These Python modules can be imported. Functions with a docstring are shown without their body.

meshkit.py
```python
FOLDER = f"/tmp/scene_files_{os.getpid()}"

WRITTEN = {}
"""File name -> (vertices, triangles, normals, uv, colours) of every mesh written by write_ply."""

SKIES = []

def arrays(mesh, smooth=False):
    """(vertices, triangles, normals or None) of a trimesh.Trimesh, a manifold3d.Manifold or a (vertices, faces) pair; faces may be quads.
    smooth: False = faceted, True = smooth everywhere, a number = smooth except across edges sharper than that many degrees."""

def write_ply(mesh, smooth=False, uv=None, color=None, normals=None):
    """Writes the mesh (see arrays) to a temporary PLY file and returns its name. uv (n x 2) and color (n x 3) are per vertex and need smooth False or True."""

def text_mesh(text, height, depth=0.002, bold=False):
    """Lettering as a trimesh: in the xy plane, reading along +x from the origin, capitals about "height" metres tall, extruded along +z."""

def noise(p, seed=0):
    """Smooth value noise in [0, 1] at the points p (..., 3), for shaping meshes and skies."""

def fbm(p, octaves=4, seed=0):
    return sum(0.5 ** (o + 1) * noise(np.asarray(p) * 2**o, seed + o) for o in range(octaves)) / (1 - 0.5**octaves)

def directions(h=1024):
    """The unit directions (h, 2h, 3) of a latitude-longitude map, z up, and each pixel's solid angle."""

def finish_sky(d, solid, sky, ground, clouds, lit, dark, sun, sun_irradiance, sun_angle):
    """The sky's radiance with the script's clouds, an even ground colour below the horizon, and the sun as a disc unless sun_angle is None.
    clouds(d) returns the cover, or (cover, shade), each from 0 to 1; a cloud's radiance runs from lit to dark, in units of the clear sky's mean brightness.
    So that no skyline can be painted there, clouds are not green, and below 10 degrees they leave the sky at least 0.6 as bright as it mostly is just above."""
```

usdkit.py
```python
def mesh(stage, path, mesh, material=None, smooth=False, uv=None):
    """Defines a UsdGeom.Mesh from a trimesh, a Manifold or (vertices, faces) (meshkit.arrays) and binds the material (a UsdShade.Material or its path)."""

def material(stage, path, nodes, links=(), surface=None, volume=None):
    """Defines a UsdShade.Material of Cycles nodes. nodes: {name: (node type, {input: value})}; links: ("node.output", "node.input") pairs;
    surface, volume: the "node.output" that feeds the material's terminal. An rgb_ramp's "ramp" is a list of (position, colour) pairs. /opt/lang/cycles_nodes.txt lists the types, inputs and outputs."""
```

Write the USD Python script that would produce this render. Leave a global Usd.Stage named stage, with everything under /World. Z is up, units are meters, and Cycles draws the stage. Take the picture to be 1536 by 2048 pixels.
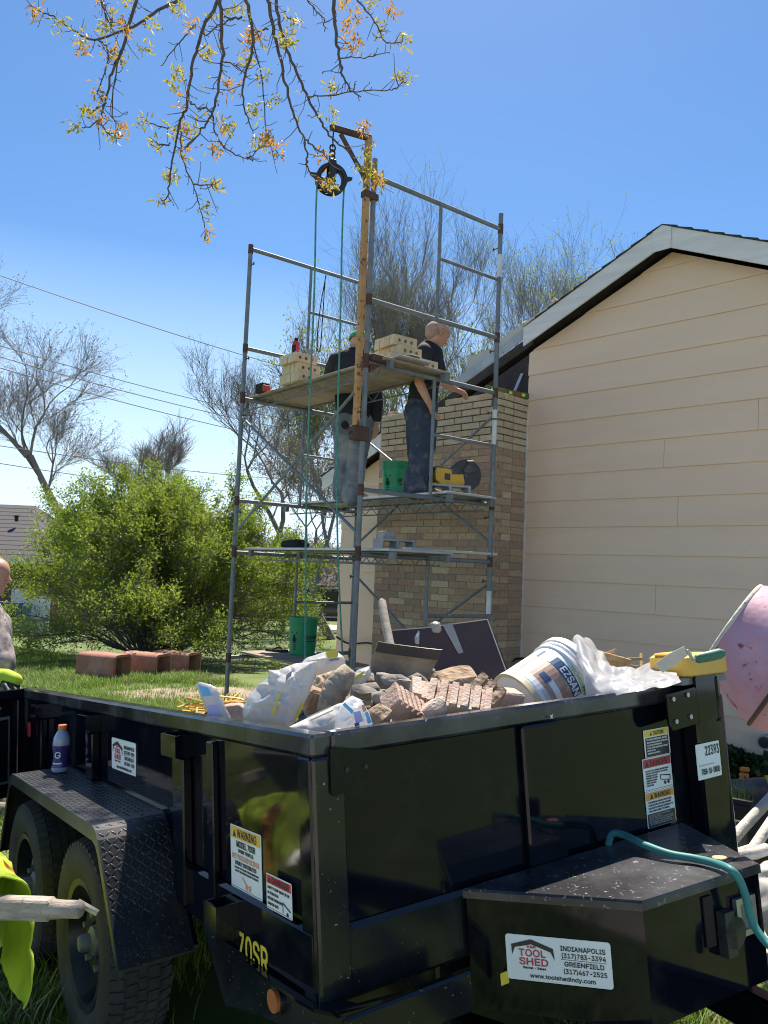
import math, random
import numpy as np, trimesh, manifold3d as m3
from shapely.geometry import Polygon, box as sbox
from shapely import affinity
import usdkit, meshkit
from pxr import Usd, UsdGeom, UsdLux, UsdShade, Gf, Sdf, Vt

stage = Usd.Stage.CreateInMemory()
UsdGeom.SetStageUpAxis(stage, 'Z'); UsdGeom.SetStageMetersPerUnit(stage, 1.0)
UsdGeom.Xform.Define(stage, '/World'); UsdGeom.Scope.Define(stage, '/World/Looks')
V = np.array
# ------------------------------------------------------------------ camera, sky, sun, exposure
EYE, FPX, PITCH, ROLL = V([0, 0, 1.57]), 1620.0, 0.0720, 0.0415
SUN_EL, SUN_AZ = math.radians(60), math.radians(3)
SKY_STRENGTH, SUN_INT, EXPOSURE = 0.075, 1.25, 1.05
CP_, SP_, CR_, SR_ = math.cos(PITCH), math.sin(PITCH), math.cos(ROLL), math.sin(ROLL)
_u, _f = V([0, -SP_, CP_]), V([0, CP_, SP_])
_right, _up = CR_ * V([1, 0, 0]) + SR_ * _u, -SR_ * V([1, 0, 0]) + CR_ * _u
def mat4(x, y, z, o):
    return Gf.Matrix4d(*map(float, (*x, 0, *y, 0, *z, 0, *o, 1)))
cam = UsdGeom.Camera.Define(stage, '/World/camera')
cam.AddTransformOp().Set(mat4(_right, _up, -_f, EYE))
cam.CreateHorizontalApertureAttr(36.0); cam.CreateVerticalApertureAttr(48.0)
cam.CreateFocalLengthAttr(36.0 * FPX / 1536)
cam.CreateClippingRangeAttr(Gf.Vec2f(0.05, 5000)); cam.CreateExposureAttr(EXPOSURE)
SUN = V([math.sin(SUN_AZ) * math.cos(SUN_EL), math.cos(SUN_AZ) * math.cos(SUN_EL), math.sin(SUN_EL)])
dome = UsdLux.DomeLight.Define(stage, '/World/sky')
sky = usdkit.material(stage, '/World/Looks/sky', {
    't': ('sky_texture', {'sky_type': 'single_scattering', 'sun_disc': False, 'sun_elevation': SUN_EL, 'sun_rotation': SUN_AZ, 'altitude': 250.0, 'air_density': 1.0, 'aerosol_density': 0.35, 'ozone_density': 3.0}),
    'h': ('hsv', {'saturation': 1.22, 'value': 1.0}), 'b': ('background_shader', {'strength': SKY_STRENGTH}),
    'g': ('texture_coordinate', {}), 'z': ('separate_xyz', {}), 'r': ('rgb_ramp', {'ramp': [(0.0, (.95, .95, .95)), (.06, (.8, .8, .8)), (.36, (0, 0, 0))]}), 'm': ('mix', {'mix_type': 'mix', 'color2': (6.2, 7.6, 9.0)})},
    [('t.color', 'h.color'), ('g.generated', 'z.vector'), ('z.z', 'r.fac'), ('r.color', 'm.fac'), ('h.color', 'm.color1'), ('m.color', 'b.color')], surface='b.background')
UsdShade.MaterialBindingAPI.Apply(dome.GetPrim()).Bind(sky)
dome.GetPrim().SetCustomDataByKey('kind', 'structure')
sunl = UsdLux.DistantLight.Define(stage, '/World/sun')
sunl.CreateIntensityAttr(SUN_INT); sunl.CreateAngleAttr(0.53); sunl.CreateNormalizeAttr(True); sunl.CreateColorAttr(Gf.Vec3f(1, .91, .79))
_sx = np.cross([0, 1, 0], SUN); _sx /= np.linalg.norm(_sx)
sunl.AddTransformOp().Set(mat4(_sx, np.cross(SUN, _sx), SUN, (0, 0, 30)))

# ------------------------------------------------------------------ helpers
def ray(px, py):
    X, Y = px - 768., py - 1024.
    X, Y = X * CR_ + Y * SR_, -X * SR_ + Y * CR_
    x, u = X / FPX, -Y / FPX
    return V([x, CP_ - u * SP_, SP_ + u * CP_])
def at(px, py, Y):
    "the point at distance Y ahead that the photograph shows at px, py"
    r = ray(px, py); return EYE + r * (Y / r[1])
def atz(px, py, z):
    r = ray(px, py); return EYE + r * ((z - EYE[2]) / r[2])
rng = np.random.default_rng(7); random.seed(7)
class Frame:
    def __init__(s, o, x, y, z): s.o, s.M = V(o, float), np.c_[x, y, z].astype(float)
    def w(s, p): return s.o + np.asarray(p, float) @ s.M.T
    def l(s, p): return (np.asarray(p, float) - s.o) @ s.M
    def hit(s, px, py, axis, val):
        r = ray(px, py); n = s.M[:, axis]
        return s.l(EYE + r * ((val + n @ s.o - n @ EYE) / (n @ r)))
    def mat(s): return mat4(s.M[:, 0], s.M[:, 1], s.M[:, 2], s.o)
_names = {}
def numbered(path):
    n = _names.get(path, 0); _names[path] = n + 1
    return path if n == 0 else f'{path}_{n:03d}'
def tag(p, label=None, cat=None, group=None, kind=None):
    for k, v in (('label', label), ('category', cat), ('group', group), ('kind', kind)):
        if v: p.SetCustomDataByKey(k, v)
    return p
def thing(name, label=None, cat=None, group=None, loc=None, rotz=0, mat=None, parent='/World', kind=None):
    x = UsdGeom.Xform.Define(stage, numbered(f'{parent}/{name}'))
    if mat is not None: x.AddTransformOp().Set(mat)
    elif loc is not None:
        x.AddTranslateOp().Set(Gf.Vec3d(*map(float, loc)))
        if rotz: x.AddRotateZOp().Set(math.degrees(rotz))
    return tag(x.GetPrim(), label, cat, group, kind)
def obj(name, mesh, mat, parent='/World', smooth=False, uv=None):
    if not isinstance(parent, str): parent = str(parent.GetPath())
    if isinstance(mesh, list): mesh = join(mesh)
    return usdkit.mesh(stage, numbered(f'{parent}/{name}'), mesh, mat, smooth, uv).GetPrim()
def join(ms):
    return trimesh.util.concatenate([tm(m) for m in ms])
def tm(m):
    if isinstance(m, trimesh.Trimesh): return m
    v, f, _ = meshkit.arrays(m); return trimesh.Trimesh(v, f, process=False)
def bx(a, b):
    "box between two corners"
    a, b = V(a, float), V(b, float); lo, hi = np.minimum(a, b), np.maximum(a, b)
    m = trimesh.creation.box(hi - lo); m.apply_translation((lo + hi) / 2); return m
def rbx(a, b, r=.006):
    "box with chamfered edges"
    a, b = V(a, float), V(b, float); lo, hi = np.minimum(a, b), np.maximum(a, b)
    r = min(r, *(.45 * (hi - lo)))
    pts = []
    for sx in (0, 1):
        for sy in (0, 1):
            for sz in (0, 1):
                c = np.where([sx, sy, sz], hi, lo); s = np.where([sx, sy, sz], -1, 1) * r
                for k in range(3):
                    q = c + s; q[k] = c[k]; pts.append(q)
    return trimesh.convex.convex_hull(V(pts))
def basis(d):
    d = V(d, float); d = d / np.linalg.norm(d)
    a = np.cross(d, [0, 0, 1.]) if abs(d[2]) < .95 else np.cross(d, [1., 0, 0])
    a /= np.linalg.norm(a); return a, np.cross(d, a), d
def tube(pts, r, n=8, cap=True):
    p = np.asarray(pts, float); r = np.broadcast_to(r, (len(p),)).astype(float)
    t = np.gradient(p, axis=0) if len(p) > 2 else np.repeat((p[1:] - p[:1]), 2, 0)
    t /= np.linalg.norm(t, axis=1, keepdims=True) + 1e-12
    a, b, _ = basis(t[0]); V_, F_ = [], []
    ang = np.arange(n) * 2 * np.pi / n
    for i in range(len(p)):
        a = a - t[i] * (a @ t[i]); a /= np.linalg.norm(a) + 1e-12; b = np.cross(t[i], a)
        V_.append(p[i] + r[i] * (np.cos(ang)[:, None] * a + np.sin(ang)[:, None] * b))
    for i in range(len(p) - 1):
        for j in range(n):
            q = [i * n + j, i * n + (j + 1) % n, (i + 1) * n + (j + 1) % n, (i + 1) * n + j]
            F_ += [[q[0], q[1], q[2]], [q[0], q[2], q[3]]]
    v = np.vstack(V_)
    if cap:
        k = len(v); v = np.vstack([v, p[0], p[-1]])
        for j in range(n):
            F_ += [[k, (j + 1) % n, j], [k + 1, (len(p) - 1) * n + j, (len(p) - 1) * n + (j + 1) % n]]
    return trimesh.Trimesh(v, V(F_), process=False)
def spline(pts, n=8):
    "Catmull-Rom through pts"
    p = np.asarray(pts, float); p = np.vstack([2 * p[0] - p[1], p, 2 * p[-1] - p[-2]]); out = []
    for i in range(1, len(p) - 2):
        for t in np.linspace(0, 1, n, endpoint=False):
            a, b, c, d = p[i - 1:i + 3]
            out.append(.5 * (2 * b + (c - a) * t + (2 * a - 5 * b + 4 * c - d) * t * t + (3 * b - a - 3 * c + d) * t ** 3))
    return V(out + [p[-2]])
def bar(p0, p1, w, h, up=(0, 0, 1)):
    "rectangular bar between two points"
    p0, p1 = V(p0, float), V(p1, float); d = p1 - p0; L = np.linalg.norm(d); d /= L
    s = np.cross(d, up); s /= np.linalg.norm(s); u = np.cross(s, d)
    m = rbx((-w / 2, 0, -h / 2), (w / 2, L, h / 2), min(w, h) * .12)
    m.vertices = p0 + m.vertices @ np.c_[s, d, u].T; return m
def prism(pts, z0, z1):
    m = trimesh.creation.extrude_polygon(Polygon(pts), z1 - z0); m.apply_translation((0, 0, z0)); return m
def place(m, o, x, y, z):
    m = m.copy(); m.vertices = V(o, float) + m.vertices @ np.c_[x, y, z].T.astype(float)
    if np.linalg.det(np.c_[x, y, z].astype(float)) < 0: m.invert()
    return m
def rot(m, axis, deg, about=(0, 0, 0)):
    m = m.copy(); m.apply_transform(trimesh.transformations.rotation_matrix(math.radians(deg), axis, about)); return m
def move(m, *d):
    m = m.copy(); m.apply_translation(d if len(d) == 3 else d[0]); return m
def lathe(prof, n=24, cap=False):
    m = trimesh.creation.revolve(V(prof, float), sections=n); return m
def disp(m, amp, freq, seed=0, ridged=False):
    m = m.copy(); n = m.vertex_normals.copy()
    d = meshkit.fbm(m.vertices * freq + seed * 7.3)
    d = np.asarray(d).reshape(-1)
    if ridged: d = .5 - np.abs(d)
    m.vertices = m.vertices + n * (d * amp)[:, None]; return m
def hull(pts): return trimesh.convex.convex_hull(V(pts))
def rock(c, r, seed, squash=(1, 1, 1)):
    g = np.random.default_rng(seed); p = g.normal(size=(14, 3)); p /= np.linalg.norm(p, axis=1, keepdims=True)
    p *= g.uniform(.7, 1.1, (14, 1)); return hull(V(c) + p * r * V(squash))
def text(s, h, w=None, bold=True, depth=.0008, center=False):
    "lettering with capitals h tall, squeezed to width w"
    m = meshkit.text_mesh(s, h, depth, bold).copy(); e = m.bounds
    m.apply_translation((-e[0][0], 0, 0))
    if w: m.vertices[:, 0] *= w / (e[1][0] - e[0][0])
    if center: m.vertices[:, 0] -= m.bounds[1][0] / 2
    return m
# ------------------------------------------------------------------ materials
def mat(name, col, rough=.5, var=.25, scale=6, col2=None, bump=0, bscale=40, metal=0, spec=.5, coat=0, specks=None, transl=0, rand=0, detail=4, fade=None, speckscale=90, aniso=None, dusty=None):
    "principled with noise in the colour; specks = (colour, amount); dusty = (colour, amount) broad patches"
    p = f'/World/Looks/{name}'; col = V(col, float); col2 = V(col2, float) if col2 is not None else col * (1 - var)
    N = {'tc': ('texture_coordinate', {}), 'n': ('noise_texture', {'scale': scale, 'detail': detail, 'roughness': .6}),
         'r': ('rgb_ramp', {'ramp': [(.32, tuple(col2)), (.68, tuple(col))]}),
         'p': ('principled_bsdf', {'roughness': rough, 'metallic': metal, 'specular_ior_level': spec, 'coat_weight': coat, 'coat_roughness': .05})}
    L = [('n.fac', 'r.fac')]; src = 'r.color'; vec = 'tc.object'
    if aniso:
        N['mp'] = ('mapping', {'scale': aniso}); L.append(('tc.object', 'mp.vector')); vec = 'mp.vector'
    L.append((vec, 'n.vector'))
    if rand:
        N['oi'] = ('object_info', {}); N['mr'] = ('map_range', {'to_min': 1 - rand, 'to_max': 1 + rand}); N['h'] = ('hsv', {})
        L += [('oi.random', 'mr.value'), ('mr.result', 'h.value'), (src, 'h.color')]; src = 'h.color'
    for key, sc, s in (('d', scale * .35 + 1, dusty), ('s', speckscale, specks)):
        if s:
            N[key + 'n'] = ('noise_texture', {'scale': sc, 'detail': 3 if key == 's' else 6, 'roughness': .65})
            t = .5 + (.5 - s[1]) * .5
            N[key + 'r'] = ('rgb_ramp', {'ramp': [(max(0, t - (.02 if key == 's' else .12)), (0, 0, 0)), (min(1, t + (.03 if key == 's' else .12)), (1, 1, 1))]})
            N[key + 'm'] = ('mix', {'mix_type': 'mix', 'color2': tuple(s[0])})
            L += [('tc.object', key + 'n.vector'), (key + 'n.fac', key + 'r.fac'), (key + 'r.color', key + 'm.fac'), (src, key + 'm.color1')]; src = key + 'm.color'
            if len(s) > 2:
                N[key + 'q'] = ('map_range', {'to_min': rough, 'to_max': s[2]}); L += [(key + 'r.color', key + 'q.value'), (key + 'q.result', 'p.roughness')]
    L.append((src, 'p.base_color')); out = 'p.BSDF'
    if bump:
        N['bn'] = ('noise_texture', {'scale': bscale, 'detail': 4}); N['b'] = ('bump', {'strength': min(1, bump), 'distance': .004 * max(1, bump)})
        L += [(vec, 'bn.vector'), ('bn.fac', 'b.height'), ('b.normal', 'p.normal')]
    if transl:
        N['tl'] = ('translucent_bsdf', {}); N['mx'] = ('mix_closure', {'fac': transl}); L += [(src, 'tl.color'), ('p.BSDF', 'mx.closure1'), ('tl.BSDF', 'mx.closure2')]; out = 'mx.closure'
    return usdkit.material(stage, p, N, L, surface=out)
# ------------------------------------------------------------------ frames of the large things
TH, TA = .772, .662
HF = Frame((1.472, 8.41, 0), (math.sin(TH), -math.cos(TH), 0), (math.cos(TH), math.sin(TH), 0), (0, 0, 1))     # along the gable wall, into the house, up
SF = Frame((-.199, 6.6, 0), (math.cos(TA), math.sin(TA), 0), (-math.sin(TA), math.cos(TA), 0), (0, 0, 1))      # towards the house, along the bay, up
_tv, _tu = V([.81580314, .57722095, .035794]), V([-.57134156, .8139928, -.10480717])
TF = Frame((-.150, 1.993, 1.168), _tv, _tu, np.cross(_tv, _tu))                                                # right, rear, up; origin at the near rim corner
def gz(x, y):
    x, y = np.asarray(x, float), np.asarray(y, float)
    far = np.interp(y, [-300, 11, 14.8, 27, 50, 300], [0, 0, -.2, -1.05, -1.4, -3])
    dip = -.07 * np.exp(-(((x + 1.75) / .8) ** 2 + ((y - 3.75) / .8) ** 2))
    return far + dip
M = {}
M['soil'] = mat('lawn_soil', (.11, .16, .03), .95, scale=1.6, col2=(.075, .115, .022), bump=1, bscale=30, dusty=((.16, .14, .075), .25))
M['grass'] = mat('grass_blade', (.20, .31, .035), .55, scale=.7, col2=(.125, .22, .028), transl=.35, rand=.3)
M['grass_dry'] = mat('grass_dry', (.36, .31, .16), .7, scale=3, transl=.2, rand=.3)
M['dirt'] = mat('dirt', (.33, .27, .19), .95, scale=5, col2=(.2, .16, .11), bump=1.5, bscale=25)
M['concrete'] = mat('concrete', (.5, .47, .42), .9, scale=4, col2=(.36, .34, .3), bump=.8, bscale=60, specks=((.2, .18, .15), .2))
M['siding'] = mat('siding_paint', (.77, .555, .395), .6, scale=2.2, col2=(.72, .52, .37), bump=.25, bscale=70, aniso=(.35, 2, 2), specks=((.5, .45, .38), .05), speckscale=30)
M['white_trim'] = mat('white_trim', (.72, .68, .64), .6, scale=5, col2=(.58, .55, .52), bump=.3, bscale=30, aniso=(.3, 3, 3))
M['shingle'] = mat('shingle', (.05, .048, .046), .9, scale=20, col2=(.03, .03, .03), bump=1, bscale=90)
M['dark_wood'] = mat('dark_wood', (.05, .04, .033), .85, scale=6, col2=(.025, .02, .018), bump=.5)
M['sheath'] = mat('sheathing', (.045, .036, .034), .9, scale=7, col2=(.022, .018, .018), bump=.8, specks=((.13, .1, .09), .12))
M['ply'] = mat('plywood', (.34, .275, .205), .8, scale=3, col2=(.21, .165, .125), bump=.4, aniso=(.5, 6, 6), dusty=((.12, .09, .06), .25))
M['ply_pale'] = mat('plywood_pale', (.55, .52, .45), .8, scale=3, col2=(.45, .42, .36), bump=.3)
M['mortar'] = mat('mortar', (.27, .215, .16), .95, scale=20, bump=1, bscale=150)
M['mortar_dark'] = mat('mortar_fresh', (.10, .078, .06), .95, scale=20, bump=1, bscale=150)
_bc = [(.50, .345, .215), (.45, .30, .185), (.41, .275, .185), (.37, .26, .19), (.60, .47, .30), (.52, .37, .235), (.43, .26, .185)]
for i, c in enumerate(_bc):
    M[f'brick{i}'] = mat(f'old_brick_{i}', c, .9, scale=28, col2=tuple(k * .72 for k in c), bump=1.2, bscale=110, specks=((.12, .08, .06), .12), speckscale=120)
for i, c in enumerate([(.57, .445, .29), (.53, .41, .265), (.60, .475, .32)]):
    M[f'newbrick{i}'] = mat(f'new_brick_{i}', c, .9, scale=22, col2=tuple(k * .78 for k in c), bump=1, bscale=100, specks=((.25, .18, .1), .1), speckscale=120)
M['stack'] = mat('stack_brick', (.64, .50, .32), .88, scale=15, col2=(.52, .40, .25), bump=.8, bscale=100, rand=.10)
M['hole'] = mat('core_hole', (.02, .016, .012), .95)
# ------------------------------------------------------------------ ground
def grid(xs, ys, zf):
    X, Y = np.meshgrid(xs, ys); v = np.c_[X.ravel(), Y.ravel(), zf(X, Y).ravel()]; n = len(xs)
    i = (np.arange(len(ys) - 1)[:, None] * n + np.arange(n - 1)).ravel()
    return trimesh.Trimesh(v, np.vstack([np.c_[i, i + 1, i + n + 1], np.c_[i, i + n + 1, i + n]]), process=False)
_s = np.sign(np.linspace(-1, 1, 161)) * np.abs(np.linspace(-1, 1, 161)) ** 3
tag(obj('ground', grid(_s * 400, 8 + _s * 400, lambda x, y: gz(x, y) + .025 * (meshkit.fbm(np.stack([x, y, 0 * x], -1) * 1.3) - .5) * (np.hypot(x, y - 8) < 40)), M['soil'], smooth=True), kind='structure')
def patch(name, c, rx, ry, m, seed, dz=.012, ang=0):
    t = np.linspace(0, 2 * np.pi, 48, endpoint=False); rr = 1 + .5 * (meshkit.fbm(np.c_[np.cos(t), np.sin(t), 0 * t] * 1.7 + seed) - .5)
    P = [V([[c[0], c[1]]])]
    for k in (.35, .7, 1):
        x, y = rx * rr * k * np.cos(t), ry * rr * k * np.sin(t); P.append(np.c_[c[0] + x * math.cos(ang) - y * math.sin(ang), c[1] + x * math.sin(ang) + y * math.cos(ang)])
    P = np.vstack(P); F = [[0, 1 + i, 1 + (i + 1) % 48] for i in range(48)]
    for k in (0, 1):
        a = 1 + 48 * k
        for i in range(48):
            j = (i + 1) % 48; F += [[a + i, a + 48 + i, a + 48 + j], [a + i, a + 48 + j, a + j]]
    z = gz(P[:, 0], P[:, 1]) + dz + .012 * meshkit.fbm(np.c_[P, 0 * P[:, :1]] * 6 + seed); z[-48:] -= .03
    return tag(obj(name, trimesh.Trimesh(np.c_[P, z], V(F), process=False), m, smooth=True), kind='structure')
patch('dirt_patch', (-1.7, 9.9), 1.7, .75, M['dirt'], 3, ang=.3)
patch('dirt_patch', (1.3, 6.3), 2.6, .9, M['dirt'], 9, ang=-.75)
tag(obj('concrete_pad', place(rbx((-4.2, -.6, -.1), (3.0, 1.75, .03), .01), HF.w((1.9, -2.95, 0)), HF.M[:, 0], HF.M[:, 1], (0, 0, 1)), M['concrete']), kind='structure')
tag(obj('driveway', rbx((-9, -14, -.1), (2.2, .2, .025), .01), M['concrete']), kind='structure')
# ------------------------------------------------------------------ tan house with the gable wall
XR, ZA, SL = 1.567, 4.80, .44          # ridge, height of the roof's top at the gable, slope
roofz = lambda x: ZA - SL * abs(x - XR)
house = thing('tan_house', 'tan lap-sided house with white gable fascia behind the scaffold', 'house', mat=HF.mat())
XL, XE = -2.88, 2 * XR + 2.88
gable = Polygon([(XL, .2), (XE, .2), (XE, roofz(XE) - .20), (XR, roofz(XR) - .19), (XL, roofz(XL) - .19)])
cut = sbox(-1.73, 0, -.004, 9)
hm = V([[XL, .012, 0], [XE, .012, 0]])
body = prism(np.array(gable.exterior.coords)[:-1], 0, 9.5)      # built in x, z then stood up
def stand(m, y0=0):
    "an extrusion drawn in (x, z) with depth along +y"
    m = m.copy(); v = m.vertices; m.vertices = np.c_[v[:, 0], y0 + v[:, 2], v[:, 1]]; m.invert(); return m
obj('wall', stand(body, .02), M['dark_wood'], house)
obj('foundation', bx((XL + .02, .03, -.5), (XE - .02, 9.4, .2)), M['concrete'], house)
g = np.random.default_rng(3)
k = 0; z = .201
while z < 4.6:
    off = g.uniform(.4, 3.4); xs = [XL] + [x for x in (XL + off + 3.66 * np.arange(4)) if XL + .3 < x < XE - .3] + [XE]
    for a, b in zip(xs[:-1], xs[1:]):
        p = sbox(a + .0015, z + .004, b - .0015, z + .267 + .02).intersection(gable).difference(cut)
        for q in getattr(p, 'geoms', [p]):
            if q.is_empty or q.area < .002: continue
            m = stand(trimesh.creation.extrude_polygon(q, .009, engine='earcut'), -.009); v = m.vertices
            v[:, 1] -= .013 * np.clip((z + .287 - v[:, 2]) / .283, 0, 1) - .010 + .003; m.vertices = v
            obj('siding_board', m, M['siding'], house)
    z += .267
obj('sheathing', stand(prism([(-1.76, .1), (.0, .1), (.0, roofz(0) - .2), (-1.76, roofz(-1.76) - .2)], 0, .02), -.0035), M['sheath'], house)
obj('house_wrap', bx((-.004, -.02, .5), (.012, -.0105, 3.3)), M['white_trim'], house)
# roof planes, cut back behind the chimney, and the fascia boards
def roof_plane(x0, x1, y0, y1, t=.1, dz=0):
    v = []
    for x in (x0, x1):
        for y in (y0, y1):
            for d in (0, -t): v.append((x, y, roofz(x) + dz + d))
    return hull(v)
obj('roof', [roof_plane(XL - .2, -1.76, -.184, 9.8), roof_plane(-1.76, .055, .0, 9.8), roof_plane(.055, XR, -.184, 9.8), roof_plane(XR, XE + .2, -.184, 9.8)], M['dark_wood'], house)
sh = []
for x0, x1, y0 in ((XL - .22, -1.74, -.215), (-1.74, .2, .05), (.2, XR, -.215), (XE + .22, XR, -.215)):
    n = max(1, int(abs(x1 - x0) / .14)); e = np.linspace(x0, x1, n + 1)
    for a, b in zip(e[:-1], e[1:]):
        v = []
        for y in (y0, 9.82): v += [(a, y, roofz(a) + .024), (b, y, roofz(b) + .010), (a, y, roofz(a) + .004), (b, y, roofz(b) + .002)]
        sh.append(hull(v))
obj('shingles', sh, M['shingle'], house)
def fascia(x0, x1, h=.192, y=-.204):
    return hull([(x, yy, roofz(x) + d) for x in (x0, x1) for yy in (y, y + .019) for d in (.0, -h)])
obj('fascia', fascia(.055, XR - .001), M['white_trim'], house)
obj('fascia', fascia(XR + .001, XE + .2), M['white_trim'], house)
obj('fascia', fascia(XL - .19, -1.76), M['white_trim'], house)
obj('fascia_cap', hull([(x, -.210, z) for x, z in ((XR - .09, roofz(XR - .09)), (XR, ZA + .002), (XR + .09, roofz(XR + .09)), (XR + .085, roofz(XR) - .235), (XR, ZA - .205), (XR - .085, roofz(XR) - .235))] + [(XR, -.2045, ZA - .1)]), M['white_trim'], house)
obj('roof_edge_board', [hull([(x, y, roofz(x) + d) for x in (-1.75, .05) for y in (-.03, -.004) for d in (-.02, -.13)])], M['dark_wood'], house)
M['flash'] = mat('flashing_metal', (.42, .43, .44), .45, scale=5, col2=(.3, .31, .32), metal=.3)
ck = lambda pts, y0, y1: stand(trimesh.creation.extrude_polygon(Polygon(pts), y1 - y0, engine='earcut'), y0)
obj('roof_cricket', [ck([(-.97, 4.06), (-.5, 4.12), (-.5, 3.87), (-.95, 3.66)], .12, .14)], M['ply_pale'], house)
obj('roof_cricket', [ck([(-.56, 4.11), (-.13, 4.30), (-.11, 4.16), (-.42, 4.01)], .06, .08)], M['ply_pale'], house)
for a, b in ((-.95, -.62), (-.6, -.33), (-.31, -.02)):
    obj('step_flashing', hull([(x, y, roofz(x) + d) for x in (a, b) for y in (-.05, -.046) for d in (-.02, .1)]), M['flash'], house)
lb = thing('loose_roof_board', 'pale offcut lying on the cut roof edge above the fascia end', 'board', mat=HF.mat())
obj('board', [hull([(x, y, roofz(x) + d) for x in (.06, .40) for y in (-.19, -.09) for d in (.03, .055)])], M['ply_pale'], lb)
tag(obj('roof_rubble', [place(rock((0, 0, 0), .05, 5, (1.5, 1, .8)), HF.w((.40, -.12, roofz(.40) + .085)), (1, 0, 0), (0, 1, 0), (0, 0, 1))], M['stack']), 'tan brick fragment resting on the roof edge shingles', 'brick piece')
tag(obj('roof_rubble', [place(rock((0, 0, 0), .055, 6, (1.3, 1, .8)), HF.w((.03, -.1, roofz(.03) + .08)), (1, 0, 0), (0, 1, 0), (0, 0, 1))], M['ply_pale']), 'white crumpled lump lying at the end of the cut fascia', 'debris')
tag(obj('wall_cable', tube(spline([HF.w(p) for p in ((-2.86, -.03, .7), (-2.6, -.04, .64), (-2.2, -.05, .68), (-1.9, -.06, .6), (-1.76, -.1, .56))]), .011, 6), M['hole']), 'black cable sagging along the siding left of the chimney', 'cable')
tag(obj('wall_cable', tube(spline([HF.w(p) for p in ((-.02, -.3, .60), (.02, -.1, .73), (.3, -.05, .7), (.9, -.05, .52), (1.3, -.05, .46))]), .012, 6), M['hole']), 'black cable along the siding right of the chimney', 'cable')
# ------------------------------------------------------------------ brick chimney being relaid
chim = thing('brick_chimney', 'wide tan and brown brick chimney being rebuilt against the gable wall', 'chimney', mat=HF.mat())
CW, CD, CH, Z0 = 1.71, .5, .0717, .055
NEWK = 40            # from this course up the bricks are new and the joints raked deep
pieces = []
def brick(x0, x1, y0, y1, k, face):
    new = k >= NEWK - (1 if face == 'side' else 0) + (1 if (face == 'front' and x1 < -1.1 and g.random() < .3) else 0)
    jt = .0125 if new else .0075
    d = g.uniform(-.002, .002, 2)
    a = V([x0 + jt / 2, y0 + (jt / 2 if face == 'side' else d[0]), Z0 + k * CH + jt / 2]); b = V([x1 - jt / 2 if face == 'front' else x1 + d[0], y1 - (jt / 2 if face == 'side' else 0), Z0 + (k + 1) * CH - jt / 2])
    m = rbx(a, b, .0022) if new else bx(a, b)
    m.vertices += g.uniform(-.0012, .0012, m.vertices.shape)
    mm = M[f'newbrick{g.integers(3)}'] if new else M['brick%d' % g.choice(7, p=[.2, .22, .16, .14, .07, .13, .08])]
    pieces.append((k + (.5 if face == 'side' else 0) - (.3 if x1 < -1.3 else 0), m, mm))
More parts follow.
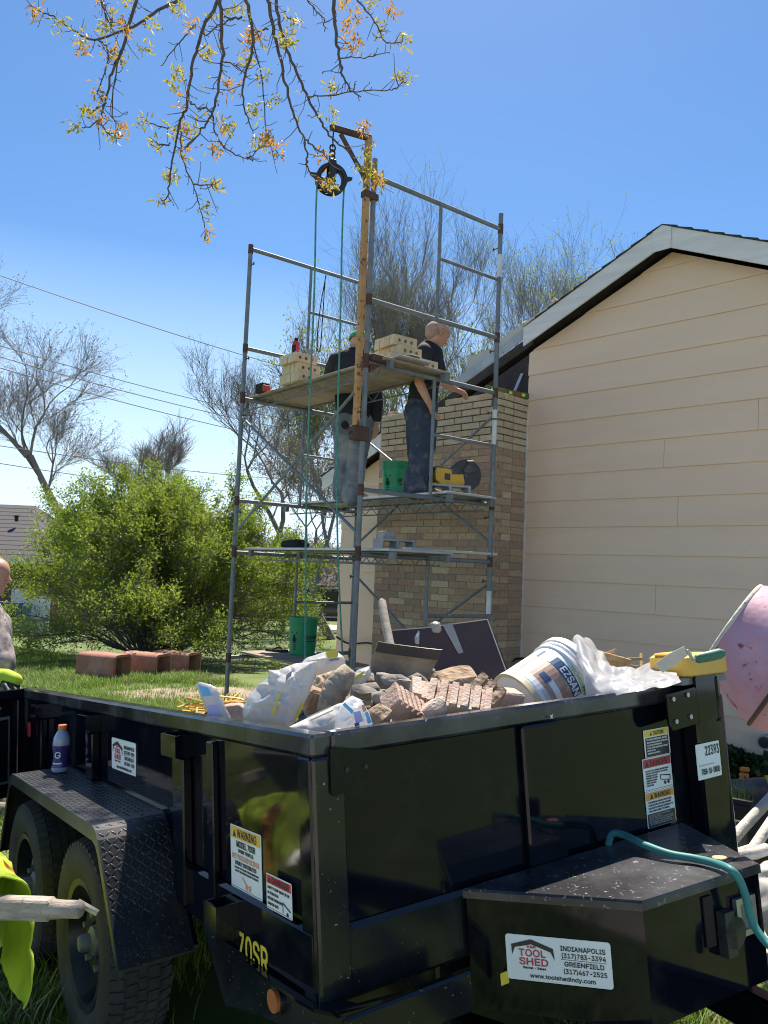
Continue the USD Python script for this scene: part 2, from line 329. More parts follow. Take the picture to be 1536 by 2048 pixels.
for k in range(0, 47):
    top = 45.5
    if k % 2 == 0: fx = list(np.linspace(-CW, 0, 8)); sy = [-CD + .095, -.25, 0]; se = 0
    else: fx = [-CW, -CW + .122] + list(np.linspace(-CW + .366, -.345, 5)) + [-.095]; sy = [-CD, -.25, 0]; se = 0
    if k % 2: fx = [-CW, -CW + .1343] + list(-CW + .1343 + np.arange(1, 7) * .2468)
    for a, b in zip(fx[:-1], fx[1:]):
        if k == 46 and a < -.8: continue
        if k in (45,) and -1.3 < a < -.86: continue
        if k in (43, 44) and -1.25 < a < -.98: continue
        brick(a, b, -CD, -CD + .09, k, 'front')
    for a, b in zip(sy[:-1], sy[1:]): brick(-.09, 0, a, b, k, 'side')
    brick(-CW, -CW + .09, -CD + .095, 0, k, 'left')
pieces.sort(key=lambda t: -t[0])
for _, m, mm in pieces[:300]: obj('brick', m, mm, chim)
rest = {}
for _, m, mm in pieces[300:]: rest.setdefault(str(mm.GetPath()), [mm, []])[1].append(m)
for mm, ms in rest.values(): tag(obj('lower_bricks', ms, mm, chim), kind='stuff')
zt = Z0 + 46 * CH
obj('mortar', [bx((-CW + .004, -CD + .004, 0), (-.004, -.004, Z0 + NEWK * CH))], M['mortar'], chim)
obj('fresh_mortar', [bx((-CW + .012, -CD + .012, Z0 + NEWK * CH), (-1.2, -.02, zt - CH - .01)), bx((-1.0, -CD + .012, Z0 + NEWK * CH), (-.012, -.02, zt - .012)), bx((-1.21, -CD + .012, Z0 + NEWK * CH), (-.99, -.02, zt - 3.3 * CH))], M['mortar_dark'], chim)
M['flue'] = mat('clay_flue', (.36, .155, .10), .85, scale=5, col2=(.26, .11, .075), bump=.6, dusty=((.42, .25, .18), .3))
obj('flue_liner', [bx((-1.14, -.4, 2.8), (-.98, -.2, 3.28))], M['brick3'], chim)
M['lvl'] = mat('level_body', (.12, .13, .03), .4, scale=3); M['vial'] = mat('vial', (.55, .9, .08), .2, var=.05); M['red'] = mat('red_plastic', (.5, .05, .05), .4)
lv = thing('spirit_level', 'yellow-green spirit level with bright vials along the chimney top', 'level', mat=HF.mat())
La, Lb = V([-.13, -.56, Z0 + 47 * CH + .032]), V([.005, .0, Z0 + 47 * CH + .032])
obj('body', bar(La, Lb, .022, .06), M['lvl'], lv)
for t in (.15, .55, .85):
    c = La + (Lb - La) * t; d = (Lb - La) / np.linalg.norm(Lb - La); n_ = V([d[1], -d[0], 0])
    obj('vial', [bar(c - d * .022 + n_ * .003, c + d * .022 + n_ * .003, .024, .03)], M['vial'], lv)
obj('label', [bar(La + (Lb - La) * .64 + V([.002, 0, 0]), La + (Lb - La) * .76 + V([.002, 0, 0]), .0225, .03)], M['red'], lv)
bit = thing('metal_strip', 'short bright metal strip leaning on the dark sheathing above the chimney', 'metal strip', mat=HF.mat())
obj('strip', bar((-.14, -.12, zt + CH), (-.08, -.02, zt + .36), .035, .006, up=(0, 1, 0)), M['flash'], bit)
tag(obj('wall_tie', tube(spline([HF.w(p) for p in ((-1.45, -.56, 2.68), (-1.36, -.57, 2.73), (-1.1, -.53, 2.7))], 5), .007, 5), M['ply_pale']), 'pale bent strip sticking out of the chimney brickwork above the green bucket', 'strip')
# ------------------------------------------------------------------ scaffold
M['galv'] = mat('galvanised', (.20, .22, .23), .55, scale=9, col2=(.13, .145, .155), metal=.25, bump=.3, specks=((.16, .09, .05), .16), speckscale=40)
M['rust'] = mat('rusty_steel', (.10, .05, .032), .8, scale=18, col2=(.06, .032, .022), bump=.6)
M['orange'] = mat('orange_paint', (.52, .265, .085), .65, scale=8, col2=(.40, .19, .06), bump=.3, specks=((.10, .055, .03), .32), speckscale=22)
M['whitep'] = mat('worn_white_paint', (.72, .71, .68), .6, specks=((.25, .2, .17), .15), speckscale=60)
M['alu'] = mat('aluminium', (.5, .5, .49), .4, scale=8, col2=(.38, .38, .37), metal=.5)
scaf = thing('scaffold', 'grey tubular steel scaffold of stacked frames in front of the chimney', 'scaffold', mat=SF.mat())
LV = [4.874, 3.282, 1.690]; LO = [z - 1.06 for z in LV]; FW, BAY = 1.524, 2.136
def pt(a, b, r, n=10): return tube([a, b], r, n)
scp = str(scaf.GetPath())
for yb in (0, BAY):
    for k in range(3):
        fr = thing('frame', parent=scp); t, l = LV[k], LO[k]
        b0 = t - 1.56 if k < 2 else .06
        for x in (0, FW):
            obj('leg', [pt((x, yb, b0), (x, yb, t + .03 + (.12 if (k == 0 and (yb == 0 or x)) else 0)), .0225, 12)], M['galv'], fr, smooth=40)
        obj('bar', pt((.02, yb, t), (FW - .02, yb, t), .021), M['galv'], fr, smooth=40)
        obj('bar', pt((.02, yb, l), (FW - .02, yb, l), .021), M['galv'], fr, smooth=40)
        obj('mid_post', pt((.757, yb, l), (.757, yb, t), .0165), M['galv'], fr, smooth=40)
        obj('rung', pt((.757, yb, t - .5), (FW, yb, t - .5), .0155), M['galv'], fr, smooth=40)
        if yb == BAY and k == 2 or k == 0: pass
        for x in (0, FW):
            for z in (t, l): obj('collar', pt((x, yb, z - .05), (x, yb, z + .045), .0265, 12), M['rust'], fr, smooth=40)
            for z in (t - .18, l - .12):
                s = 1 if yb == 0 else -1
                obj('lock_pin', [pt((x, yb, z), (x, yb + s * .09, z), .006, 6), pt((x, yb + s * .085, z - .014), (x, yb + s * .085, z + .014), .007, 6)], M['rust'], fr)
        if k: obj('coupling', pt((0, yb, t + .03), (0, yb, t + .07), .026, 10), M['rust'], fr)
    for x in (0, FW):
        obj('base_plate', [rbx((x - .08, yb - .08, 0), (x + .08, yb + .08, .012)), pt((x, yb, 0), (x, yb, .08), .018)], M['rust'], scaf)
obj('paint_band', [pt((FW, 0, z0), (FW, 0, z1), .0235, 12) for z0, z1 in ((2.79, 3.02), (3.04, 3.12), (1.21, 1.42))], M['whitep'], scaf, smooth=40)
obj('paint_band', [pt((FW, 0, 4.40), (FW, 0, 4.62), .0235, 12)], M['whitep'], scaf, smooth=40)
def brace(x, zt, zb, flip):
    a, b = (x, 0, zt), (x, BAY, zb)
    if flip: a, b = (x, 0, zb), (x, BAY, zt)
    obj('cross_brace', [pt(a, b, .0135, 8), pt(V(a) + (0, 0, 0), V(a) + (0, .0, -.035), .015, 6)], M['galv'], scaf, smooth=40)
for x, dx in ((0, -.03), (FW, .03)):
    brace(x + dx, LV[1] - .18, LV[1] - 1.42, False); brace(x + dx * .4, LV[1] - .18, LV[1] - 1.42, True)
brace(FW + .03, LV[2] - .18, LV[2] - 1.42, False); brace(FW + .012, LV[2] - .18, LV[2] - 1.42, True)
# planks with their lattice beams
def plank(name, x0, x1, y0, y1, z, label, top, truss=True, t=.022, cat='scaffold plank'):
    p = thing(name, label, cat, 'planks laid across the scaffold', mat=SF.mat())
    obj('deck', rbx((x0, y0, z), (x1, y1, z + t), .003), top, p)
    if truss:
        for x in (x0 + .06, x1 - .06):
            obj('rail', pt((x, y0, z - .008), (x, y1, z - .008), .008, 6), M['galv'], p); obj('chord', pt((x, y0 + .1, z - .10), (x, y1 - .1, z - .10), .007, 6), M['galv'], p)
            n = int((y1 - y0 - .2) / .105); e = np.linspace(y0 + .1, y1 - .1, n + 1)
            obj('lattice', [pt((x, a, z - (.1 if i % 2 else .012)), (x, b, z - (.012 if i % 2 else .1)), .0045, 5) for i, (a, b) in enumerate(zip(e[:-1], e[1:]))], M['galv'], p)
        for y in (y0 + .02, y1 - .02):
            for xa in (x0 + .04, x1 - .075): obj('end_hook', bx((xa, y - .03, z - .07), (xa + .035, y + .03, z - .002)), M['galv'], p)
    return p
plank('scaffold_plank', .13, .86, -.10, 2.42, LV[1] + .036, 'weathered plywood platform at the top level carrying two brick stacks', M['ply'])
plank('scaffold_plank', .80, 1.42, -.16, 2.6, LO[1] + .036, 'grey lattice-braced platform that the two workers stand on', M['alu'])
plank('scaffold_plank', .08, .78, -.30, 2.05, LV[2] + .036, 'grey platform under the workers with two concrete blocks', M['alu'])
plank('scaffold_plank', .13, .74, .75, 2.15, LO[2] + .036, 'lowest board on the scaffold with a sandal and green bucket', M['ply'], truss=False)
tag(obj('loose_board', place(rbx((0, 0, 0), (1.05, .12, .025), .003), SF.w((.55, -.02, LV[2] + .062)), SF.M[:, 0], SF.M[:, 1], (0, 0, 1)), M['ply_pale']), 'pale board lying across the grey platform beside concrete blocks', 'board')
# hoist post, pulley wheel and rope
SFm = SF.mat()
ho = thing('hoist_post', 'rusty orange hoist post with a short top arm clamped to the scaffold', 'hoist', mat=SFm)
HX = -.075
obj('post', rbx((HX - .024, -.024, 2.66), (HX + .024, .024, 5.19), .004), M['orange'], ho)
obj('arm', bar((HX + .024, 0, 5.185), (-.46, 0, 5.13), .042, .045), M['rust'], ho)
obj('strut', bar((HX, 0, 4.80), (-.36, 0, 5.11), .03, .03), M['rust'], ho)
obj('clamp', [rbx((HX - .04, -.04, 2.62), (.04, .04, 2.74), .008), pt((HX - .06, .02, 2.68), (.05, .02, 2.68), .012, 8)], M['rust'], ho)
obj('clamp', [rbx((HX - .035, -.035, 4.66), (.035, .035, 4.72), .008)], M['rust'], ho)
obj('bracket', [rbx((.03, -.05, 3.30), (.20, .03, 3.36), .008), hull([(.03, -.02, 3.3), (.03, .01, 3.3), (.17, -.02, 3.3), (.17, .01, 3.3), (.03, -.02, 3.2), (.03, .01, 3.2)])], M['rust'], ho)
M['iron'] = mat('cast_iron', (.022, .02, .019), .6, scale=14, bump=.4)
pf = Frame(SF.w((-.43, 0, 4.70)), _right * .95 + _f * .3, _f * .95 - _right * .3, (0, 0, 1))
pu = thing('pulley', 'black cast iron pulley wheel hanging under the hoist arm', 'pulley', mat=pf.mat())
def ring(r0, r1, y0, y1, n=40, cx=0, cz=0):
    m = trimesh.creation.annulus(r0, r1, y1 - y0, sections=n); m.apply_transform(trimesh.transformations.rotation_matrix(math.pi / 2, [1, 0, 0])); return move(m, cx, (y0 + y1) / 2, cz)
obj('sheave', [ring(.088, .118, -.022, .022), ring(.1, .13, -.030, -.018), ring(.1, .13, .018, .030), ring(.0, .032, -.03, .03)] + [rbx((-.014, -.01, .0), (.014, .01, .1)) .copy().apply_transform(trimesh.transformations.rotation_matrix(a, [0, 1, 0])) for a in (.5, .5 + 2.09, .5 + 4.19)], M['iron'], pu, smooth=40)
obj('shell', [hull([(x * .03, y, z) for x in (-1, 1) for y in (s * .036, s * .046) for z in (-.03, .13)] ) for s in (-1, 1)] + [rbx((-.03, -.046, .12), (.03, .046, .16), .012)], M['iron'], pu)
obj('guard', [hull([(s * .10, -.03, -.02), (s * .10, .03, -.02), (s * .10, -.03, .03), (s * .10, .03, .03), (s * .175, -.015, .035), (s * .175, .015, .035), (s * .175, 0, .015)]) for s in (-1, 1)], M['iron'], pu)
tor = lambda R, r, c, sc=(1, 1, 1): place(trimesh.creation.torus(R, r, 20, 8), c, V([sc[0], 0, 0]), V([0, 0, 1.]) * sc[1], V([0, 1., 0]))
obj('hook', [tor(.022, .007, (0, 0, .18), (1, 1.2)), tor(.02, .007, (0, 0, .222), (1, 1.3)), tor(.022, .007, (0, 0, .265), (1, 1.2)), tube([(0, 0, .27), (0, 0, .42)], .006, 6)], M['iron'], pu, smooth=40)
M['rope'] = mat('rope', (.03, .17, .13), .7, scale=60, col2=(.10, .33, .25), aniso=(1, 1, .4))
xl, xr = pf.w((-.112, 0, 0)), pf.w((.112, 0, 0))
rp = [at(632, 420, xl[1]), at(628, 600, xl[1] + .03), at(618, 830, xl[1] + .1), at(612, 1050, xl[1] + .12), at(611, 1230, xl[1] + .14), at(610, 1330, xl[1] + .15)]
arc = [pf.w((.116 * math.cos(a), 0, .116 * math.sin(a))) for a in np.linspace(math.pi, 0, 14)]
rp2 = [at(685, 440, xr[1]), at(681, 620, xr[1]), at(676, 800, xr[1] + .02), at(673, 930, xr[1] + .03), at(675, 1080, xr[1] + .05), at(680, 1210, xr[1] + .1), at(686, 1330, xr[1] + .15)]
tag(obj('hoist_rope', tube(spline(rp[::-1] + [xl] + arc[1:-1] + [xr] + rp2, 6), .0075, 7), M['rope'], smooth=True), 'long teal hoist rope running over the pulley down to the ground', 'rope')
tag(obj('thin_cord', tube(spline([at(x, y, 7.45) for x, y in ((652, 550), (640, 620), (634, 690), (640, 700), (645, 640), (650, 560))]), .005, 5), M['iron']), 'thin dark cord looped over the far scaffold top rail', 'cord')
# ------------------------------------------------------------------ black dump trailer (local axes: right, rear, up; origin at the near rim corner)
M['black'] = mat('black_enamel', (.0022, .0026, .0045), .06, var=.1, spec=.3, bump=.06, bscale=5, dusty=((.012, .012, .012), .18, .25))
M['black_mud'] = mat('muddy_enamel', (.004, .005, .006), .16, var=.1, specks=((.34, .27, .19), .10, .8), speckscale=75, dusty=((.02, .018, .016), .3, .5))
M['black_lid'] = mat('scratched_lid', (.016, .016, .019), .30, spec=.5, specks=((.17, .17, .18), .2, .6), speckscale=60, dusty=((.07, .07, .075), .5, .5), bump=.1)
M['tread'] = mat('tread_plate', (.014, .014, .015), .36, spec=.6, specks=((.26, .22, .17), .07, .8), speckscale=150, dusty=((.05, .05, .05), .4, .5))
M['tread_mud'] = mat('tread_plate_mud', (.010, .010, .010), .35, specks=((.26, .22, .165), .2, .9), speckscale=170, dusty=((.035, .032, .028), .4, .5))
M['tyre'] = mat('tyre_rubber', (.02, .02, .02), .8, scale=9, col2=(.03, .028, .026), bump=.4, dusty=((.055, .05, .042), .4))
M['rimpaint'] = mat('wheel_paint', (.012, .014, .018), .3, dusty=((.05, .045, .04), .3, .6))
M['steel'] = mat('bright_steel', (.45, .45, .44), .35, metal=.9, bump=.2)
M['sticker'] = mat('sticker_white', (.72, .76, .76), .35, var=.06)
M['stk_black'] = mat('sticker_black', (.02, .02, .022), .4); M['stk_red'] = mat('sticker_red', (.52, .04, .06), .4); M['stk_orange'] = mat('sticker_orange', (.80, .36, .06), .4)
M['stk_yellow'] = mat('sticker_yellow', (.80, .62, .07), .4); M['stk_grey'] = mat('sticker_grey', (.45, .45, .44), .5); M['stk_amber'] = mat('sticker_amber', (.78, .47, .09), .4)
M['stk_sal'] = mat('sticker_salmon', (.75, .36, .2), .4)
W, L = 1.68, 3.12
tr = thing('dump_trailer', 'glossy black tandem-axle dump trailer heaped with rubble and bags', 'trailer', mat=TF.mat())
wb, wr = -.45, -.055
obj('side_panel', rbx((0, 0, wb), (.012, L, wr), .003), M['black'], tr)
obj('side_panel', rbx((W - .012, 0, wb), (W, L, wr), .003), M['black'], tr)
obj('front_panel', rbx((.0125, -.002, wb), (W - .0125, .010, wr), .003), M['black'], tr)
obj('bed_floor', rbx((.013, .011, wb - .02), (W - .013, L, wb + .004)), M['black'], tr)
rim = [rbx((-.012, -.014, wr), (.045, L, 0), .008), rbx((W - .045, -.014, wr), (W + .012, L, 0), .008), rbx((.046, -.014, wr), (W - .046, .04, 0), .008)]
M['rail'] = mat('dusty_rail', (.008, .009, .010), .2, spec=.6, dusty=((.05, .05, .052), .35, .35), specks=((.2, .19, .18), .08, .7), speckscale=60)
for m in rim: obj('top_rail', m, M['rail'], tr)
# side posts and open stake pockets
def pocket(x0, x1, y0, y1, z0, z1, t=.006):
    return [bx((x0, y0, z0), (x0 + t, y1, z1)), bx((x1 - t, y0, z0), (x1, y1, z1)), bx((x0 + t, y0, z0), (x1 - t, y0 + t, z1)), bx((x0 + t, y1 - t, z0), (x1 - t, y1, z1))]
for u0, u1 in ((.755, .845), (1.74, 1.83), (2.62, 2.70)):
    obj('side_post', rbx((-.034, u0, wb - .12), (-.001, u1, -.13), .005), M['black'], tr)
    obj('stake_pocket', join(pocket(-.062, -.0005, u0 - .015, u1 + .02, -.125, -.058)), M['black'], tr)
obj('side_post', rbx((-.022, .555, wb - .13), (-.001, .60, -.065), .004), M['black'], tr)
obj('corner_post', rbx((-.014, -.02, wb - .16), (.075, -.0025, wr), .006), M['black_mud'], tr)
obj('corner_post', rbx((-.0145, -.0015, wb - .16), (-.0005, .06, wr - .001), .005), M['black'], tr)
obj('lower_rail', rbx((-.016, .0, wb - .15), (.05, L, wb - .001), .01), M['black'], tr)
obj('lower_rail', rbx((W - .05, .0, wb - .15), (W + .016, L, wb - .001), .01), M['black'], tr)
obj('front_beam', rbx((.051, -.012, wb - .17), (W - .051, .06, wb - .001), .012), M['black_mud'], tr)
obj('tie_pocket', join(pocket(-.085, -.0165, .40, .485, -.565, -.475, .007)), M['black_mud'], tr)
# frame skirt with lip and side marker lamp
pl = [(-.10, -.60), (-.10, -.655), (.40, -.745), (.50, -.77), (.56, -.70), (.64, -.60)]
sk = trimesh.creation.extrude_polygon(Polygon(pl), .012, engine='earcut'); v = sk.vertices; sk.vertices = np.c_[v[:, 2] - .02, v[:, 0], v[:, 1]]
obj('frame_skirt', sk, M['black_mud'], tr)
lip = [(-.03, .34, -.602), (-.042, .22, -.6), (-.045, .05, -.598), (-.04, -.03, -.597), (-.02, -.075, -.596), (.10, -.10, -.595), (.3, -.10, -.595)]
obj('skirt_lip', [hull([p, q, V(p) + (.07, .0, 0), V(q) + (.07, .0, 0), V(p) + (0, 0, -.008), V(q) + (0, 0, -.008), V(p) + (.07, .0, -.008), V(q) + (.07, 0, -.008)]) for p, q in zip(lip[:-1], lip[1:])], M['black'], tr)
obj('front_skirt', rbx((-.005, -.105, -.70), (.37, -.09, -.605), .006), M['black_mud'], tr)
M['amber'] = mat('amber_lens', (.50, .12, .02), .2, coat=.4, dusty=((.26, .15, .08), .2, .7))
def disc(r, h, n=28): return trimesh.creation.cylinder(r, h, sections=n)
xd = trimesh.transformations.rotation_matrix(math.pi / 2, [0, 1, 0])
lamp = thing('marker_lamp', parent=str(tr.GetPath()))
d1 = disc(.034, .016); d1.apply_transform(xd); d2 = disc(.027, .018); d2.apply_transform(xd)
obj('lens', move(d2, -.034, .17, -.645), M['amber'], lamp); obj('bezel', move(d1, -.026, .17, -.645), M['black_mud'], lamp)
# under-frame and tongue
for x in (.42, W - .42): obj('frame_rail', rbx((x - .04, .05, -.78), (x + .04, L, -.63), .008), M['black_mud'], tr)
obj('cross_member', rbx((.05, .06, -.74), (W - .05, .13, -.63), .006), M['black_mud'], tr)
for s in (-1, 1):
    obj('tongue_rail', bar((.84 + s * .40, .06, -.83), (.84 + s * .05, -1.35, -.83), .055, .11), M['black'], tr)
obj('coupler', rbx((.78, -1.6, -.87), (.90, -1.28, -.79), .02), M['black'], tr)
obj('jack_post', [tube([(1.17, -.50, -1.22), (1.17, -.50, -.40)], .028, 12), disc(.09, .012).copy().apply_translation((1.17, -.50, -1.22))], M['black'], tr)
# front ribs and the tarp brackets
obj('front_rib', rbx((.68, -.022, wb), (.835, -.0025, wr - .001), .006), M['black'], tr)
obj('front_rib', rbx((1.455, -.065, wb - .14), (1.568, -.0025, -.004), .008), M['black'], tr)
cor = [(1.568 + .118 * math.sin(a) * 1.0, -.05 + .05 * (1 - math.cos(a))) for a in np.linspace(0, 1.5, 10)]
cor = [(1.5685, -.058)] + [(1.60 + .085 * math.sin(a), -.058 + .085 * (1 - math.cos(a))) for a in np.linspace(0, math.pi / 2, 9)] + [(1.685, .10), (1.672, .10), (1.672, .02), (1.5685, .0)]
obj('corner_post', prism(cor, wb - .14, -.05), M['black'], tr, smooth=30)
def rplate(pts, t, y):
    m = trimesh.creation.extrude_polygon(Polygon(pts).buffer(-.012).buffer(.012), t, engine='earcut'); v = m.vertices; m.vertices = np.c_[v[:, 0], y + v[:, 2] * -1, v[:, 1]]; m.invert(); return m
br = thing('tarp_bracket', parent=str(tr.GetPath()))
obj('plate', rplate([(1.29, -.02), (1.455, -.006), (1.455, -.125), (1.31, -.135), (1.29, -.11)], .007, -.066), M['black'], br)
obj('plate', rplate([(1.455, .03), (1.57, .03), (1.57, -.125), (1.455, -.125)], .007, -.0665), M['black'], br)
p2 = rplate([(0, .02), (.04, .02), (.13, -.05), (.13, -.15), (.09, -.16), (0, -.125)], .007, 0); p2.vertices = V([1.568, -.0735, 0]) + p2.vertices @ V([[.80, .6, 0], [-.6, .8, 0], [0, 0, 1]])
obj('plate', p2, M['black'], br)
for x, z in ((1.32, -.035), (1.40, -.028), (1.325, -.107), (1.405, -.10)):
    d = disc(.008, .006, 10); d.apply_transform(trimesh.transformations.rotation_matrix(math.pi / 2, [1, 0, 0])); obj('bolt', move(d, x, -.076, z), M['steel'], br)
obj('cross_plate', rbx((1.40, -.06, .0), (1.66, .05, .028), .004), M['galv'], tr)
br2 = thing('tarp_bracket', parent=str(tr.GetPath()))
obj('plate', rplate([(.03, -.03), (.19, -.06), (.19, -.115), (.03, -.15)], .006, -.022), M['black'], br2)
for x in (.075, .13):
    d = disc(.006, .004, 10); d.apply_transform(trimesh.transformations.rotation_matrix(math.pi / 2, [1, 0, 0])); obj('bolt', move(d, x, -.029, -.09), M['iron'], br2)
# fenders with raised tread lugs
fo, fi = -.235, -.001
prof = [(.70, -.74), (.735, -.69), (.94, -.37), (.965, -.345), (1.0, -.335), (2.22, -.318), (2.27, -.335), (2.49, -.69), (2.51, -.74)]
def shell(prof, x0, x1, t=.006):
    out = []
    for (a, b), (c, d) in zip(prof[:-1], prof[1:]): out.append(hull([(x, y, z - o) for x in (x0, x1) for (y, z) in ((a, b), (c, d)) for o in (0, t)]))
    return join(out)
fen = thing('fender', parent=str(tr.GetPath()))
obj('sheet', shell(prof[2:-1], fo, fi), M['tread'], fen, smooth=45)
obj('front_slope', shell([(.735, -.69), (.835, -.534), (.9395, -.3705)], fo, fi), M['tread_mud'], fen)
edge = [hull([(x, y, z + o) for x in (fo - .006, fo) for (y, z) in (p, q) for o in (.002, -.045)]) for p, q in zip(prof[1:-2], prof[2:-1])]
obj('rim_edge', edge, M['tread'], fen)
inn = [hull([(x, y, z + o) for x in (-.012, 0) for (y, z) in (p, q) for o in (.012, -.01)]) for p, q in zip(prof[1:-2], prof[2:-1])]
obj('weld_edge', inn, M['black'], fen)
lug = trimesh.creation.icosphere(1); lug.vertices *= V([.0027, .0115, .0022])
lugs = []
P = V(prof); seg = np.linalg.norm(np.diff(P, axis=0), axis=1)
for i in range(1, len(P) - 2):
    d = (P[i + 1] - P[i]) / seg[i]; n_ = V([-d[1], d[0]]); 
    if n_[1] < 0: n_ = -n_
    if seg[i] < .025: continue
    ny = max(1, int(seg[i] / .0185)); nx = 12; lo_ = .35 if i == 1 else 0
    for a in range(ny):
        for b in range(nx):
            if (a + .5) / ny < lo_ + .12 * g.random(): continue
            c = P[i] + d * (seg[i] * (a + .5) / ny); x = fo + (b + .5) * (fi - fo) / nx
            w_ = V([1 if (a + b) % 2 else -1, 1]) / math.sqrt(2)
            ya = V([w_[0], w_[1] * d[0], w_[1] * d[1]]); za = V([0, n_[0], n_[1]]); lugs.append(place(lug, (x, c[0], c[1]), np.cross(ya, za), ya, za))
tag(obj('tread_lugs', lugs, M['tread'], fen, smooth=True), kind='stuff')
# wheels
R_, hub_w = .325, -.735
def wheel(u0):
    w_ = thing('wheel', parent=str(tr.GetPath()))
    pr = [(.195, -.085), (.215, -.098), (.25, -.105), (.285, -.104), (.305, -.096), (.318, -.080), (.324, -.05), (.325, 0), (.324, .05), (.318, .08), (.305, .096), (.25, .105), (.215, .098), (.195, .085), (.195, -.085)]
    t = lathe(pr, 64); t.vertices = V([-.135, u0, hub_w]) + t.vertices[:, [2, 0, 1]]
    blocks = []
    for k in range(56):
        a = 2 * math.pi * k / 56
        for x0, x1, o in ((-.095, -.058, 0), (.058, .095, 0), (-.05, -.018, .5), (-.012, .012, .2), (.018, .05, .5)):
            aa = a + o * 2 * math.pi / 56; h_ = .012
            m = hull([(x, -h_ * s + (.004 if abs(x) > .05 else 0), z) for x in (x0, x1) for s in (-1, 1) for z in (.30 if abs(x) > .09 else .318, .3285 if abs(x) < .09 else .316)])
            m.apply_transform(trimesh.transformations.rotation_matrix(aa, [1, 0, 0])); blocks.append(m)
    tr_ = move(join(blocks), -.135, u0, hub_w)
    obj('tyre', t, M['tyre'], w_, smooth=45); tag(obj('tread_blocks', tr_, M['tyre'], w_), kind='stuff')
    rp_ = [(.05, -.02), (.06, -.045), (.11, -.05), (.135, -.03), (.16, -.01), (.172, -.06), (.178, -.09), (.2, -.095), (.206, -.088), (.196, -.08), (.186, -.02), (.19, .08)]
    r = lathe(rp_, 48); r.vertices = V([-.135, u0, hub_w]) + r.vertices[:, [2, 0, 1]] * V([1, 1, 1]); obj('rim', r, M['rimpaint'], w_, smooth=40)
    h_ = lathe([(.0, -.105), (.022, -.103), (.027, -.095), (.028, -.07), (.045, -.06), (.05, -.03), (0, -.03)], 24); h_.vertices = V([-.135, u0, hub_w]) + h_.vertices[:, [2, 0, 1]]; obj('hub', h_, M['galv'], w_, smooth=35)
    for k in range(5):
        a = 2 * math.pi * (k + .3) / 5; n = disc(.011, .022, 6); n.apply_transform(xd); obj('lug_nut', move(n, -.19, u0 + .085 * math.cos(a), hub_w + .085 * math.sin(a)), M['galv'], w_)
wheel(1.16); wheel(2.0)
# rear doors: the left one swung open on its hinges
ro = Frame((-.014, L + .03, 0), V([-.88, -.47, 0]), V([.47, -.88, 0]), (0, 0, 1))
dr = thing('rear_door', parent=str(tr.GetPath()))
def dbox(a, b, r=.004): m = rbx(a, b, r); return place(m, ro.o, ro.M[:, 0], ro.M[:, 1], ro.M[:, 2])
obj('door_sheet', dbox((.0, 0, -.53), (.80, .012, -.03)), M['black'], dr)
obj('door_frame', dbox((0, -.02, -.055), (.80, .03, -.0)), M['black'], dr); obj('door_frame', dbox((0, -.02, -.56), (.80, .03, -.51)), M['black'], dr)
obj('door_post', dbox((.0, -.02, -.51), (.055, .035, -.056)), M['black'], dr); obj('door_post', dbox((.30, -.02, -.51), (.34, .03, -.056)), M['black'], dr)
obj('latch_bar', dbox((.15, .013, -.10), (.29, .028, -.085)), M['steel'], dr)
obj('lamp_frame', [dbox((.09, .014, -.49), (.26, .02, -.14))], M['galv'], dr)
obj('lamp_glass', [dbox((.105, .021, -.475), (.245, .025, -.155))], M['black'], dr)
obj('rear_post', rbx((W - .06, L - .02, wb - .15), (W + .012, L + .028, .0), .006), M['black'], tr)
obj('rear_post', rbx((-.012, L - .02, wb - .15), (.06, L + .028, .0), .006), M['black'], tr)
obj('reflector', place(rbx((-.02, 2.93, -.245), (-.0125, 2.98, -.17), .003), (0, 0, 0), (1, 0, 0), (0, 1, 0), (0, 0, 1)), M['stk_red'], tr)
# tool box on the tongue
tb = thing('tool_box', parent=str(tr.GetPath()))
q0 = V([(.42, -.024), (1.378, -.024), (1.135, -.434), (.67, -.40)]); cen = q0.mean(0)
q1 = cen + (q0 - cen) * .975; q1[:2, 1] = -.024
zl = -.44
obj('box', prism(q1, -.735, zl - .022), M['black'], tb)
lm = hull([(x, y, zl - .006) for x, y in q0] + [(x, y, zl) for x, y in cen + (q0 - cen) * .988] + [(x, y, zl - .024) for x, y in q0] )
obj('lid', lm, M['black_lid'], tb)
fd = (q0[2] - q0[3]) / np.linalg.norm(q0[2] - q0[3])
BF = lambda a, y, z: V([q1[3][0] + fd[0] * a + fd[1] * y, q1[3][1] + fd[1] * a - fd[0] * y, z])   # along the front face, outwards (-y), up
def fbox(a0, a1, y0, y1, z0, z1, r=.004): return hull([BF(a, -y if False else y, z) for a in (a0, a1) for y in (y0, y1) for z in (z0, z1)])
la = thing('latch', parent=str(tr.GetPath()))
o = .003
for m_ in (fbox(.33, .345, o, .016, -.60, -.505), fbox(.395, .41, o, .016, -.60, -.505), fbox(.345, .395, o, .016, -.60, -.585), fbox(.345, .395, o, .016, -.52, -.505)): obj('frame', m_, M['steel'], la)
obj('paddle', fbox(.347, .393, .004, .010, -.585, -.52), M['galv'], la)
obj('slot', fbox(.215, .25, .002, .006, -.60, -.478), M['hole'], tb)
obj('lock_cover', [fbox(.262, .30, .003, .03, -.63, -.52), tube([BF(.30, .002, -.575), BF(.30, .03, -.575)], .04, 14)], M['rimpaint'], tb)
obj('lid_patch', [rbx((1.06, -.37, zl + .001), (1.13, -.30, zl + .0025), .001)], M['rimpaint'], tb)
obj('lid_sticker', [move(disc(.02, .002), 1.10, -.335, zl + .0035)], M['stk_sal'], tb)
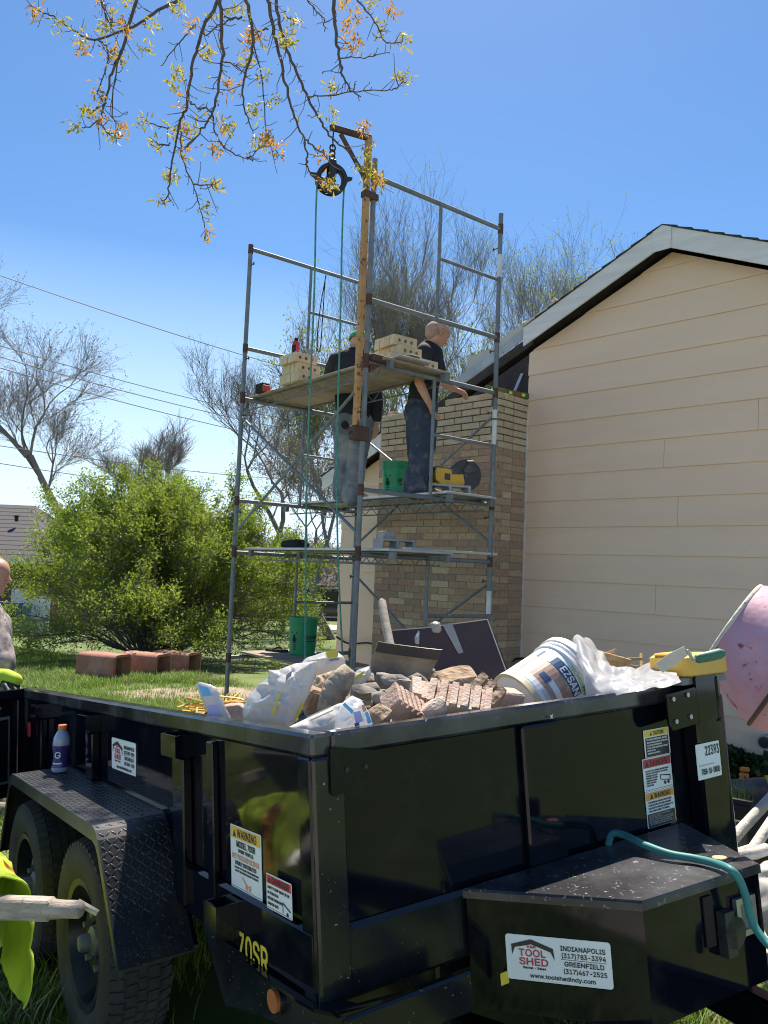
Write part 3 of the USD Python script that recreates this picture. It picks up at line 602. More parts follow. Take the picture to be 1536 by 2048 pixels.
# ---- stickers: a sheet with its lettering, on a face given by origin (top left), across, down, out
def sheet(name, parent, o, ex, ez, w, h, items, base='sticker', r=.004):
    ex, ez = V(ex, float), V(ez, float); ex /= np.linalg.norm(ex); ez /= np.linalg.norm(ez); ey = -np.cross(ex, ez)   # ez down; ey out
    s = thing(name, parent=str(parent.GetPath())); o = V(o, float)
    fr = lambda m, dz: place(m, o + ey * dz, ex, -ez, ey)
    p = sbox(0, -h, w, 0).buffer(-r).buffer(r); b = trimesh.creation.extrude_polygon(p, .0012, engine='earcut'); obj('sheet', fr(b, .0006), M[base], s)
    by = {}
    for it in items:
        kind, m_, *a = it
        if kind == 't':
            x, y, hh, ww, st = a; m = text(st, hh, ww, depth=.0006); m.apply_translation((x, -y, 0)); dz = .0028
        elif kind == 'b': x0, y0, x1, y1 = a; m = bx((x0, -y1, 0), (x1, -y0, .0007)); dz = .0019
        elif kind == 'p': m = trimesh.creation.extrude_polygon(Polygon([(x, -y) for x, y in a[0]]), .0006, engine='earcut'); dz = .0029
        by.setdefault((kind, m_), []).append(fr(m, dz))
    for (kind, m_), ms in by.items(): tag(obj({'t': 'lettering', 'b': 'band', 'p': 'symbol'}[kind], ms, M[m_], s), kind='stuff' if len(ms) > 1 else None)
    return s
tri = lambda x, y, s: [(x, y), (x + s, y), (x + s / 2, y - s * .9)]
def lines(x, y, w, n, h, dy, m, words): return [('t', m, x, y + i * dy, h, w * f, t) for i, (t, f) in enumerate(words[:n])]
shed = lambda w, h: [('p', 'stk_black', [(.06 * w, .45 * h), (.055 * w, .22 * h), (.25 * w, .08 * h), (.46 * w, .25 * h), (.47 * w, .50 * h), (.435 * w, .33 * h), (.25 * w, .19 * h), (.09 * w, .28 * h)]),
    ('t', 'stk_red', .21 * w, .275 * h, .055 * h, .085 * w, 'K&R'), ('t', 'stk_red', .125 * w, .46 * h, .15 * h, .26 * w, 'TOOL'), ('t', 'stk_red', .125 * w, .65 * h, .15 * h, .28 * w, 'SHED'), ('t', 'stk_black', .16 * w, .735 * h, .05 * h, .22 * w, 'Rental - Sales'),
    ('t', 'stk_black', .53 * w, .265 * h, .10 * h, .42 * w, 'INDIANAPOLIS'), ('t', 'stk_black', .54 * w, .42 * h, .10 * h, .41 * w, '(317)783-3394'), ('b', 'stk_black', .53 * w, .455 * h, .95 * w, .465 * h), ('t', 'stk_black', .56 * w, .60 * h, .10 * h, .37 * w, 'GREENFIELD'), ('t', 'stk_black', .55 * w, .76 * h, .10 * h, .40 * w, '(317)467-2525'), ('t', 'stk_black', .22 * w, .92 * h, .085 * h, .62 * w, 'www.toolshedindy.com')]
bl = (q1[3] - q1[0]) / np.linalg.norm(q1[3] - q1[0]); o2 = q1[0] + bl * .098 + V([bl[1], -bl[0]]) * -.0005
sheet('shop_sticker', tr, (o2[0], o2[1], -.545), (bl[0], bl[1], 0), (0, 0, -1), .262, .108, shed(.262, .108), r=.008)
sheet('shop_sticker', tr, (-.001, 1.573, -.135), (0, -1, 0), (0, 0, -1), .285, .118, shed(.285, .118), r=.008)
sheet('warning_sticker', tr, (-.001, .478, -.284), (0, -1, 0), (0, 0, -1), .19, .167, [('b', 'stk_amber', .004, .003, .186, .034), ('p', 'stk_black', tri(.018, .03, .02)), ('t', 'stk_black', .045, .029, .021, .12, 'WARNING'), ('t', 'stk_black', .04, .055, .016, .115, 'MODEL 70SR'), ('t', 'stk_black', .05, .069, .009, .095, 'GVWR 7000 LB.'), ('t', 'stk_sal', .012, .088, .013, .165, 'NET PAYLOAD 5120 LB'), ('t', 'stk_black', .03, .103, .010, .13, 'EVENLY DISTRIBUTED'), ('t', 'stk_black', .025, .113, .005, .15, 'FAILURE TO FOLLOW THIS WARNING MAY'), ('t', 'stk_black', .03, .122, .005, .14, 'RESULT IN SERIOUS INJURY OR DEATH'), ('p', 'stk_sal', [(.07, .13), (.075, .13), (.105, .147), (.125, .143), (.126, .147), (.10, .152)]), ('p', 'stk_sal', [(.098 + .006 * math.cos(t), .154 + .006 * math.sin(t)) for t in np.linspace(0, 6.2, 12)]), ('p', 'stk_sal', [(.118 + .006 * math.cos(t), .154 + .006 * math.sin(t)) for t in np.linspace(0, 6.2, 12)]), ('b', 'stk_black', .004, .1625, .186, .1635)])
sheet('danger_sticker', tr, (-.0145 - .001, .234, -.363), (0, -1, 0), (0, 0, -1), .134, .085, [('b', 'stk_red', .003, .003, .131, .023), ('p', 'stk_black', tri(.012, .02, .014)), ('t', 'stk_black', .032, .0195, .014, .09, 'DANGER')] + lines(.008, .035, .115, 4, .0062, .013, 'stk_black', [('SAFETY PROP MUST BE IN', 1), ('UP POSITION', .5), ('BEFORE WORKING', .68), ('UNDER BED', .5)]) + [('p', 'stk_black', [(.088, .052), (.128, .066), (.128, .069), (.09, .056), (.09, .078), (.088, .078)]), ('p', 'stk_black', [(.112 + .005 * math.cos(t), .077 + .005 * math.sin(t)) for t in np.linspace(0, 6.2, 12)]), ('b', 'stk_black', .003, .081, .131, .082)])
fs = lambda name, x, z, w, h, it: sheet(name, tr, (x, -.003, z), (1, 0, 0), (0, 0, -1), w, h, it)
fs('caution_sticker', 1.243, -.133, .134, .088, [('b', 'stk_yellow', .003, .003, .131, .022), ('p', 'stk_black', tri(.03, .019, .013)), ('t', 'stk_black', .048, .0185, .012, .055, 'CAUTION'), ('b', 'stk_black', .006, .025, .128, .086)] + [('t', 'sticker', .010, .034, .0055, .112, 'TO AVOID PERSONAL INJURY')] + [('t', 'sticker', .012, .043 + .0085 * i, .0045, .11 * f, s_) for i, (s_, f) in enumerate([('READ OWNERS MANUAL BEFORE USE', 1), ('STAY CLEAR OF MOVING BED', .7), ('DO NOT EXCEED GROSS VEHICLE WEIGHT', 1), ('KEEP LEVEL', .4), ('SPREAD LOAD EVENLY', .6)])])
fs('danger_sticker', 1.224, -.222, .150, .104, [('b', 'stk_red', .003, .003, .147, .030), ('p', 'stk_black', tri(.012, .027, .02)), ('t', 'stk_black', .038, .026, .018, .09, 'DANGER')] + [('t', 'stk_black', .012, .043 + .0075 * i, .0048, .12 * f, s_) for i, (s_, f) in enumerate([('DO NOT GO UNDER RAISED BED', 1), ('UNLESS SUPPORTED TO AVOID', .95), ('SERIOUS INJURY', .5), ('PROPERLY SUPPORT', .5), ('DUMP BED USING', .46), ('PROP IN SAFE', .42), ('LOCATION', .3)])] + [('p', 'stk_black', [(.085, .058), (.138, .064), (.138, .082), (.09, .076), (.09, .074), (.135, .079), (.135, .067), (.088, .061), (.088, .074), (.085, .074)])] + [('p', 'stk_black', [(c + .006 * math.cos(t), .086 + .006 * math.sin(t)) for t in np.linspace(0, 6.2, 12)]) for c in (.108, .126)] + [('b', 'stk_black', .006, .099, .144, .1)])
fs('warning_sticker', 1.224, -.327, .150, .111, [('b', 'stk_orange', .003, .003, .147, .026), ('p', 'stk_black', tri(.022, .023, .018)), ('t', 'stk_black', .045, .022, .015, .085, 'WARNING')] + [('t', 'stk_black', .012, .036 + .009 * i, .0055, .128 * f, s_) for i, (s_, f) in enumerate([('CYLINDER UNDER PRESSURE', .95), ('CAN CAUSE SEVERE INJURY', .93), ('OR DEATH AND/OR DAMAGE TO', 1), ('THE UNIT AND CYLINDER.', .85)])] + [('b', 'stk_black', .004, .068, .146, .110)] + [('t', 'stk_grey', .010, .075 + .0055 * i, .003, .125 * f, s_) for i, (s_, f) in enumerate([('MATERIAL MUST SLIDE FREELY', .9), ('RAISE ONLY WHEN LEVEL AND', .5), ('NEVER OVERLOAD THE REAR OF BED', 1), ('KEEP CLEAR OF OVERHEAD LINES AND', 1), ('BYSTANDERS WHILE RAISING', .9), ('LOWER BED BEFORE MOVING AWAY', 1)])])
sheet('number_sticker', tr, (1.425, -.067, -.195), (1, 0, 0), (0, 0, -1), .135, .115, [('t', 'stk_black', .05, .040, .030, .08, '22393'), ('b', 'stk_black', .012, .068, .016, .073), ('b', 'stk_grey', .022, .068, .095, .072), ('t', 'stk_black', .02, .100, .018, .105, '70SR-10-5WDD')])
ct = text('70SR', .062, .175, depth=.0008)
obj('model_number', place(ct, (-.0175, .410, -.613), (0, -1, 0), (0, .0, 1.), (-1, 0, 0)), M['stk_yellow'], tr)
obj('chalk_mark', place(text('x', .013, .012), (.795, -.0235, -.045), (1, 0, 0), (0, 0, 1), (0, -1, 0)), M['sticker'], tr)
obj('panel_seam', bx((.8352, -.0075, wb), (.8372, -.0026, wr - .002)), M['stk_sal'], tr)
obj('clearance_tag', rbx((.46, -.108, -.665), (.5, -.1055, -.635)), M['stk_yellow'], tr)
# hose over the tool box
M['hose'] = mat('teal_hose', (.06, .25, .23), .5, scale=8, col2=(.045, .19, .18), spec=.3)
hp = [TF.w(TF.hit(x, y, 2, zl + hgt)) for x, y, hgt in ((1216, 1690, .0), (1225, 1668, .034), (1250, 1671, .036), (1290, 1690, .03), (1340, 1708, .02), (1390, 1717, .016), (1432, 1727, .017), (1462, 1740, .018))]
hp += [TF.w(TF.hit(x, y, 1, d)) for x, y, d in ((1480, 1762, -.462), (1492, 1795, -.468), (1504, 1842, -.47), (1528, 1880, -.50), (1562, 1912, -.54), (1640, 1990, -.6))]
tag(obj('hose', tube(spline(hp), .0105, 12), M['hose'], smooth=True), 'teal rubber hose lying across the black tool box lid', 'hose')
# drink bottle on the fender
M['bottle'] = mat('bottle_plastic', (.30, .34, .44), .15, var=.1, coat=.3); M['blabel'] = mat('bottle_label', (.045, .035, .17), .3, var=.3, scale=20); M['bcap'] = mat('bottle_cap', (.75, .18, .06), .4)
bo = thing('drink_bottle', 'purple sports drink bottle with an orange cap on the trailer fender', 'bottle', mat=Frame(TF.w((-.075, 2.08, -.312)), _right, np.cross((0, 0, 1.), _right), (0, 0, 1)).mat())
s_ = .96
obj('bottle', lathe(V([(0, 0), (.032, 0), (.037, .006), (.037, .02), (.034, .03), (.031, .06), (.033, .085), (.038, .11), (.038, .13), (.036, .15), (.024, .175), (.016, .185), (.016, .19), (0, .19)]) * s_, 28), M['bottle'], bo, smooth=40)
obj('label', lathe(V([(.0375, .02), (.0347, .03), (.0318, .06), (.0338, .085), (.0388, .112), (.0388, .118)]) * s_, 28), M['blabel'], bo, smooth=True)
obj('cap', lathe(V([(0, .207), (.019, .207), (.0205, .204), (.0205, .188), (.016, .186), (0, .186)]) * s_, 24), M['bcap'], bo, smooth=40)
gl = text('G', .026, .026); v = gl.vertices.copy(); a = (v[:, 0] - .013) / .036; gl.vertices = np.c_[(.0365 + v[:, 2]) * np.sin(a), -(.0365 + v[:, 2]) * np.cos(a), v[:, 1] + .062]
gl2 = bx((-.02, 0, 0), (.02, .006, .001)); v = gl2.subdivide().subdivide().vertices; gl2 = gl2.subdivide().subdivide(); a = v[:, 0] / .036; gl2.vertices = np.c_[(.0365 + v[:, 2]) * np.sin(a), -(.0365 + v[:, 2]) * np.cos(a), v[:, 1] + .036]
obj('logo', gl, M['sticker'], bo); obj('label_band', gl2, M['sticker'], bo)
# ------------------------------------------------------------------ the heap in the trailer
M['rubble'] = mat('rubble_grey', (.28, .25, .21), .95, scale=20, col2=(.16, .14, .12), bump=1.2, bscale=80, rand=.2)
M['stone'] = mat('old_mortar_slab', (.42, .36, .27), .95, scale=26, col2=(.22, .18, .13), bump=2, bscale=60)
M['rbrick'] = mat('ribbed_brick', (.52, .36, .285), .95, scale=14, col2=(.36, .24, .185), bump=1.2, bscale=110, dusty=((.55, .46, .38), .45))
M['rbrick2'] = mat('rough_brick', (.46, .33, .21), .95, scale=22, col2=(.25, .17, .11), bump=2.5, bscale=45)
def plastic(name, col, fac=.35, rough=.25, streak=None, alpha=None):
    N = {'tc': ('texture_coordinate', {}), 'n': ('noise_texture', {'scale': 9, 'detail': 5}), 'r': ('rgb_ramp', {'ramp': [(.3, tuple(k * .86 for k in col)), (.7, col)]}), 'p': ('principled_bsdf', {'roughness': rough, 'coat_weight': .25}),
         'bn': ('noise_texture', {'type': 'ridged_multifractal', 'scale': 11, 'detail': 5, 'roughness': .55}), 'b': ('bump', {'strength': .8, 'distance': .012}), 't': ('translucent_bsdf', {}), 'm': ('mix_closure', {'fac': fac})}
    Lk = [('tc.object', 'n.vector'), ('tc.object', 'bn.vector'), ('bn.fac', 'b.height'), ('b.normal', 'p.normal'), ('n.fac', 'r.fac'), ('r.color', 'p.base_color'), ('r.color', 't.color'), ('p.BSDF', 'm.closure1'), ('t.BSDF', 'm.closure2')]; out = 'm.closure'
    if alpha:
        N['tr'] = ('transparent_bsdf', {}); N['m2'] = ('mix_closure', {'fac': alpha}); Lk += [('m.closure', 'm2.closure1'), ('tr.BSDF', 'm2.closure2')]; out = 'm2.closure'
    return usdkit.material(stage, f'/World/Looks/{name}', N, Lk, surface=out)
M['bag'] = plastic('white_bag', (.74, .73, .71)); M['film'] = plastic('clear_film', (.85, .87, .9), .4, .15, alpha=.35); M['sheetp'] = plastic('plastic_sheet', (.74, .74, .75), .4, .2, alpha=.15)
M['bagy'] = mat('bag_yellow', (.78, .60, .06), .4); M['kraft'] = mat('kraft_paper', (.50, .37, .24), .8, scale=6, bump=.8)
M['board'] = mat('brown_board', (.062, .034, .028), .45, scale=3, col2=(.045, .026, .022), specks=((.35, .3, .27), .06), speckscale=45)
M['cutedge'] = mat('board_edge', (.6, .52, .42), .8); M['tape'] = mat('grey_tape', (.33, .30, .28), .4, bump=.6)
M['yellow'] = mat('yellow_plastic', (.72, .42, .06), .45, scale=6, col2=(.62, .35, .05), specks=((.2, .14, .07), .1), speckscale=14)
M['handle'] = mat('ash_handle', (.46, .40, .33), .8, scale=7, col2=(.27, .22, .17), bump=.8, aniso=(1.2, 9, 9), specks=((.16, .13, .1), .1), speckscale=30)
M['shov'] = mat('shovel_steel', (.17, .13, .09), .6, scale=12, col2=(.09, .07, .05), bump=.5, dusty=((.32, .25, .16), .4)); M['shovd'] = mat('shovel_dark', (.05, .045, .045), .5, scale=12)
M['blue'] = mat('label_blue', (.03, .09, .22), .35); M['green'] = mat('label_green', (.25, .55, .14), .4); M['photo'] = mat('label_print', (.45, .30, .23), .4, scale=18, col2=(.28, .17, .13)); M['skyb'] = mat('print_blue', (.16, .48, .75), .4); M['lilac'] = mat('print_lilac', (.50, .45, .72), .4)
class Plane:
    "a tilted plane at a real distance; yaw and pitch turn it away from facing the viewer"
    def __init__(s, px, py, Y, yaw=0, pitch=0):
        o = at(px, py, Y); R = trimesh.transformations.euler_matrix(math.radians(pitch), 0, math.radians(yaw), 'sxyz')[:3, :3]
        s.F = Frame(o, R @ V([1., 0, 0]), R @ V([0, 0, 1.]), R @ V([0, -1., 0]))
    def p(s, px, py): return s.F.hit(px, py, 2, 0)[:2]
def creases(xy, seed, n=26, w=.035):
    "sharp folds along random lines"
    g_ = np.random.default_rng(seed); xy = V(xy); c = xy.mean(0); R = np.ptp(xy, axis=0).max(); out = np.zeros(len(xy))
    for _ in range(n):
        a = g_.uniform(0, math.pi); n_ = V([math.cos(a), math.sin(a)]); d = (xy - c) @ n_ - g_.uniform(-.55, .55) * R; t = (xy - c) @ V([-n_[1], n_[0]]) - g_.uniform(-.4, .4) * R
        out += g_.uniform(-.6, 1) * np.clip(1 - np.abs(d) / (w * g_.uniform(.5, 1.5)), 0, 1) * np.clip(1 - np.abs(t) / (R * g_.uniform(.15, .5)), 0, 1)
    return out
def pillow(pl, poly, thick, seed=0, crumple=.02, n=26, flat=.0, freq=9, power=.5):
    "a closed stuffed shape: outline with real thickness, bulging between its edges"
    P = Polygon([pl.p(*q) for q in poly]).buffer(0); x0, y0, x1, y1 = P.bounds; h_ = max(x1 - x0, y1 - y0) / n
    from shapely.geometry import Point
    ring = P.exterior; bd = [ring.interpolate(t, normalized=True) for t in np.linspace(0, 1, int(ring.length / h_) + 8, endpoint=False)]
    g_ = np.random.default_rng(seed); pts = [(b.x, b.y) for b in bd]; nb = len(pts)
    for x in np.arange(x0, x1, h_):
        for y in np.arange(y0, y1, h_):
            q = Point(x + g_.uniform(-.2, .2) * h_, y + g_.uniform(-.2, .2) * h_)
            if P.contains(q) and ring.distance(q) > h_ * .45: pts.append((q.x, q.y))
    pts = V(pts); from scipy.spatial import Delaunay
    T = [t for t in Delaunay(pts).simplices if P.contains(Point(*pts[t].mean(0)))]
    T = V(T); a_ = pts[T[:, 1]] - pts[T[:, 0]]; b_ = pts[T[:, 2]] - pts[T[:, 0]]; cr_ = a_[:, 0] * b_[:, 1] - a_[:, 1] * b_[:, 0]; T[cr_ < 0] = T[cr_ < 0][:, ::-1]
    d = V([ring.distance(Point(*q)) for q in pts]); dm = d.max(); z = thick * (d / dm) ** power; z[:nb] = .0
    nz = lambda s_: (meshkit.fbm(np.c_[pts * freq, np.full(len(pts), s_)]) - .5) * 2 + .6 * (.5 - np.abs(meshkit.fbm(np.c_[pts * freq * 1.9, np.full(len(pts), s_ + 5.)]) - .5) * 2 - .3)
    w = (d / dm) ** .3
    zf, zb = z * (1 - flat) + crumple * nz(seed + .5) * w + crumple * .75 * creases(pts, seed + 3, w=h_ * 2.6) * w, -z * .6 - .003 * (d > 0)
    v = np.vstack([np.c_[pts, zf + .001], np.c_[pts, zb - .001]]); N_ = len(pts)
    F_ = [T, T[:, ::-1] + N_]; side = []
    for i in range(nb):
        j = (i + 1) % nb; side += [[i, i + N_, j + N_], [i, j + N_, j]]
    o_ = pts[:nb]; area = np.sum(o_[:, 0] * np.roll(o_[:, 1], -1) - np.roll(o_[:, 0], -1) * o_[:, 1])
    side = V(side); F_.append(side if area > 0 else side[:, ::-1])
    return trimesh.Trimesh(pl.F.w(v), np.vstack(F_), process=False)
def on(pl, poly, z, t=.0015):
    m = trimesh.creation.extrude_polygon(Polygon([pl.p(*q) for q in poly]).buffer(0), t, engine='earcut'); m.vertices = pl.F.w(m.vertices + (0, 0, z)); return m
# packed fill under everything
def hw(x, y): return -.20 + .19 * np.exp(-(((x - .75) / .75) ** 2 + ((y - 1.0) / .95) ** 2))
xs, ys = np.linspace(.014, W - .014, 60), np.linspace(.042, 2.95, 100)
fl = grid(xs, ys, lambda x, y: hw(x, y) + .05 * (meshkit.fbm(np.stack([x, y, 0 * x], -1) * 9) - .5))
fl.vertices = TF.w(fl.vertices); tag(obj('rubble_fill', fl, M['rubble'], smooth=False), 'fine grey mortar rubble filling the trailer bed', 'rubble', kind='stuff')
g = np.random.default_rng(21); rk = []
for i in range(640):
    x, y = g.uniform(.08, 1.6), g.uniform(.1, 2.6)
    if i < 440: x, y = g.normal(.66, .27), g.normal(.62, .32)
    x, y = np.clip(x, .08, 1.6), np.clip(y, .1, 2.7); r = g.uniform(.01, .036) * (1 if i < 500 else .7)
    rk.append(rock(TF.w((x, y, hw(x, y) + r * .5)), r, 100 + i, (1, 1, .75)))
tag(obj('rubble_lumps', rk, M['rubble']), 'loose grey mortar lumps heaped in front of the shovel', 'rubble', kind='stuff')
for i, (px, py, Y, r) in enumerate([(795, 1365, 2.75, .055), (815, 1372, 2.7, .045), (770, 1362, 2.8, .05), (838, 1362, 2.85, .05), (725, 1388, 2.6, .045), (742, 1378, 2.7, .04), (790, 1385, 2.6, .03), (760, 1395, 2.5, .035), (845, 1345, 3.0, .05), (735, 1360, 2.85, .04)]):
    tag(obj('mortar_lump', disp(rock(at(px, py, Y), r * .72, 40 + i, (1.25, 1, .75)).subdivide().subdivide(), r * .3, 22, i), M['rubble'], smooth=40), ['grey mortar lump directly under the left end of the shovel blade', 'pale mortar lump under the middle of the shovel blade', 'grey mortar lump tucked under the shovel blade corner', 'grey mortar lump under the right end of the shovel blade', 'grey mortar lump nearest the stone slab and clear bag', 'pale mortar lump between stone slab and left ribbed brick', 'small mortar lump touching the top of the left ribbed brick', 'smallest mortar lump left of the left ribbed brick', 'grey mortar lump between shovel blade and rough yellow brick', 'grey mortar lump between torn bag and shovel blade'][i], 'rubble lump', 'grey mortar lumps in the trailer heap')
def ribbed(L_, W_, H_, n):
    "brick with grooves on its top face"
    p = [(-L_ / 2, 0), (L_ / 2, 0)]; e = np.linspace(L_ / 2, -L_ / 2, 2 * n)
    for i, x in enumerate(e):
        z = H_ if (i // 1) % 2 == 0 else H_
        p.append((x, H_)) if i in (0, 2 * n - 1) else None
        if 0 < i < 2 * n - 1:
            p += [(x, H_), (x, H_ - .012)] if i % 2 else [(x, H_ - .012), (x, H_)]
    m = trimesh.creation.extrude_polygon(Polygon(p).buffer(0), W_, engine='earcut'); v = m.vertices; m.vertices = np.c_[v[:, 0], v[:, 2] - W_ / 2, v[:, 1] - H_ / 2]; m.invert(); return m
def posed(m, px, py, Y, rx=0, ry=0, rz=0):
    m = m.copy(); m.apply_transform(trimesh.transformations.euler_matrix(*map(math.radians, (rx, ry, rz)), 'sxyz')); return move(m, at(px, py, Y))
BL = lambda n, m, mt, l: tag(obj(n, m, mt, smooth=False), l, 'brick')
BL('ribbed_brick', disp(posed(ribbed(.185, .09, .07, 6).subdivide().subdivide(), 918, 1405, 2.46, 34, 6, -8), .006, 40, 2), M['rbrick'], 'large pink ribbed brick lying grooves-up by the front rail')
BL('ribbed_brick', disp(posed(ribbed(.115, .075, .065, 6).subdivide().subdivide(), 808, 1415, 2.40, 34, 30, 30), .005, 40, 3), M['rbrick'], 'ribbed brick tilted on its side left of the pink one')
BL('ribbed_brick', posed(ribbed(.09, .085, .07, 2), 848, 1390, 2.62, 30, 8, 4), M['rbrick'], 'shaded ribbed brick half behind the large pink ribbed brick')
BL('rough_brick', disp(posed(rbx((-.065, -.04, -.03), (.065, .04, .03), .008).subdivide().subdivide(), 912, 1366, 2.8, 25, -12, 14), .02, 22, 3), M['rbrick2'], 'rough yellow brick at the top of the brick pile')
BL('split_brick', disp(posed(ribbed(.09, .07, .06, 3).subdivide(), 970, 1388, 2.62, 40, 32, -25), .012, 20, 4), M['rbrick2'], 'split tan brick right of the pink ribbed brick')
BL('brown_brick', posed(rbx((-.06, -.04, -.035), (.06, .04, .035), .006), 1005, 1400, 2.7, 8, 6, 20), M['rbrick'], 'plain brown brick beside the white pail')
BL('brick_chunk', disp(rock(at(868, 1420, 2.32), .042, 81).subdivide().subdivide(), .014, 25, 5), M['rbrick'], 'small pale brick chunk leaning on the front rail')
BL('brick_chunk', disp(rock(at(762, 1432, 2.26), .038, 82, (1, 1, 1)).subdivide().subdivide(), .012, 25, 6), M['rbrick2'], 'tan brick chunk beside the clear plastic bag')
BL('brick_chunk', disp(rock(at(470, 1428, 2.75), .05, 83, (1.2, 1, .8)).subdivide().subdivide(), .02, 20, 7), M['rbrick'], 'broken reddish brick behind the left rail')
BL('brick_chunk', posed(rbx((-.045, -.03, -.04), (.045, .03, .04), .01), 632, 1402, 2.75, 15, 20, 30), M['rbrick2'], 'shaded brown brick between the white bag and stone slab')
pl = Plane(660, 1380, 2.72, 8, -18)
tag(obj('stone_slab', disp(pillow(pl, [(636, 1425), (640, 1395), (652, 1365), (668, 1345), (690, 1332), (707, 1345), (704, 1368), (690, 1392), (672, 1425)], .03, 4, .01), .012, 30, 2), M['stone'], smooth=50), 'pale rough mortar slab standing beside the big white bag', 'slab')
# bags
pl = Plane(560, 1390, 2.5, -8, -22)
bg = thing('cement_bag', 'big white empty cement bag with a yellow panel bulging over the left rail', 'bag')
obj('bag', pillow(pl, [(488, 1448), (485, 1420), (496, 1393), (520, 1368), (538, 1355), (537, 1340), (560, 1340), (590, 1327), (634, 1322), (632, 1345), (622, 1375), (606, 1410), (592, 1440), (578, 1458), (530, 1456)], .05, 11, .028, 46), M['bag'], bg, smooth=28)
obj('printed_panel', on(pl, [(585, 1420), (606, 1403), (609, 1415), (596, 1440), (584, 1447)], .012), M['bagy'], bg)
obj('printed_stripe', on(pl, [(605, 1335), (620, 1331), (618, 1346), (601, 1349)], .02), M['bagy'], bg); obj('printed_stripe', on(pl, [(566, 1398), (572, 1394), (556, 1440), (550, 1440)], .055), M['bagy'], bg)
obj('printed_stripe', on(pl, [(580, 1358), (592, 1350), (586, 1372), (578, 1376)], .05), M['tape'], bg)
pl = Plane(650, 1330, 2.95, 10, -30)
b2 = thing('cement_bag', 'crumpled white cement bag with yellow logo behind the stone slab', 'bag')
obj('bag', pillow(pl, [(595, 1335), (610, 1318), (640, 1308), (668, 1304), (688, 1318), (692, 1332), (676, 1345), (648, 1350), (625, 1352)], .05, 12, .02, 36), M['bag'], b2, smooth=28)
obj('printed_panel', on(pl, [(647, 1319), (662, 1311), (672, 1317), (672, 1326), (652, 1329)], .056), M['bagy'], b2); obj('printed_panel', on(pl, [(654, 1331), (673, 1327), (674, 1332), (656, 1335)], .054), M['tape'], b2)
pl = Plane(640, 1355, 2.85, 10, -20)
obj_ = tag(obj('paper_bag', pillow(pl, [(622, 1375), (632, 1352), (650, 1347), (668, 1340), (664, 1365), (650, 1385), (630, 1390)], .03, 13, .015), M['kraft'], smooth=60), 'torn brown paper bag layer behind the white cement bag', 'bag')
pl = Plane(705, 1352, 2.8, 20, -25)
b3 = thing('cement_bag', 'small white and yellow torn bag left of the shovel blade', 'bag')
obj('bag', pillow(pl, [(698, 1372), (702, 1352), (715, 1340), (738, 1332), (742, 1350), (730, 1368), (712, 1378)], .03, 14, .012, 30), M['bag'], b3, smooth=28); obj('printed_panel', on(pl, [(706, 1358), (722, 1348), (724, 1356), (708, 1367)], .034), M['bagy'], b3)
pl = Plane(640, 1440, 2.2, 14, -40)
b4 = thing('paper_sheet', 'flat white printed sheet lying along the near left corner rail', 'paper')
obj('sheet', pillow(pl, [(562, 1462), (590, 1448), (628, 1430), (675, 1408), (692, 1404), (692, 1452), (650, 1464), (600, 1470)], .012, 15, .008, 36), M['bag'], b4, smooth=28)
for i, (a, b) in enumerate([((612, 1441), (660, 1419)), ((618, 1447), (664, 1426))]):
    obj('printed_line', on(pl, [a, b, (b[0], b[1] + 2.5), (a[0], a[1] + 2.5)], .018), M['tape'], b4)
pl = Plane(708, 1430, 2.16, 6, -15)
b5 = thing('clear_bag', 'clear plastic bag with blue and purple packaging by the front rail', 'bag')
obj('bag', pillow(pl, [(668, 1458), (672, 1428), (688, 1402), (704, 1391), (722, 1399), (738, 1425), (746, 1450), (714, 1460)], .03, 16, .016, 34), M['film'], b5, smooth=28)
for nm, mt, q in (('blue_wrapper', 'skyb', [(683, 1412), (688, 1408), (705, 1424), (702, 1431)]), ('blue_wrapper', 'skyb', [(727, 1428), (733, 1425), (741, 1447), (733, 1450)]), ('lilac_wrapper', 'lilac', [(704, 1427), (718, 1424), (724, 1444), (710, 1451)]), ('orange_wrapper', 'stk_sal', [(720, 1414), (726, 1411), (731, 1424), (724, 1427)]), ('dark_print', 'blue', [(706, 1449), (715, 1447), (717, 1453), (708, 1455)])): obj(nm, on(pl, q, .036), M[mt], b5)
pl = Plane(428, 1405, 2.65, -10, -15)
b6 = thing('foil_sheet', 'folded blue and silver packaging strip sticking up behind the left rail', 'packaging')
obj('sheet', pillow(pl, [(392, 1372), (397, 1363), (420, 1369), (434, 1376), (440, 1392), (466, 1445), (424, 1447), (408, 1410)], .008, 17, .006), M['bag'], b6, smooth=60)
obj('printed_panel', on(pl, [(399, 1371), (418, 1376), (428, 1392), (408, 1394)], .011), M['skyb'], b6); obj('printed_panel', on(pl, [(416, 1412), (436, 1410), (446, 1432), (426, 1436)], .011), M['lilac'], b6)
st = []
for i in range(26):
    a = at(g.uniform(408, 480), g.uniform(1404, 1424), 3.3); b = a + g.normal(0, .07, 3) * V([1, 1, .25]); c = b + g.normal(0, .06, 3) * V([1, 1, .3]); st.append(tube(spline([a, b, c], 4), .004, 4))
tag(obj('yellow_strands', st, M['yellow']), 'tangle of yellow strands behind the left rail', 'strands', kind='stuff')
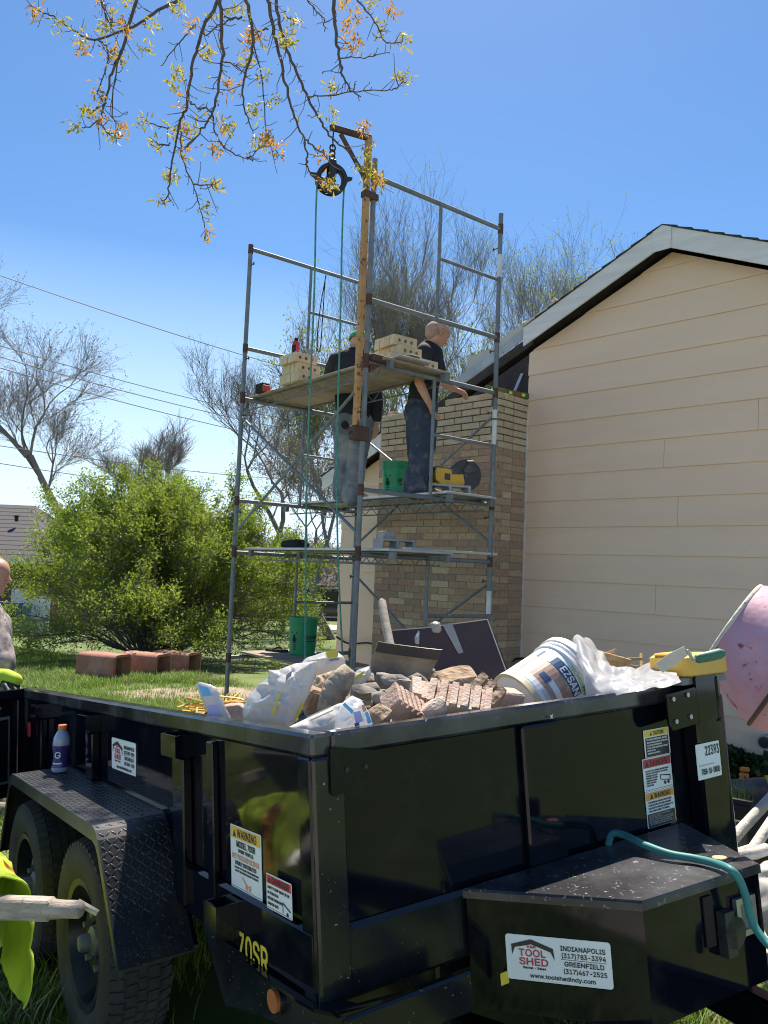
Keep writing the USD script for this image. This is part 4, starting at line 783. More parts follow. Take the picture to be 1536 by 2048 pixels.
# shovel, board, pail, sheet, yellow box, trowel
sh_ = thing('shovel', 'square-mouthed shovel with a pale wooden handle stuck in the rubble', 'shovel')
pl = Plane(810, 1320, 2.95, 10, -10)
A = V([[*pl.p(750, 1288)], [*pl.p(876, 1303)], [*pl.p(874, 1318)], [*pl.p(748, 1304)]]); 
gridpts = []
for j, (yl, yr, zz) in enumerate([((752, 1286), (877, 1302), .03), ((748, 1304), (873, 1321), .0), ((745, 1325), (864, 1340), -.015), ((742, 1350), (852, 1358), .0), ((744, 1368), (845, 1372), .03)]):
    a, b = pl.p(*yl), pl.p(*yr)
    for t in np.linspace(0, 1, 9): gridpts.append((*(a + (b - a) * t), zz + .02 * (abs(2 * t - 1) ** 3)))
vv = V(gridpts); F_ = []
for j in range(4):
    for i in range(8):
        q = j * 9 + i; F_ += [[q, q + 9, q + 10], [q, q + 10, q + 1]]
def thick(v, F_, t):
    m = trimesh.Trimesh(v, V(F_), process=False); n_ = m.vertex_normals; n = len(v); v2 = np.vstack([v, v - n_ * t]); F2 = [V(F_), V(F_)[:, ::-1] + n]
    e = m.edges_sorted; u_, c_ = np.unique(e, axis=0, return_counts=True); bset = set(map(tuple, u_[c_ == 1]))
    s = [[b, a, a + n, b + n] for f in m.faces for a, b in ((f[0], f[1]), (f[1], f[2]), (f[2], f[0])) if tuple(sorted((a, b))) in bset]
    s = V(s); F2 += [s[:, [0, 1, 2]], s[:, [0, 2, 3]]]; return trimesh.Trimesh(v2, np.vstack(F2), process=False)
mm = thick(vv, F_, .004); mm.vertices = pl.F.w(mm.vertices); obj('blade', mm, M['shov'], sh_, smooth=50)
mm = thick(V(gridpts)[:18] + V([0, 0, .0035]), [f for f in F_ if max(f) < 18], .002); mm.vertices = pl.F.w(mm.vertices); obj('worn_lip', mm, M['shovd'], sh_, smooth=50)
obj('handle', tube([at(763, 1201, 3.35), at(764, 1204, 3.34), at(768, 1230, 3.3), at(780, 1290, 3.2), at(790, 1345, 3.12)], [.010, .017, .0175, .018, .018], 14), M['handle'], sh_, smooth=50)
bd = thing('brown_board', 'large dark brown panel with tape strips leaning behind the rubble', 'board')
pl = Plane(900, 1330, 3.3, 4, -24)
obj('panel', on(pl, [(784, 1262), (850, 1257), (915, 1248), (974, 1240), (990, 1275), (1012, 1330), (1040, 1420), (800, 1420)], -.006, .012), M['board'], bd)
obj('pale_edge', [on(pl, [a, b, (b[0], b[1] + 1.6), (a[0], a[1] + 1.6)], .0065, .002) for a, b in (((784, 1261), (850, 1256)), ((850, 1256), (915, 1247)), ((915, 1247), (974, 1239)))] + [on(pl, [(973, 1240), (975, 1240), (1041, 1420), (1038, 1420)], .0065, .002)], M['cutedge'], bd)
obj('tape_strip', on(pl, [(885, 1253), (903, 1247), (926, 1306), (916, 1309)], .0085, .002), M['tape'], bd)
obj('tape_strip', pillow(pl, [(829, 1289), (827, 1275), (834, 1262), (841, 1257), (840, 1275), (839, 1292)], .012, 5, .006, 12), M['bag'], bd, smooth=60)
obj('tape_strip', pillow(Plane(872, 1252, 3.25, 4, -24), [(858, 1248), (870, 1242), (880, 1245), (883, 1260), (878, 1266), (866, 1264), (862, 1254)], .02, 6, .008, 12), M['tape'], bd, smooth=60)
# pail lying on its side
M['pail'] = mat('pail_white', (.80, .80, .79), .35, var=.06); M['pailb'] = mat('pail_base', (.62, .55, .36), .5)
pa, pb = at(1037, 1416, 2.93), at(1140, 1352, 3.05); ax = (pb - pa) / np.linalg.norm(pb - pa)
side = np.cross(ax, _f); side /= np.linalg.norm(side)
if side[2] < 0: side = -side
PFr = Frame(pa, np.cross(side, ax), side, ax)      # local: towards/away, up across, along the pail
ph = np.linalg.norm(pb - pa) * 1.02; rb, rt_ = .132, .142
pail = thing('plastic_pail', 'white EZSAND pail lying on its side in the heap', 'pail', mat=PFr.mat())
obj('body', lathe([(0, 0), (rb - .008, 0), (rb, .008), (rb + .001, .02), (rt_, ph - .03), (rt_, ph), (rt_ - .004, ph), (rb - .004, .01), (0, .01)], 56), M['pail'], pail, smooth=40)
obj('base_ring', lathe([(rb - .01, -.004), (rb + .002, -.004), (rb + .0025, .018), (rb - .01, .018)], 56), M['pailb'], pail, smooth=40)
for z0, z1 in ((ph - .062, ph - .052), (ph - .035, ph - .028)): obj('rib', lathe([(rt_ - .004, z0), (rt_ + .007, z0), (rt_ + .007, z1), (rt_ - .004, z1)], 56), M['pail'], pail, smooth=40)
obj('lid', lathe([(0, ph + .004), (rt_ + .006, ph + .006), (rt_ + .013, ph), (rt_ + .013, ph - .024), (rt_ + .004, ph - .026), (rt_ + .004, ph - .004), (0, ph - .002)], 56), M['pail'], pail, smooth=40)
fdir = PFr.l(PFr.o - _f * 1.0 + V([0, 0, .25])); f0 = math.atan2(fdir[1], fdir[0])
sg = 1.0 if (PFr.M[:, 0] @ np.cross(PFr.M[:, 1], PFr.M[:, 2])) > 0 else -1.0
def wrap(m, z_base, dz=.0):
    "bend lettering drawn in (across, along) round the pail"
    m = m.copy(); v = m.vertices; z = v[:, 1] + z_base; r = rb + (rt_ - rb) * z / ph + .0006 + v[:, 2] + dz; a = f0 + v[:, 0] / .137; m.vertices = np.c_[r * np.cos(a), r * np.sin(a), z]; return m
def patchw(x0, x1, z0, z1, d=.0004, n=14):
    e = np.linspace(x0, x1, n); return join([wrap(bx((a, 0, 0), (b, z1 - z0, d)), z0) for a, b in zip(e[:-1], e[1:])])
lbl = thing('pail_label', parent=str(pail.GetPath()))
# x runs round the pail: find which way is up
upx = 1 if (PFr.w((math.cos(f0 + .3), math.sin(f0 + .3), 0))[2] > PFr.w((math.cos(f0 - .3), math.sin(f0 - .3), 0))[2]) else -1
obj('print', patchw(-.16, .085, .045, .165), M['photo'], lbl); obj('panel', patchw(-.16, .085, .025, .05, .0008), M['sticker'], lbl)
obj('panel', patchw(-.03, .06, .075, .098, .0008), M['sticker'], lbl)
obj('brand_band', patchw(-.16, .06, ph - .128, ph - .088, .0011), M['blue'], lbl); obj('brand_band', patchw(-.16, .085, ph - .087, ph - .066, .0011), M['sticker'], lbl); obj('brand_band', patchw(.04, .085, ph - .078, ph - .052, .0014), M['blue'], lbl)
obj('small_panel', patchw(-.075, -.035, .07, .095, .0012), M['blue'], lbl)
def ptxt(s, h, w, x, z, mt, d=.0016):
    m = text(s, h, w); v = m.vertices
    m.vertices = np.c_[(x - v[:, 0]) if upx > 0 else (x + v[:, 0]), v[:, 1] + 0, v[:, 2]]
    if upx > 0: m.invert()
    obj('lettering', wrap(m, z, d), M[mt], lbl)
ptxt('EZSAND', .027, .13, .05 if upx > 0 else -.05, ph - .122, 'sticker'); ptxt('TECHNISEAL', .013, .12, .04 if upx > 0 else -.04, ph - .083, 'green')
for i in range(4): obj('small_print', patchw(-.02, .055, .034 + i * .0055, .0365 + i * .0055, .0013), M['stk_grey'], lbl)
# draped sheet
from scipy.interpolate import RectBivariateSpline
rows = [[(1150, 1281, 3.25), (1172, 1279, 3.25), (1205, 1312, 3.2), (1228, 1340, 3.15), (1262, 1338, 3.05), (1300, 1332, 3.0), (1342, 1328, 2.98)],
        [(1146, 1300, 3.0), (1166, 1300, 2.95), (1200, 1335, 2.9), (1232, 1352, 2.88), (1268, 1350, 2.86), (1305, 1342, 2.84), (1346, 1338, 2.82)],
        [(1164, 1350, 2.82), (1180, 1350, 2.78), (1205, 1365, 2.74), (1240, 1368, 2.72), (1275, 1362, 2.72), (1312, 1356, 2.72), (1352, 1352, 2.72)],
        [(1180, 1403, 2.72), (1198, 1400, 2.68), (1220, 1395, 2.64), (1252, 1388, 2.62), (1285, 1380, 2.60), (1322, 1374, 2.62), (1358, 1369, 2.66)]]
C_ = V([[at(*q) for q in r] for r in rows]); tt, ss = np.linspace(0, 1, 4), np.linspace(0, 1, 7); T_, S_ = np.linspace(0, 1, 34), np.linspace(0, 1, 64)
G = np.stack([RectBivariateSpline(tt, ss, C_[..., k], kx=3, ky=3)(T_, S_) for k in range(3)], -1)
nzv = meshkit.fbm(np.c_[G.reshape(-1, 3) * 7]).reshape(34, 64) - .5; rdg = np.abs(meshkit.fbm(G.reshape(-1, 3) * V([9, 6, 9]) + 3, 2).reshape(34, 64) - .5)
G = G + (nzv[..., None] * V([.012, -.035, .025])) + (rdg[..., None] - .1) * V([0, -.10, .085])
F_ = [[a * 64 + b, a * 64 + b + 1, (a + 1) * 64 + b + 1, (a + 1) * 64 + b] for a in range(33) for b in range(63)]
F3 = V([[f[0], f[3], f[2]] for f in F_] + [[f[0], f[2], f[1]] for f in F_])
G = G + (creases(np.stack(np.meshgrid(np.linspace(0, .5, 64), np.linspace(0, .28, 34)), -1).reshape(-1, 2), 8, 60, .022).reshape(34, 64) * .016)[..., None] * V([.1, -.75, .6])
tag(obj('plastic_sheet', thick(G.reshape(-1, 3), F3, .0012), M['sheetp'], smooth=25), 'crumpled white plastic sheet draped from the pail over the front rail', 'plastic sheet')
M['splint'] = mat('splintered_wood', (.62, .42, .19), .8, scale=10, col2=(.42, .27, .12), bump=.8, aniso=(1, 8, 8))
for i, (a, b, w_, h_) in enumerate([((1190, 1306), (1262, 1326), .03, .03), ((1200, 1318), (1250, 1332), .03, .02), ((1205, 1310), (1232, 1300), .015, .01), ((1255, 1318), (1284, 1318), .01, .012), ((1255, 1332), (1286, 1334), .012, .012), ((1282, 1308), (1283, 1340), .012, .012)]):
    tag(obj('wood_scrap', bar(at(*a, 3.35 + .02 * i), at(*b, 3.3 + .02 * i), w_, h_, up=(0, .1, 1)), M['splint']), ['longest splintered yellow wood scrap behind the plastic sheet', 'yellow wood scrap under the longest splinter behind the plastic sheet', 'thin pale splinter pointing up left of the wood scraps', 'thin horizontal top rail of the wood scraps behind the sheet', 'thin horizontal lower rail of the wood scraps behind the sheet', 'short upright slat at the right end of the wood scraps'][i], 'wood scrap', 'wood scraps in the trailer')
yb = thing('yellow_box', 'yellow plastic box lid sitting on the near right corner post', 'box', mat=TF.mat())
obj('lid', hull([(x, y, z) for a in np.linspace(0, 2 * np.pi, 24) for x, y, z in [(1.53 + .128 * np.sign(math.cos(a)) * abs(math.cos(a)) ** .35, -.0 + .085 * np.sign(math.sin(a)) * abs(math.sin(a)) ** .35, z) for z in (.034, .092)] + [(1.53 + .118 * np.sign(math.cos(a)) * abs(math.cos(a)) ** .35, .0 + .076 * np.sign(math.sin(a)) * abs(math.sin(a)) ** .35, z) for z in (.029, .099)]]), M['yellow'], yb, smooth=35)
obj('lid_rim', rbx((1.405, -.03, .098), (1.52, .05, .108), .006), M['yellow'], yb)
tw = thing('trowel', 'pointing trowel with a green handle resting on the yellow box', 'trowel')
M['trow'] = mat('trowel_steel', (.42, .40, .37), .45, scale=12, col2=(.3, .28, .25), metal=.4, dusty=((.5, .45, .36), .35)); M['greenh'] = mat('green_grip', (.045, .15, .10), .5, scale=6)
a, b = at(1318, 1336, 2.62), at(1374, 1300, 2.60)
dd = (b - a) / np.linalg.norm(b - a); sd = np.cross(dd, V([0, -1., .25])); sd /= np.linalg.norm(sd)
obj('blade', hull([p + s * sd * w_ + o for p, w_ in ((a, .018), (a + (b - a) * .5, .02), (b, .014)) for s in (-1, 1) for o in (V([0, 0, 0]), V([0, .0025, 0]))]), M['trow'], tw)
obj('shank', tube([b, at(1379, 1308, 2.60), at(1385, 1319, 2.60), at(1392, 1318, 2.61)], .006, 8), M['trow'], tw, smooth=True)
obj('grip', tube([at(1390, 1319, 2.61), at(1396, 1317, 2.61), at(1420, 1312, 2.62), at(1440, 1307, 2.62), at(1448, 1306, 2.62)], [.009, .0155, .017, .017, .011], 14), M['greenh'], tw, smooth=50)
# ------------------------------------------------------------------ on the scaffold
zp = LV[1] + .0585
def cored(L_=.25, W_=.088, H_=.0665):
    "three-core brick: length along x, thickness along y, height z; the cores run along y"
    P = sbox(-L_ / 2, 0, L_ / 2, W_)
    for k in (-1, 0, 1): P = P.difference(Polygon([(k * .066 + .017 * math.cos(t), W_ / 2 + .017 * math.sin(t)) for t in np.linspace(0, 2 * np.pi, 10, endpoint=False)]))
    m = trimesh.creation.extrude_polygon(P, H_, engine='earcut'); v = m.vertices; m.vertices = np.c_[v[:, 0], v[:, 2] - H_ / 2, v[:, 1]]; m.invert(); return m
cb = cored()
def rotv(a, d): c, s = math.cos(math.radians(d)), math.sin(math.radians(d)); return V([a[0] * c - a[1] * s, a[0] * s + a[1] * c, a[2]])
ORD = ['first', 'second', 'third', 'fourth', 'fifth']
def stack(tiers, label, group, rows):
    for ti, (x, y0, n, z) in enumerate(tiers):
        for i in range(n):
            d = g.uniform(-1.5, 1.5); p = SF.w((x + g.uniform(-.004, .004), y0 + i * .0725, z))
            t = thing('stacked_brick', f'{ORD[i]} brick from the front, {rows[ti]}, {label}', 'brick', group, mat=Frame(p, rotv(SF.M[:, 0], d), rotv(SF.M[:, 1], d), (0, 0, 1)).mat()); obj('brick', cb, M['stack'], t)
stack([(.40, .06, 5, zp), (.655, .02, 5, zp), (.50, .06, 5, zp + .09), (.46, .09, 4, zp + .18)], 'stack beside the bald worker', 'bricks in the right-hand stack', ['bottom left row', 'bottom right row', 'middle row', 'top row'])
LS = SF.hit(588, 768, 2, zp)
stack([(LS[0] + .06, LS[1] - .15, 5, zp), (LS[0] + .06, LS[1] - .13, 4, zp + .09), (LS[0] + .02, LS[1] - .14, 4, zp + .18)], 'stack under the red flask', 'bricks in the left-hand stack', ['bottom row', 'middle row', 'top row'])
M['flask'] = mat('red_flask', (.55, .03, .06), .3, coat=.3); M['navy'] = mat('navy_cloth', (.016, .018, .026), .9, scale=30)
fk = thing('flask', 'red drinks flask with a black cap on the left brick stack', 'flask', loc=SF.w((LS[0] + .0, LS[1] + .0, zp + .27)))
obj('body', lathe([(0, 0), (.035, 0), (.037, .006), (.037, .12), (.03, .145), (.018, .155), (0, .155)], 24), M['flask'], fk, smooth=40); obj('cap', lathe([(0, .156), (.019, .156), (.019, .182), (.015, .186), (0, .186)], 20), M['hole'], fk, smooth=40); obj('label', [lathe([(.0375, .03), (.0375, .11)], 24).slice_plane((0, -.02, 0), (-1, -.3, 0))], M['navy'], fk)
gl_ = thing('work_glove', 'grey work glove standing on the left brick stack', 'glove'); gp = SF.w((LS[0] + .12, LS[1] - .06, zp + .27))
obj('glove', [hull([gp + V(q) for q in ((-.03, -.01, 0), (.04, -.01, 0), (-.03, .03, 0), (.04, .03, 0), (-.02, 0, .06), (.03, 0, .05), (-.02, .02, .06))])] + [tube([gp + V([-.02 + .016 * k, .01, .05]), gp + V([-.024 + .019 * k, .012, .085 + .008 * (k % 2)])], .009, 7) for k in range(4)], M['tape'], gl_, smooth=50)
bxp = SF.hit(525, 787, 2, zp)
rd = thing('small_speaker', 'small black and red box at the far end of the top platform', 'box', mat=Frame(SF.w(bxp), SF.M[:, 0], SF.M[:, 1], (0, 0, 1)).mat())
obj('case', rbx((-.05, -.07, 0), (.05, .07, .10), .008), M['hole'], rd); obj('end', rbx((-.045, -.085, .005), (.045, -.0705, .075), .004), M['red'], rd)
hb = thing('float_board', 'dark grey float board overhanging the top platform by the right stack', 'float board', mat=SF.mat())
obj('board', rbx((.22, -.17, zp + .002), (.56, -.03, zp + .022), .004), M['tape'], hb); obj('sponge', rbx((.36, -.13, zp + .024), (.48, -.05, zp + .07), .015), M['lvl'], hb)
# green buckets
M['gbucket'] = mat('green_bucket', (.006, .24, .10), .4, var=.12, specks=((.3, .35, .28), .07), speckscale=30)
def bucket(p, label, dirv, extra=False):
    b = thing('green_bucket', label, 'bucket', mat=Frame(p, *(lambda y: (np.cross(y, (0, 0, 1.)), y))(-dirv), (0, 0, 1)).mat())
    H_ = .37
    obj('body', lathe([(0, 0), (.122, 0), (.128, .006), (.146, H_), (.142, H_), (.124, .01), (0, .01)], 40), M['gbucket'], b, smooth=40)
    for z0, z1, r in ((H_ - .012, H_ + .002, .153), (H_ - .07, H_ - .06, .154), (H_ - .04, H_ - .03, .151)): obj('rim', lathe([(.140, z0), (r, z0), (r, z1), (.140, z1)], 40), M['gbucket'], b, smooth=40)
    obj('handle', tube([(.15 * math.cos(t), .02 + .03 * math.sin(t), H_ - .05 - .10 * math.sin(t)) for t in np.linspace(0, math.pi, 14)], .003, 6), M['iron'], b)
    def wr_(m, a0, z0):
        m = m.copy(); v = m.vertices; z = v[:, 1] + z0; r = .128 + .018 * z / H_ + .0008 + v[:, 2]; a = a0 + v[:, 0] / .14; m.vertices = np.c_[r * np.sin(a), -r * np.cos(a), z]; return m
    obj('lettering', wr_(text('MENARDS', .035, .17), .12, .16), M['hole'], b)
    obj('lettering', wr_(text('Dedicated to service', .012, .13), .2, .135), M['hole'], b)
    obj('warning_mark', [wr_(m, -.75, .0) for m in [bx((-.02, .215, 0), (.045, .23, .001)), move(disc(.013, .001), .01, .19, .0005), bx((-.002, .12, 0), (.026, .18, .001)), bx((-.014, .135, 0), (-.004, .17, .001)), bx((.028, .135, 0), (.038, .165, .001))] + [bx((-.01, .10 - .018 * k, 0), (.035, .108 - .018 * k, .001)) for k in range(4)]], M['hole'], b)
toE = lambda p: (lambda d: d / np.linalg.norm(d))(V([-p[0], -p[1], 0.]))
zq = LO[1] + .0585
p = atz(786, 990, zq); p = SF.w((1.13, .95, zq)); bucket(p, 'green bucket on the workers platform beside the bald worker', toE(p))
p = SF.w(SF.hit(604, 1308, 2, LO[2] + .0585)); bucket(p, 'green bucket on the lowest board behind the hoist rope', toE(p))
# blocks and the cut-off saw
M['cmu'] = mat('concrete_block', (.36, .36, .35), .95, scale=30, col2=(.26, .26, .255), bump=1.5, bscale=120)
def block(name, o, xd_, label, L_=.40, H_=.095, D_=.19):
    P = sbox(0, 0, L_, H_)
    for a, b in ((.035, L_ / 2 - .02), (L_ / 2 + .02, L_ - .035)): P = P.difference(sbox(a, .028, b, H_ - .028).buffer(.008))
    m = trimesh.creation.extrude_polygon(P, D_, engine='earcut'); xd_ = V(xd_, float) / np.linalg.norm(xd_); yd = V([-xd_[1], xd_[0], 0]); m = place(m, o, xd_, (0, 0, 1), yd)
    return tag(obj(name, m, M['cmu']), label, 'concrete block')
sx = V([.96, .28, 0]); o = SF.w(SF.hit(858, 990, 2, zq)) ; 
BO = SF.w((1.08, .12, zq)); o = at(858, 992, BO[1]); o[2] = zq
block('concrete_block', o, sx, 'concrete block under the yellow saw on the workers platform', .41, .105)
z3 = LV[2] + .0585
o3 = SF.w((.30, .62, z3)); o3 = at(760, 1102, o3[1]); o3[2] = z3
block('concrete_block', o3, (.93, .36, 0), 'two-hole concrete block on the platform under the workers', .345, .11)
tag(obj('half_block', place(rbx((0, 0, 0), (.13, .16, .07), .004), o3 + V([.02, .10, .112]), V([.93, .36, 0]) / .997, V([-.36, .93, 0]) / .997, (0, 0, 1)), M['cmu']), 'blue-grey solid half block on the two-hole block', 'concrete block')
M['sawy'] = mat('saw_yellow', (.72, .40, .015), .4, specks=((.2, .14, .08), .14), speckscale=20); M['sawd'] = mat('saw_grey', (.05, .05, .052), .5, scale=14, dusty=((.25, .24, .22), .35))
SW = Frame(at(858, 968, o[1] + .16), sx / np.linalg.norm(sx), V([-.28, .96, 0]) / np.linalg.norm(sx), (0, 0, 1)); SW.o[2] = zq + .107
k_ = o[1] / FPX * 1.02
sw = thing('cutoff_saw', 'yellow and black cut-off saw resting on a concrete block', 'saw', mat=SW.mat())
X = lambda px, py: ((px - 858) * k_, (968 - py) * k_)
def slab(poly, y0, y1, r=.004):
    m = trimesh.creation.extrude_polygon(Polygon([X(*q) for q in poly]).buffer(-r).buffer(r), y1 - y0, engine='earcut'); v = m.vertices; m.vertices = np.c_[v[:, 0], y0 + v[:, 2], v[:, 1]]; m.invert(); return m
obj('motor_body', [slab([(866, 940), (870, 934), (900, 936), (902, 946), (926, 944), (930, 962), (924, 968), (878, 966), (868, 958)], -.06, .06, .006)], M['sawy'], sw)
obj('vent_panel', slab([(886, 944), (898, 945), (898, 958), (886, 957)], -.064, -.0602, .002), M['shovd'], sw)
obj('top_housing', slab([(866, 940), (864, 932), (880, 930), (904, 933), (902, 941), (880, 938)], -.045, .045, .004), M['sawd'], sw)
ring_ = [X(838 + 22 + 22 * math.cos(t), 954 + 15 * math.sin(t)) for t in np.linspace(0.2, 6.1, 20)]
obj('rear_handle', tube([(x, 0, z) for x, z in [X(872, 942), X(852, 938), X(841, 946), X(838, 956), X(846, 965), X(862, 960), X(872, 958)]], .012, 8), M['sawd'], sw, smooth=True)
obj('rear_grip', tube([(x, -.002, z) for x, z in [X(845, 965), X(856, 967), X(874, 964)]], .014, 8), M['sawy'], sw, smooth=True)
obj('knob', tube([(*X(908, 936)[:1], -.05, X(908, 936)[1]), (*X(908, 936)[:1], .05, X(908, 936)[1])], .045, 16), M['sawd'], sw, smooth=40)
cx, cz = X(936, 945)
obj('blade', ring(.015, .145, -.03, -.026, 48, cx, cz), M['shovd'], sw)
gd = [(cx + .155 * math.cos(t), cz + .155 * math.sin(t)) for t in np.linspace(-.6, 3.3, 26)] + [(cx - .02, cz - .02)]
gm = trimesh.creation.extrude_polygon(Polygon(gd), .05, engine='earcut'); v = gm.vertices; gm.vertices = np.c_[v[:, 0], v[:, 2] - .022, v[:, 1]]; gm.invert(); obj('guard', gm, M['sawd'], sw)
obj('guard_handle', [slab([(926, 934), (934, 922), (948, 914), (950, 924), (958, 930), (952, 938), (930, 940)], -.05, .05, .004), tube([(X(936, 918)[0], -.03, X(936, 918)[1]), (X(950, 917)[0], -.03, X(950, 917)[1])], .018, 10)], M['sawd'], sw)
# straps, sandal, cap
cbl = []
for i in range(7):
    c = SF.w((.25 + .02 * i, 1.25 + .06 * i, z3 + .03)); r = .05 + .012 * (i % 3)
    cbl.append(tube([c + V([r * math.cos(t), .5 * r * math.sin(t), .035 * abs(math.sin(t + i)) + .01]) for t in np.linspace(0, 6.0, 16)], .007, 6))
hr = thing('safety_harness', 'black and white strap harness heaped on the far end of the grey platform', 'harness'); obj('straps', cbl[:4], M['hole'], hr, smooth=True); obj('pale_straps', cbl[4:], M['bag'], hr, smooth=True)
c = SF.w((.28, 1.42, z3)); obj('pad', disp(place(trimesh.creation.icosphere(3), c + V([0, 0, .035]), (.13, -.05, 0), (.02, .06, 0), (0, 0, .04)), .03, 18, 2), M['navy'], hr, smooth=True)
sc_ = SF.w(SF.hit(553, 1303, 2, LO[2] + .0585))
sdl = thing('sandal', 'black flip-flop sandal on the lowest board beside the green bucket', 'sandal', mat=Frame(sc_, V([.97, -.24, 0]), V([.24, .97, 0]), (0, 0, 1)).mat())
obj('sole', prism([(.125 * math.cos(t) * (1), .045 * math.sin(t) * (1 + .25 * math.cos(t))) for t in np.linspace(0, 2 * np.pi, 24, endpoint=False)], 0, .022), M['hole'], sdl)
obj('strap', [tube(spline([(.06, .0, .02), (.03, .01, .05), (-.03, .04, .022)]), .007, 6), tube(spline([(.06, .0, .02), (.03, -.01, .05), (-.03, -.04, .022)]), .007, 6)], M['hole'], sdl, smooth=True)
# ------------------------------------------------------------------ people
M['skin'] = mat('skin', (.52, .285, .20), .5, scale=16, col2=(.45, .225, .155), bump=.2, bscale=120, spec=.4)
M['tee'] = mat('black_tee', (.014, .015, .02), .9, scale=10, bump=.8, bscale=26, specks=((.10, .10, .10), .04), speckscale=60)
M['jean_dark'] = mat('dark_jeans', (.036, .052, .09), .9, scale=9, col2=(.02, .028, .05), bump=1.2, bscale=22, specks=((.38, .37, .35), .10), speckscale=26, dusty=((.20, .20, .20), .3))
M['jean_grey'] = mat('grey_jeans', (.15, .175, .215), .9, scale=6, col2=(.085, .10, .13), bump=1.2, bscale=22, dusty=((.34, .33, .31), .3))
M['shoe'] = mat('dusty_shoe', (.22, .20, .18), .85, scale=12, col2=(.12, .11, .10), bump=.6)
M['capg'] = mat('green_cap', (.03, .30, .13), .85, scale=14, bump=.5); M['hair'] = mat('short_grey_hair', (.46, .29, .22), .9, scale=60, col2=(.22, .17, .14), bump=.6, bscale=300)
M['eye'] = mat('eye_dark', (.03, .02, .018), .2); M['camo'] = mat('camo_shirt', (.36, .32, .31), .9, scale=13, col2=(.055, .045, .05), bump=.4, detail=2); M['maroon'] = mat('maroon_shirt', (.10, .03, .035), .9)
M['hiviz'] = mat('hi_vis_fabric', (.47, .62, .03), .8, scale=8, col2=(.38, .52, .025), bump=.7, bscale=18); M['glove_b'] = mat('glove_black', (.012, .014, .015), .6, scale=20, specks=((.35, .5, .04), .18), speckscale=24)
def body(chains, edge=.018, it=10):
    "one surface from chains of (point, radius): hulls of neighbouring spheres, joined and smoothed"
    out = []
    for ch in chains:
        S = [m3.Manifold.sphere(1.0, 18).scale(tuple(np.broadcast_to(r, 3))).translate(tuple(map(float, p))) for p, r in ch]
        if len(S) == 1: out.append(S[0])
        out += [m3.Manifold.batch_hull([a, b]) for a, b in zip(S[:-1], S[1:])]
    u = m3.Manifold.batch_boolean(out, m3.OpType.Add).refine_to_length(edge); m = tm(u); m.merge_vertices()
    trimesh.smoothing.filter_taubin(m, .5, .53, iterations=it); return m
def hand(wrist, direc, palm, size=.18, curl=.6, thumb=1):
    "palm with five bent fingers; direc along the fingers, palm the way the palm faces"
    d = V(direc, float) / np.linalg.norm(direc); n_ = V(palm, float) - d * (d @ V(palm, float)); n_ /= np.linalg.norm(n_); s = np.cross(d, n_) * thumb
    w0 = V(wrist, float); L_ = size; ch = []
    for k, (o, ln) in enumerate(zip((-.032, -.011, .010, .029), (.40, .46, .43, .34))):
        b0 = w0 + d * L_ * .16 + s * o * .6; b1 = w0 + d * L_ * .50 + s * o
        ch.append([(b0, .014), (b1, .0125)]); p = b1; a = .25 * curl
        seq = [(p, .0115)]
        for j, f in enumerate((.45, .32, .23)):
            a += curl * (.55 if j else .35); p = p + (d * math.cos(a) + n_ * math.sin(a)) * ln * L_ * f; seq.append((p, .0102 - .0012 * j))
        ch.append(seq)
    t0 = w0 + d * L_ * .18 - s * .022; t1 = t0 + d * L_ * .18 - s * .028 + n_ * .012; t2 = t1 + d * L_ * .16 - s * .006 + n_ * .016
    ch.append([(t0, .016), (t1, .0125), (t2, .0105)]); ch.append([(w0 - d * .02, .026), (w0 + d * L_ * .2, .024)])
    return ch
def head_chains(c, f, up, r=.095):
    f = V(f, float) / np.linalg.norm(f); up = V(up, float) - f * (f @ V(up, float)); up /= np.linalg.norm(up); l = np.cross(up, f)
    P = lambda a, b, d_: V(c, float) + f * a + up * b + l * d_
    ch = [[(P(-.018, .035, 0), (r * .93,) * 3), (P(.02, .03, 0), (r * .86,) * 3)], [(P(.03, -.03, 0), .066), (P(.052, -.085, 0), .036)], [(P(.0, -.05, 0), .07), (P(.045, -.08, 0), .042)],
          [(P(.088, .012, 0), .012), (P(.112, -.022, 0), .014)], [(P(.098, -.026, .012), .009), (P(.098, -.026, -.012), .009)], [(P(.085, .032, .03), .012), (P(.085, .032, -.03), .012)],
          [(P(.082, -.058, .018), .011), (P(.082, -.058, -.018), .011)], [(P(.080, -.068, .015), .012), (P(.080, -.068, -.015), .012)]]
    for s in (-1, 1): ch += [[(P(-.012, .02, s * .088), .013), (P(-.006, -.028, s * .084), .010)], [(P(-.012, .02, s * .088), .012), (P(-.028, .004, s * .092), .012)]]
    return ch, P
def eyes(P, par):
    for s in (-1, 1): obj('eye', move(trimesh.creation.icosphere(2, .0105), P(.083, .012, s * .031)), M['eye'], par, smooth=True)
def shoe(par, heel, fwd, L_=.29, m='shoe'):
    f = V(fwd, float); f[2] = 0; f /= np.linalg.norm(f); h_ = V(heel, float)
    ch = [[(h_ + V([0, 0, .045]), .042), (h_ + f * .10 + V([0, 0, .05]), .046), (h_ + f * (L_ - .09) + V([0, 0, .038]), .043), (h_ + f * (L_ - .05) + V([0, 0, .032]), .032)], [(h_ + V([0, 0, .10]), .045), (h_ + f * .04 + V([0, 0, .05]), .048)]]
    o = obj('shoe', body(ch, .016, 6), M[m], par, smooth=True)
    obj('sole', place(prism([(x * L_ * .5 + L_ * .5 - .045, y * (.045 + .006 * x)) for x, y in ((math.cos(t), math.sin(t)) for t in np.linspace(0, 2 * np.pi, 24, endpoint=False))], 0, .018), h_, f, np.cross((0, 0, 1.), f), (0, 0, 1)), M['tape'], par)
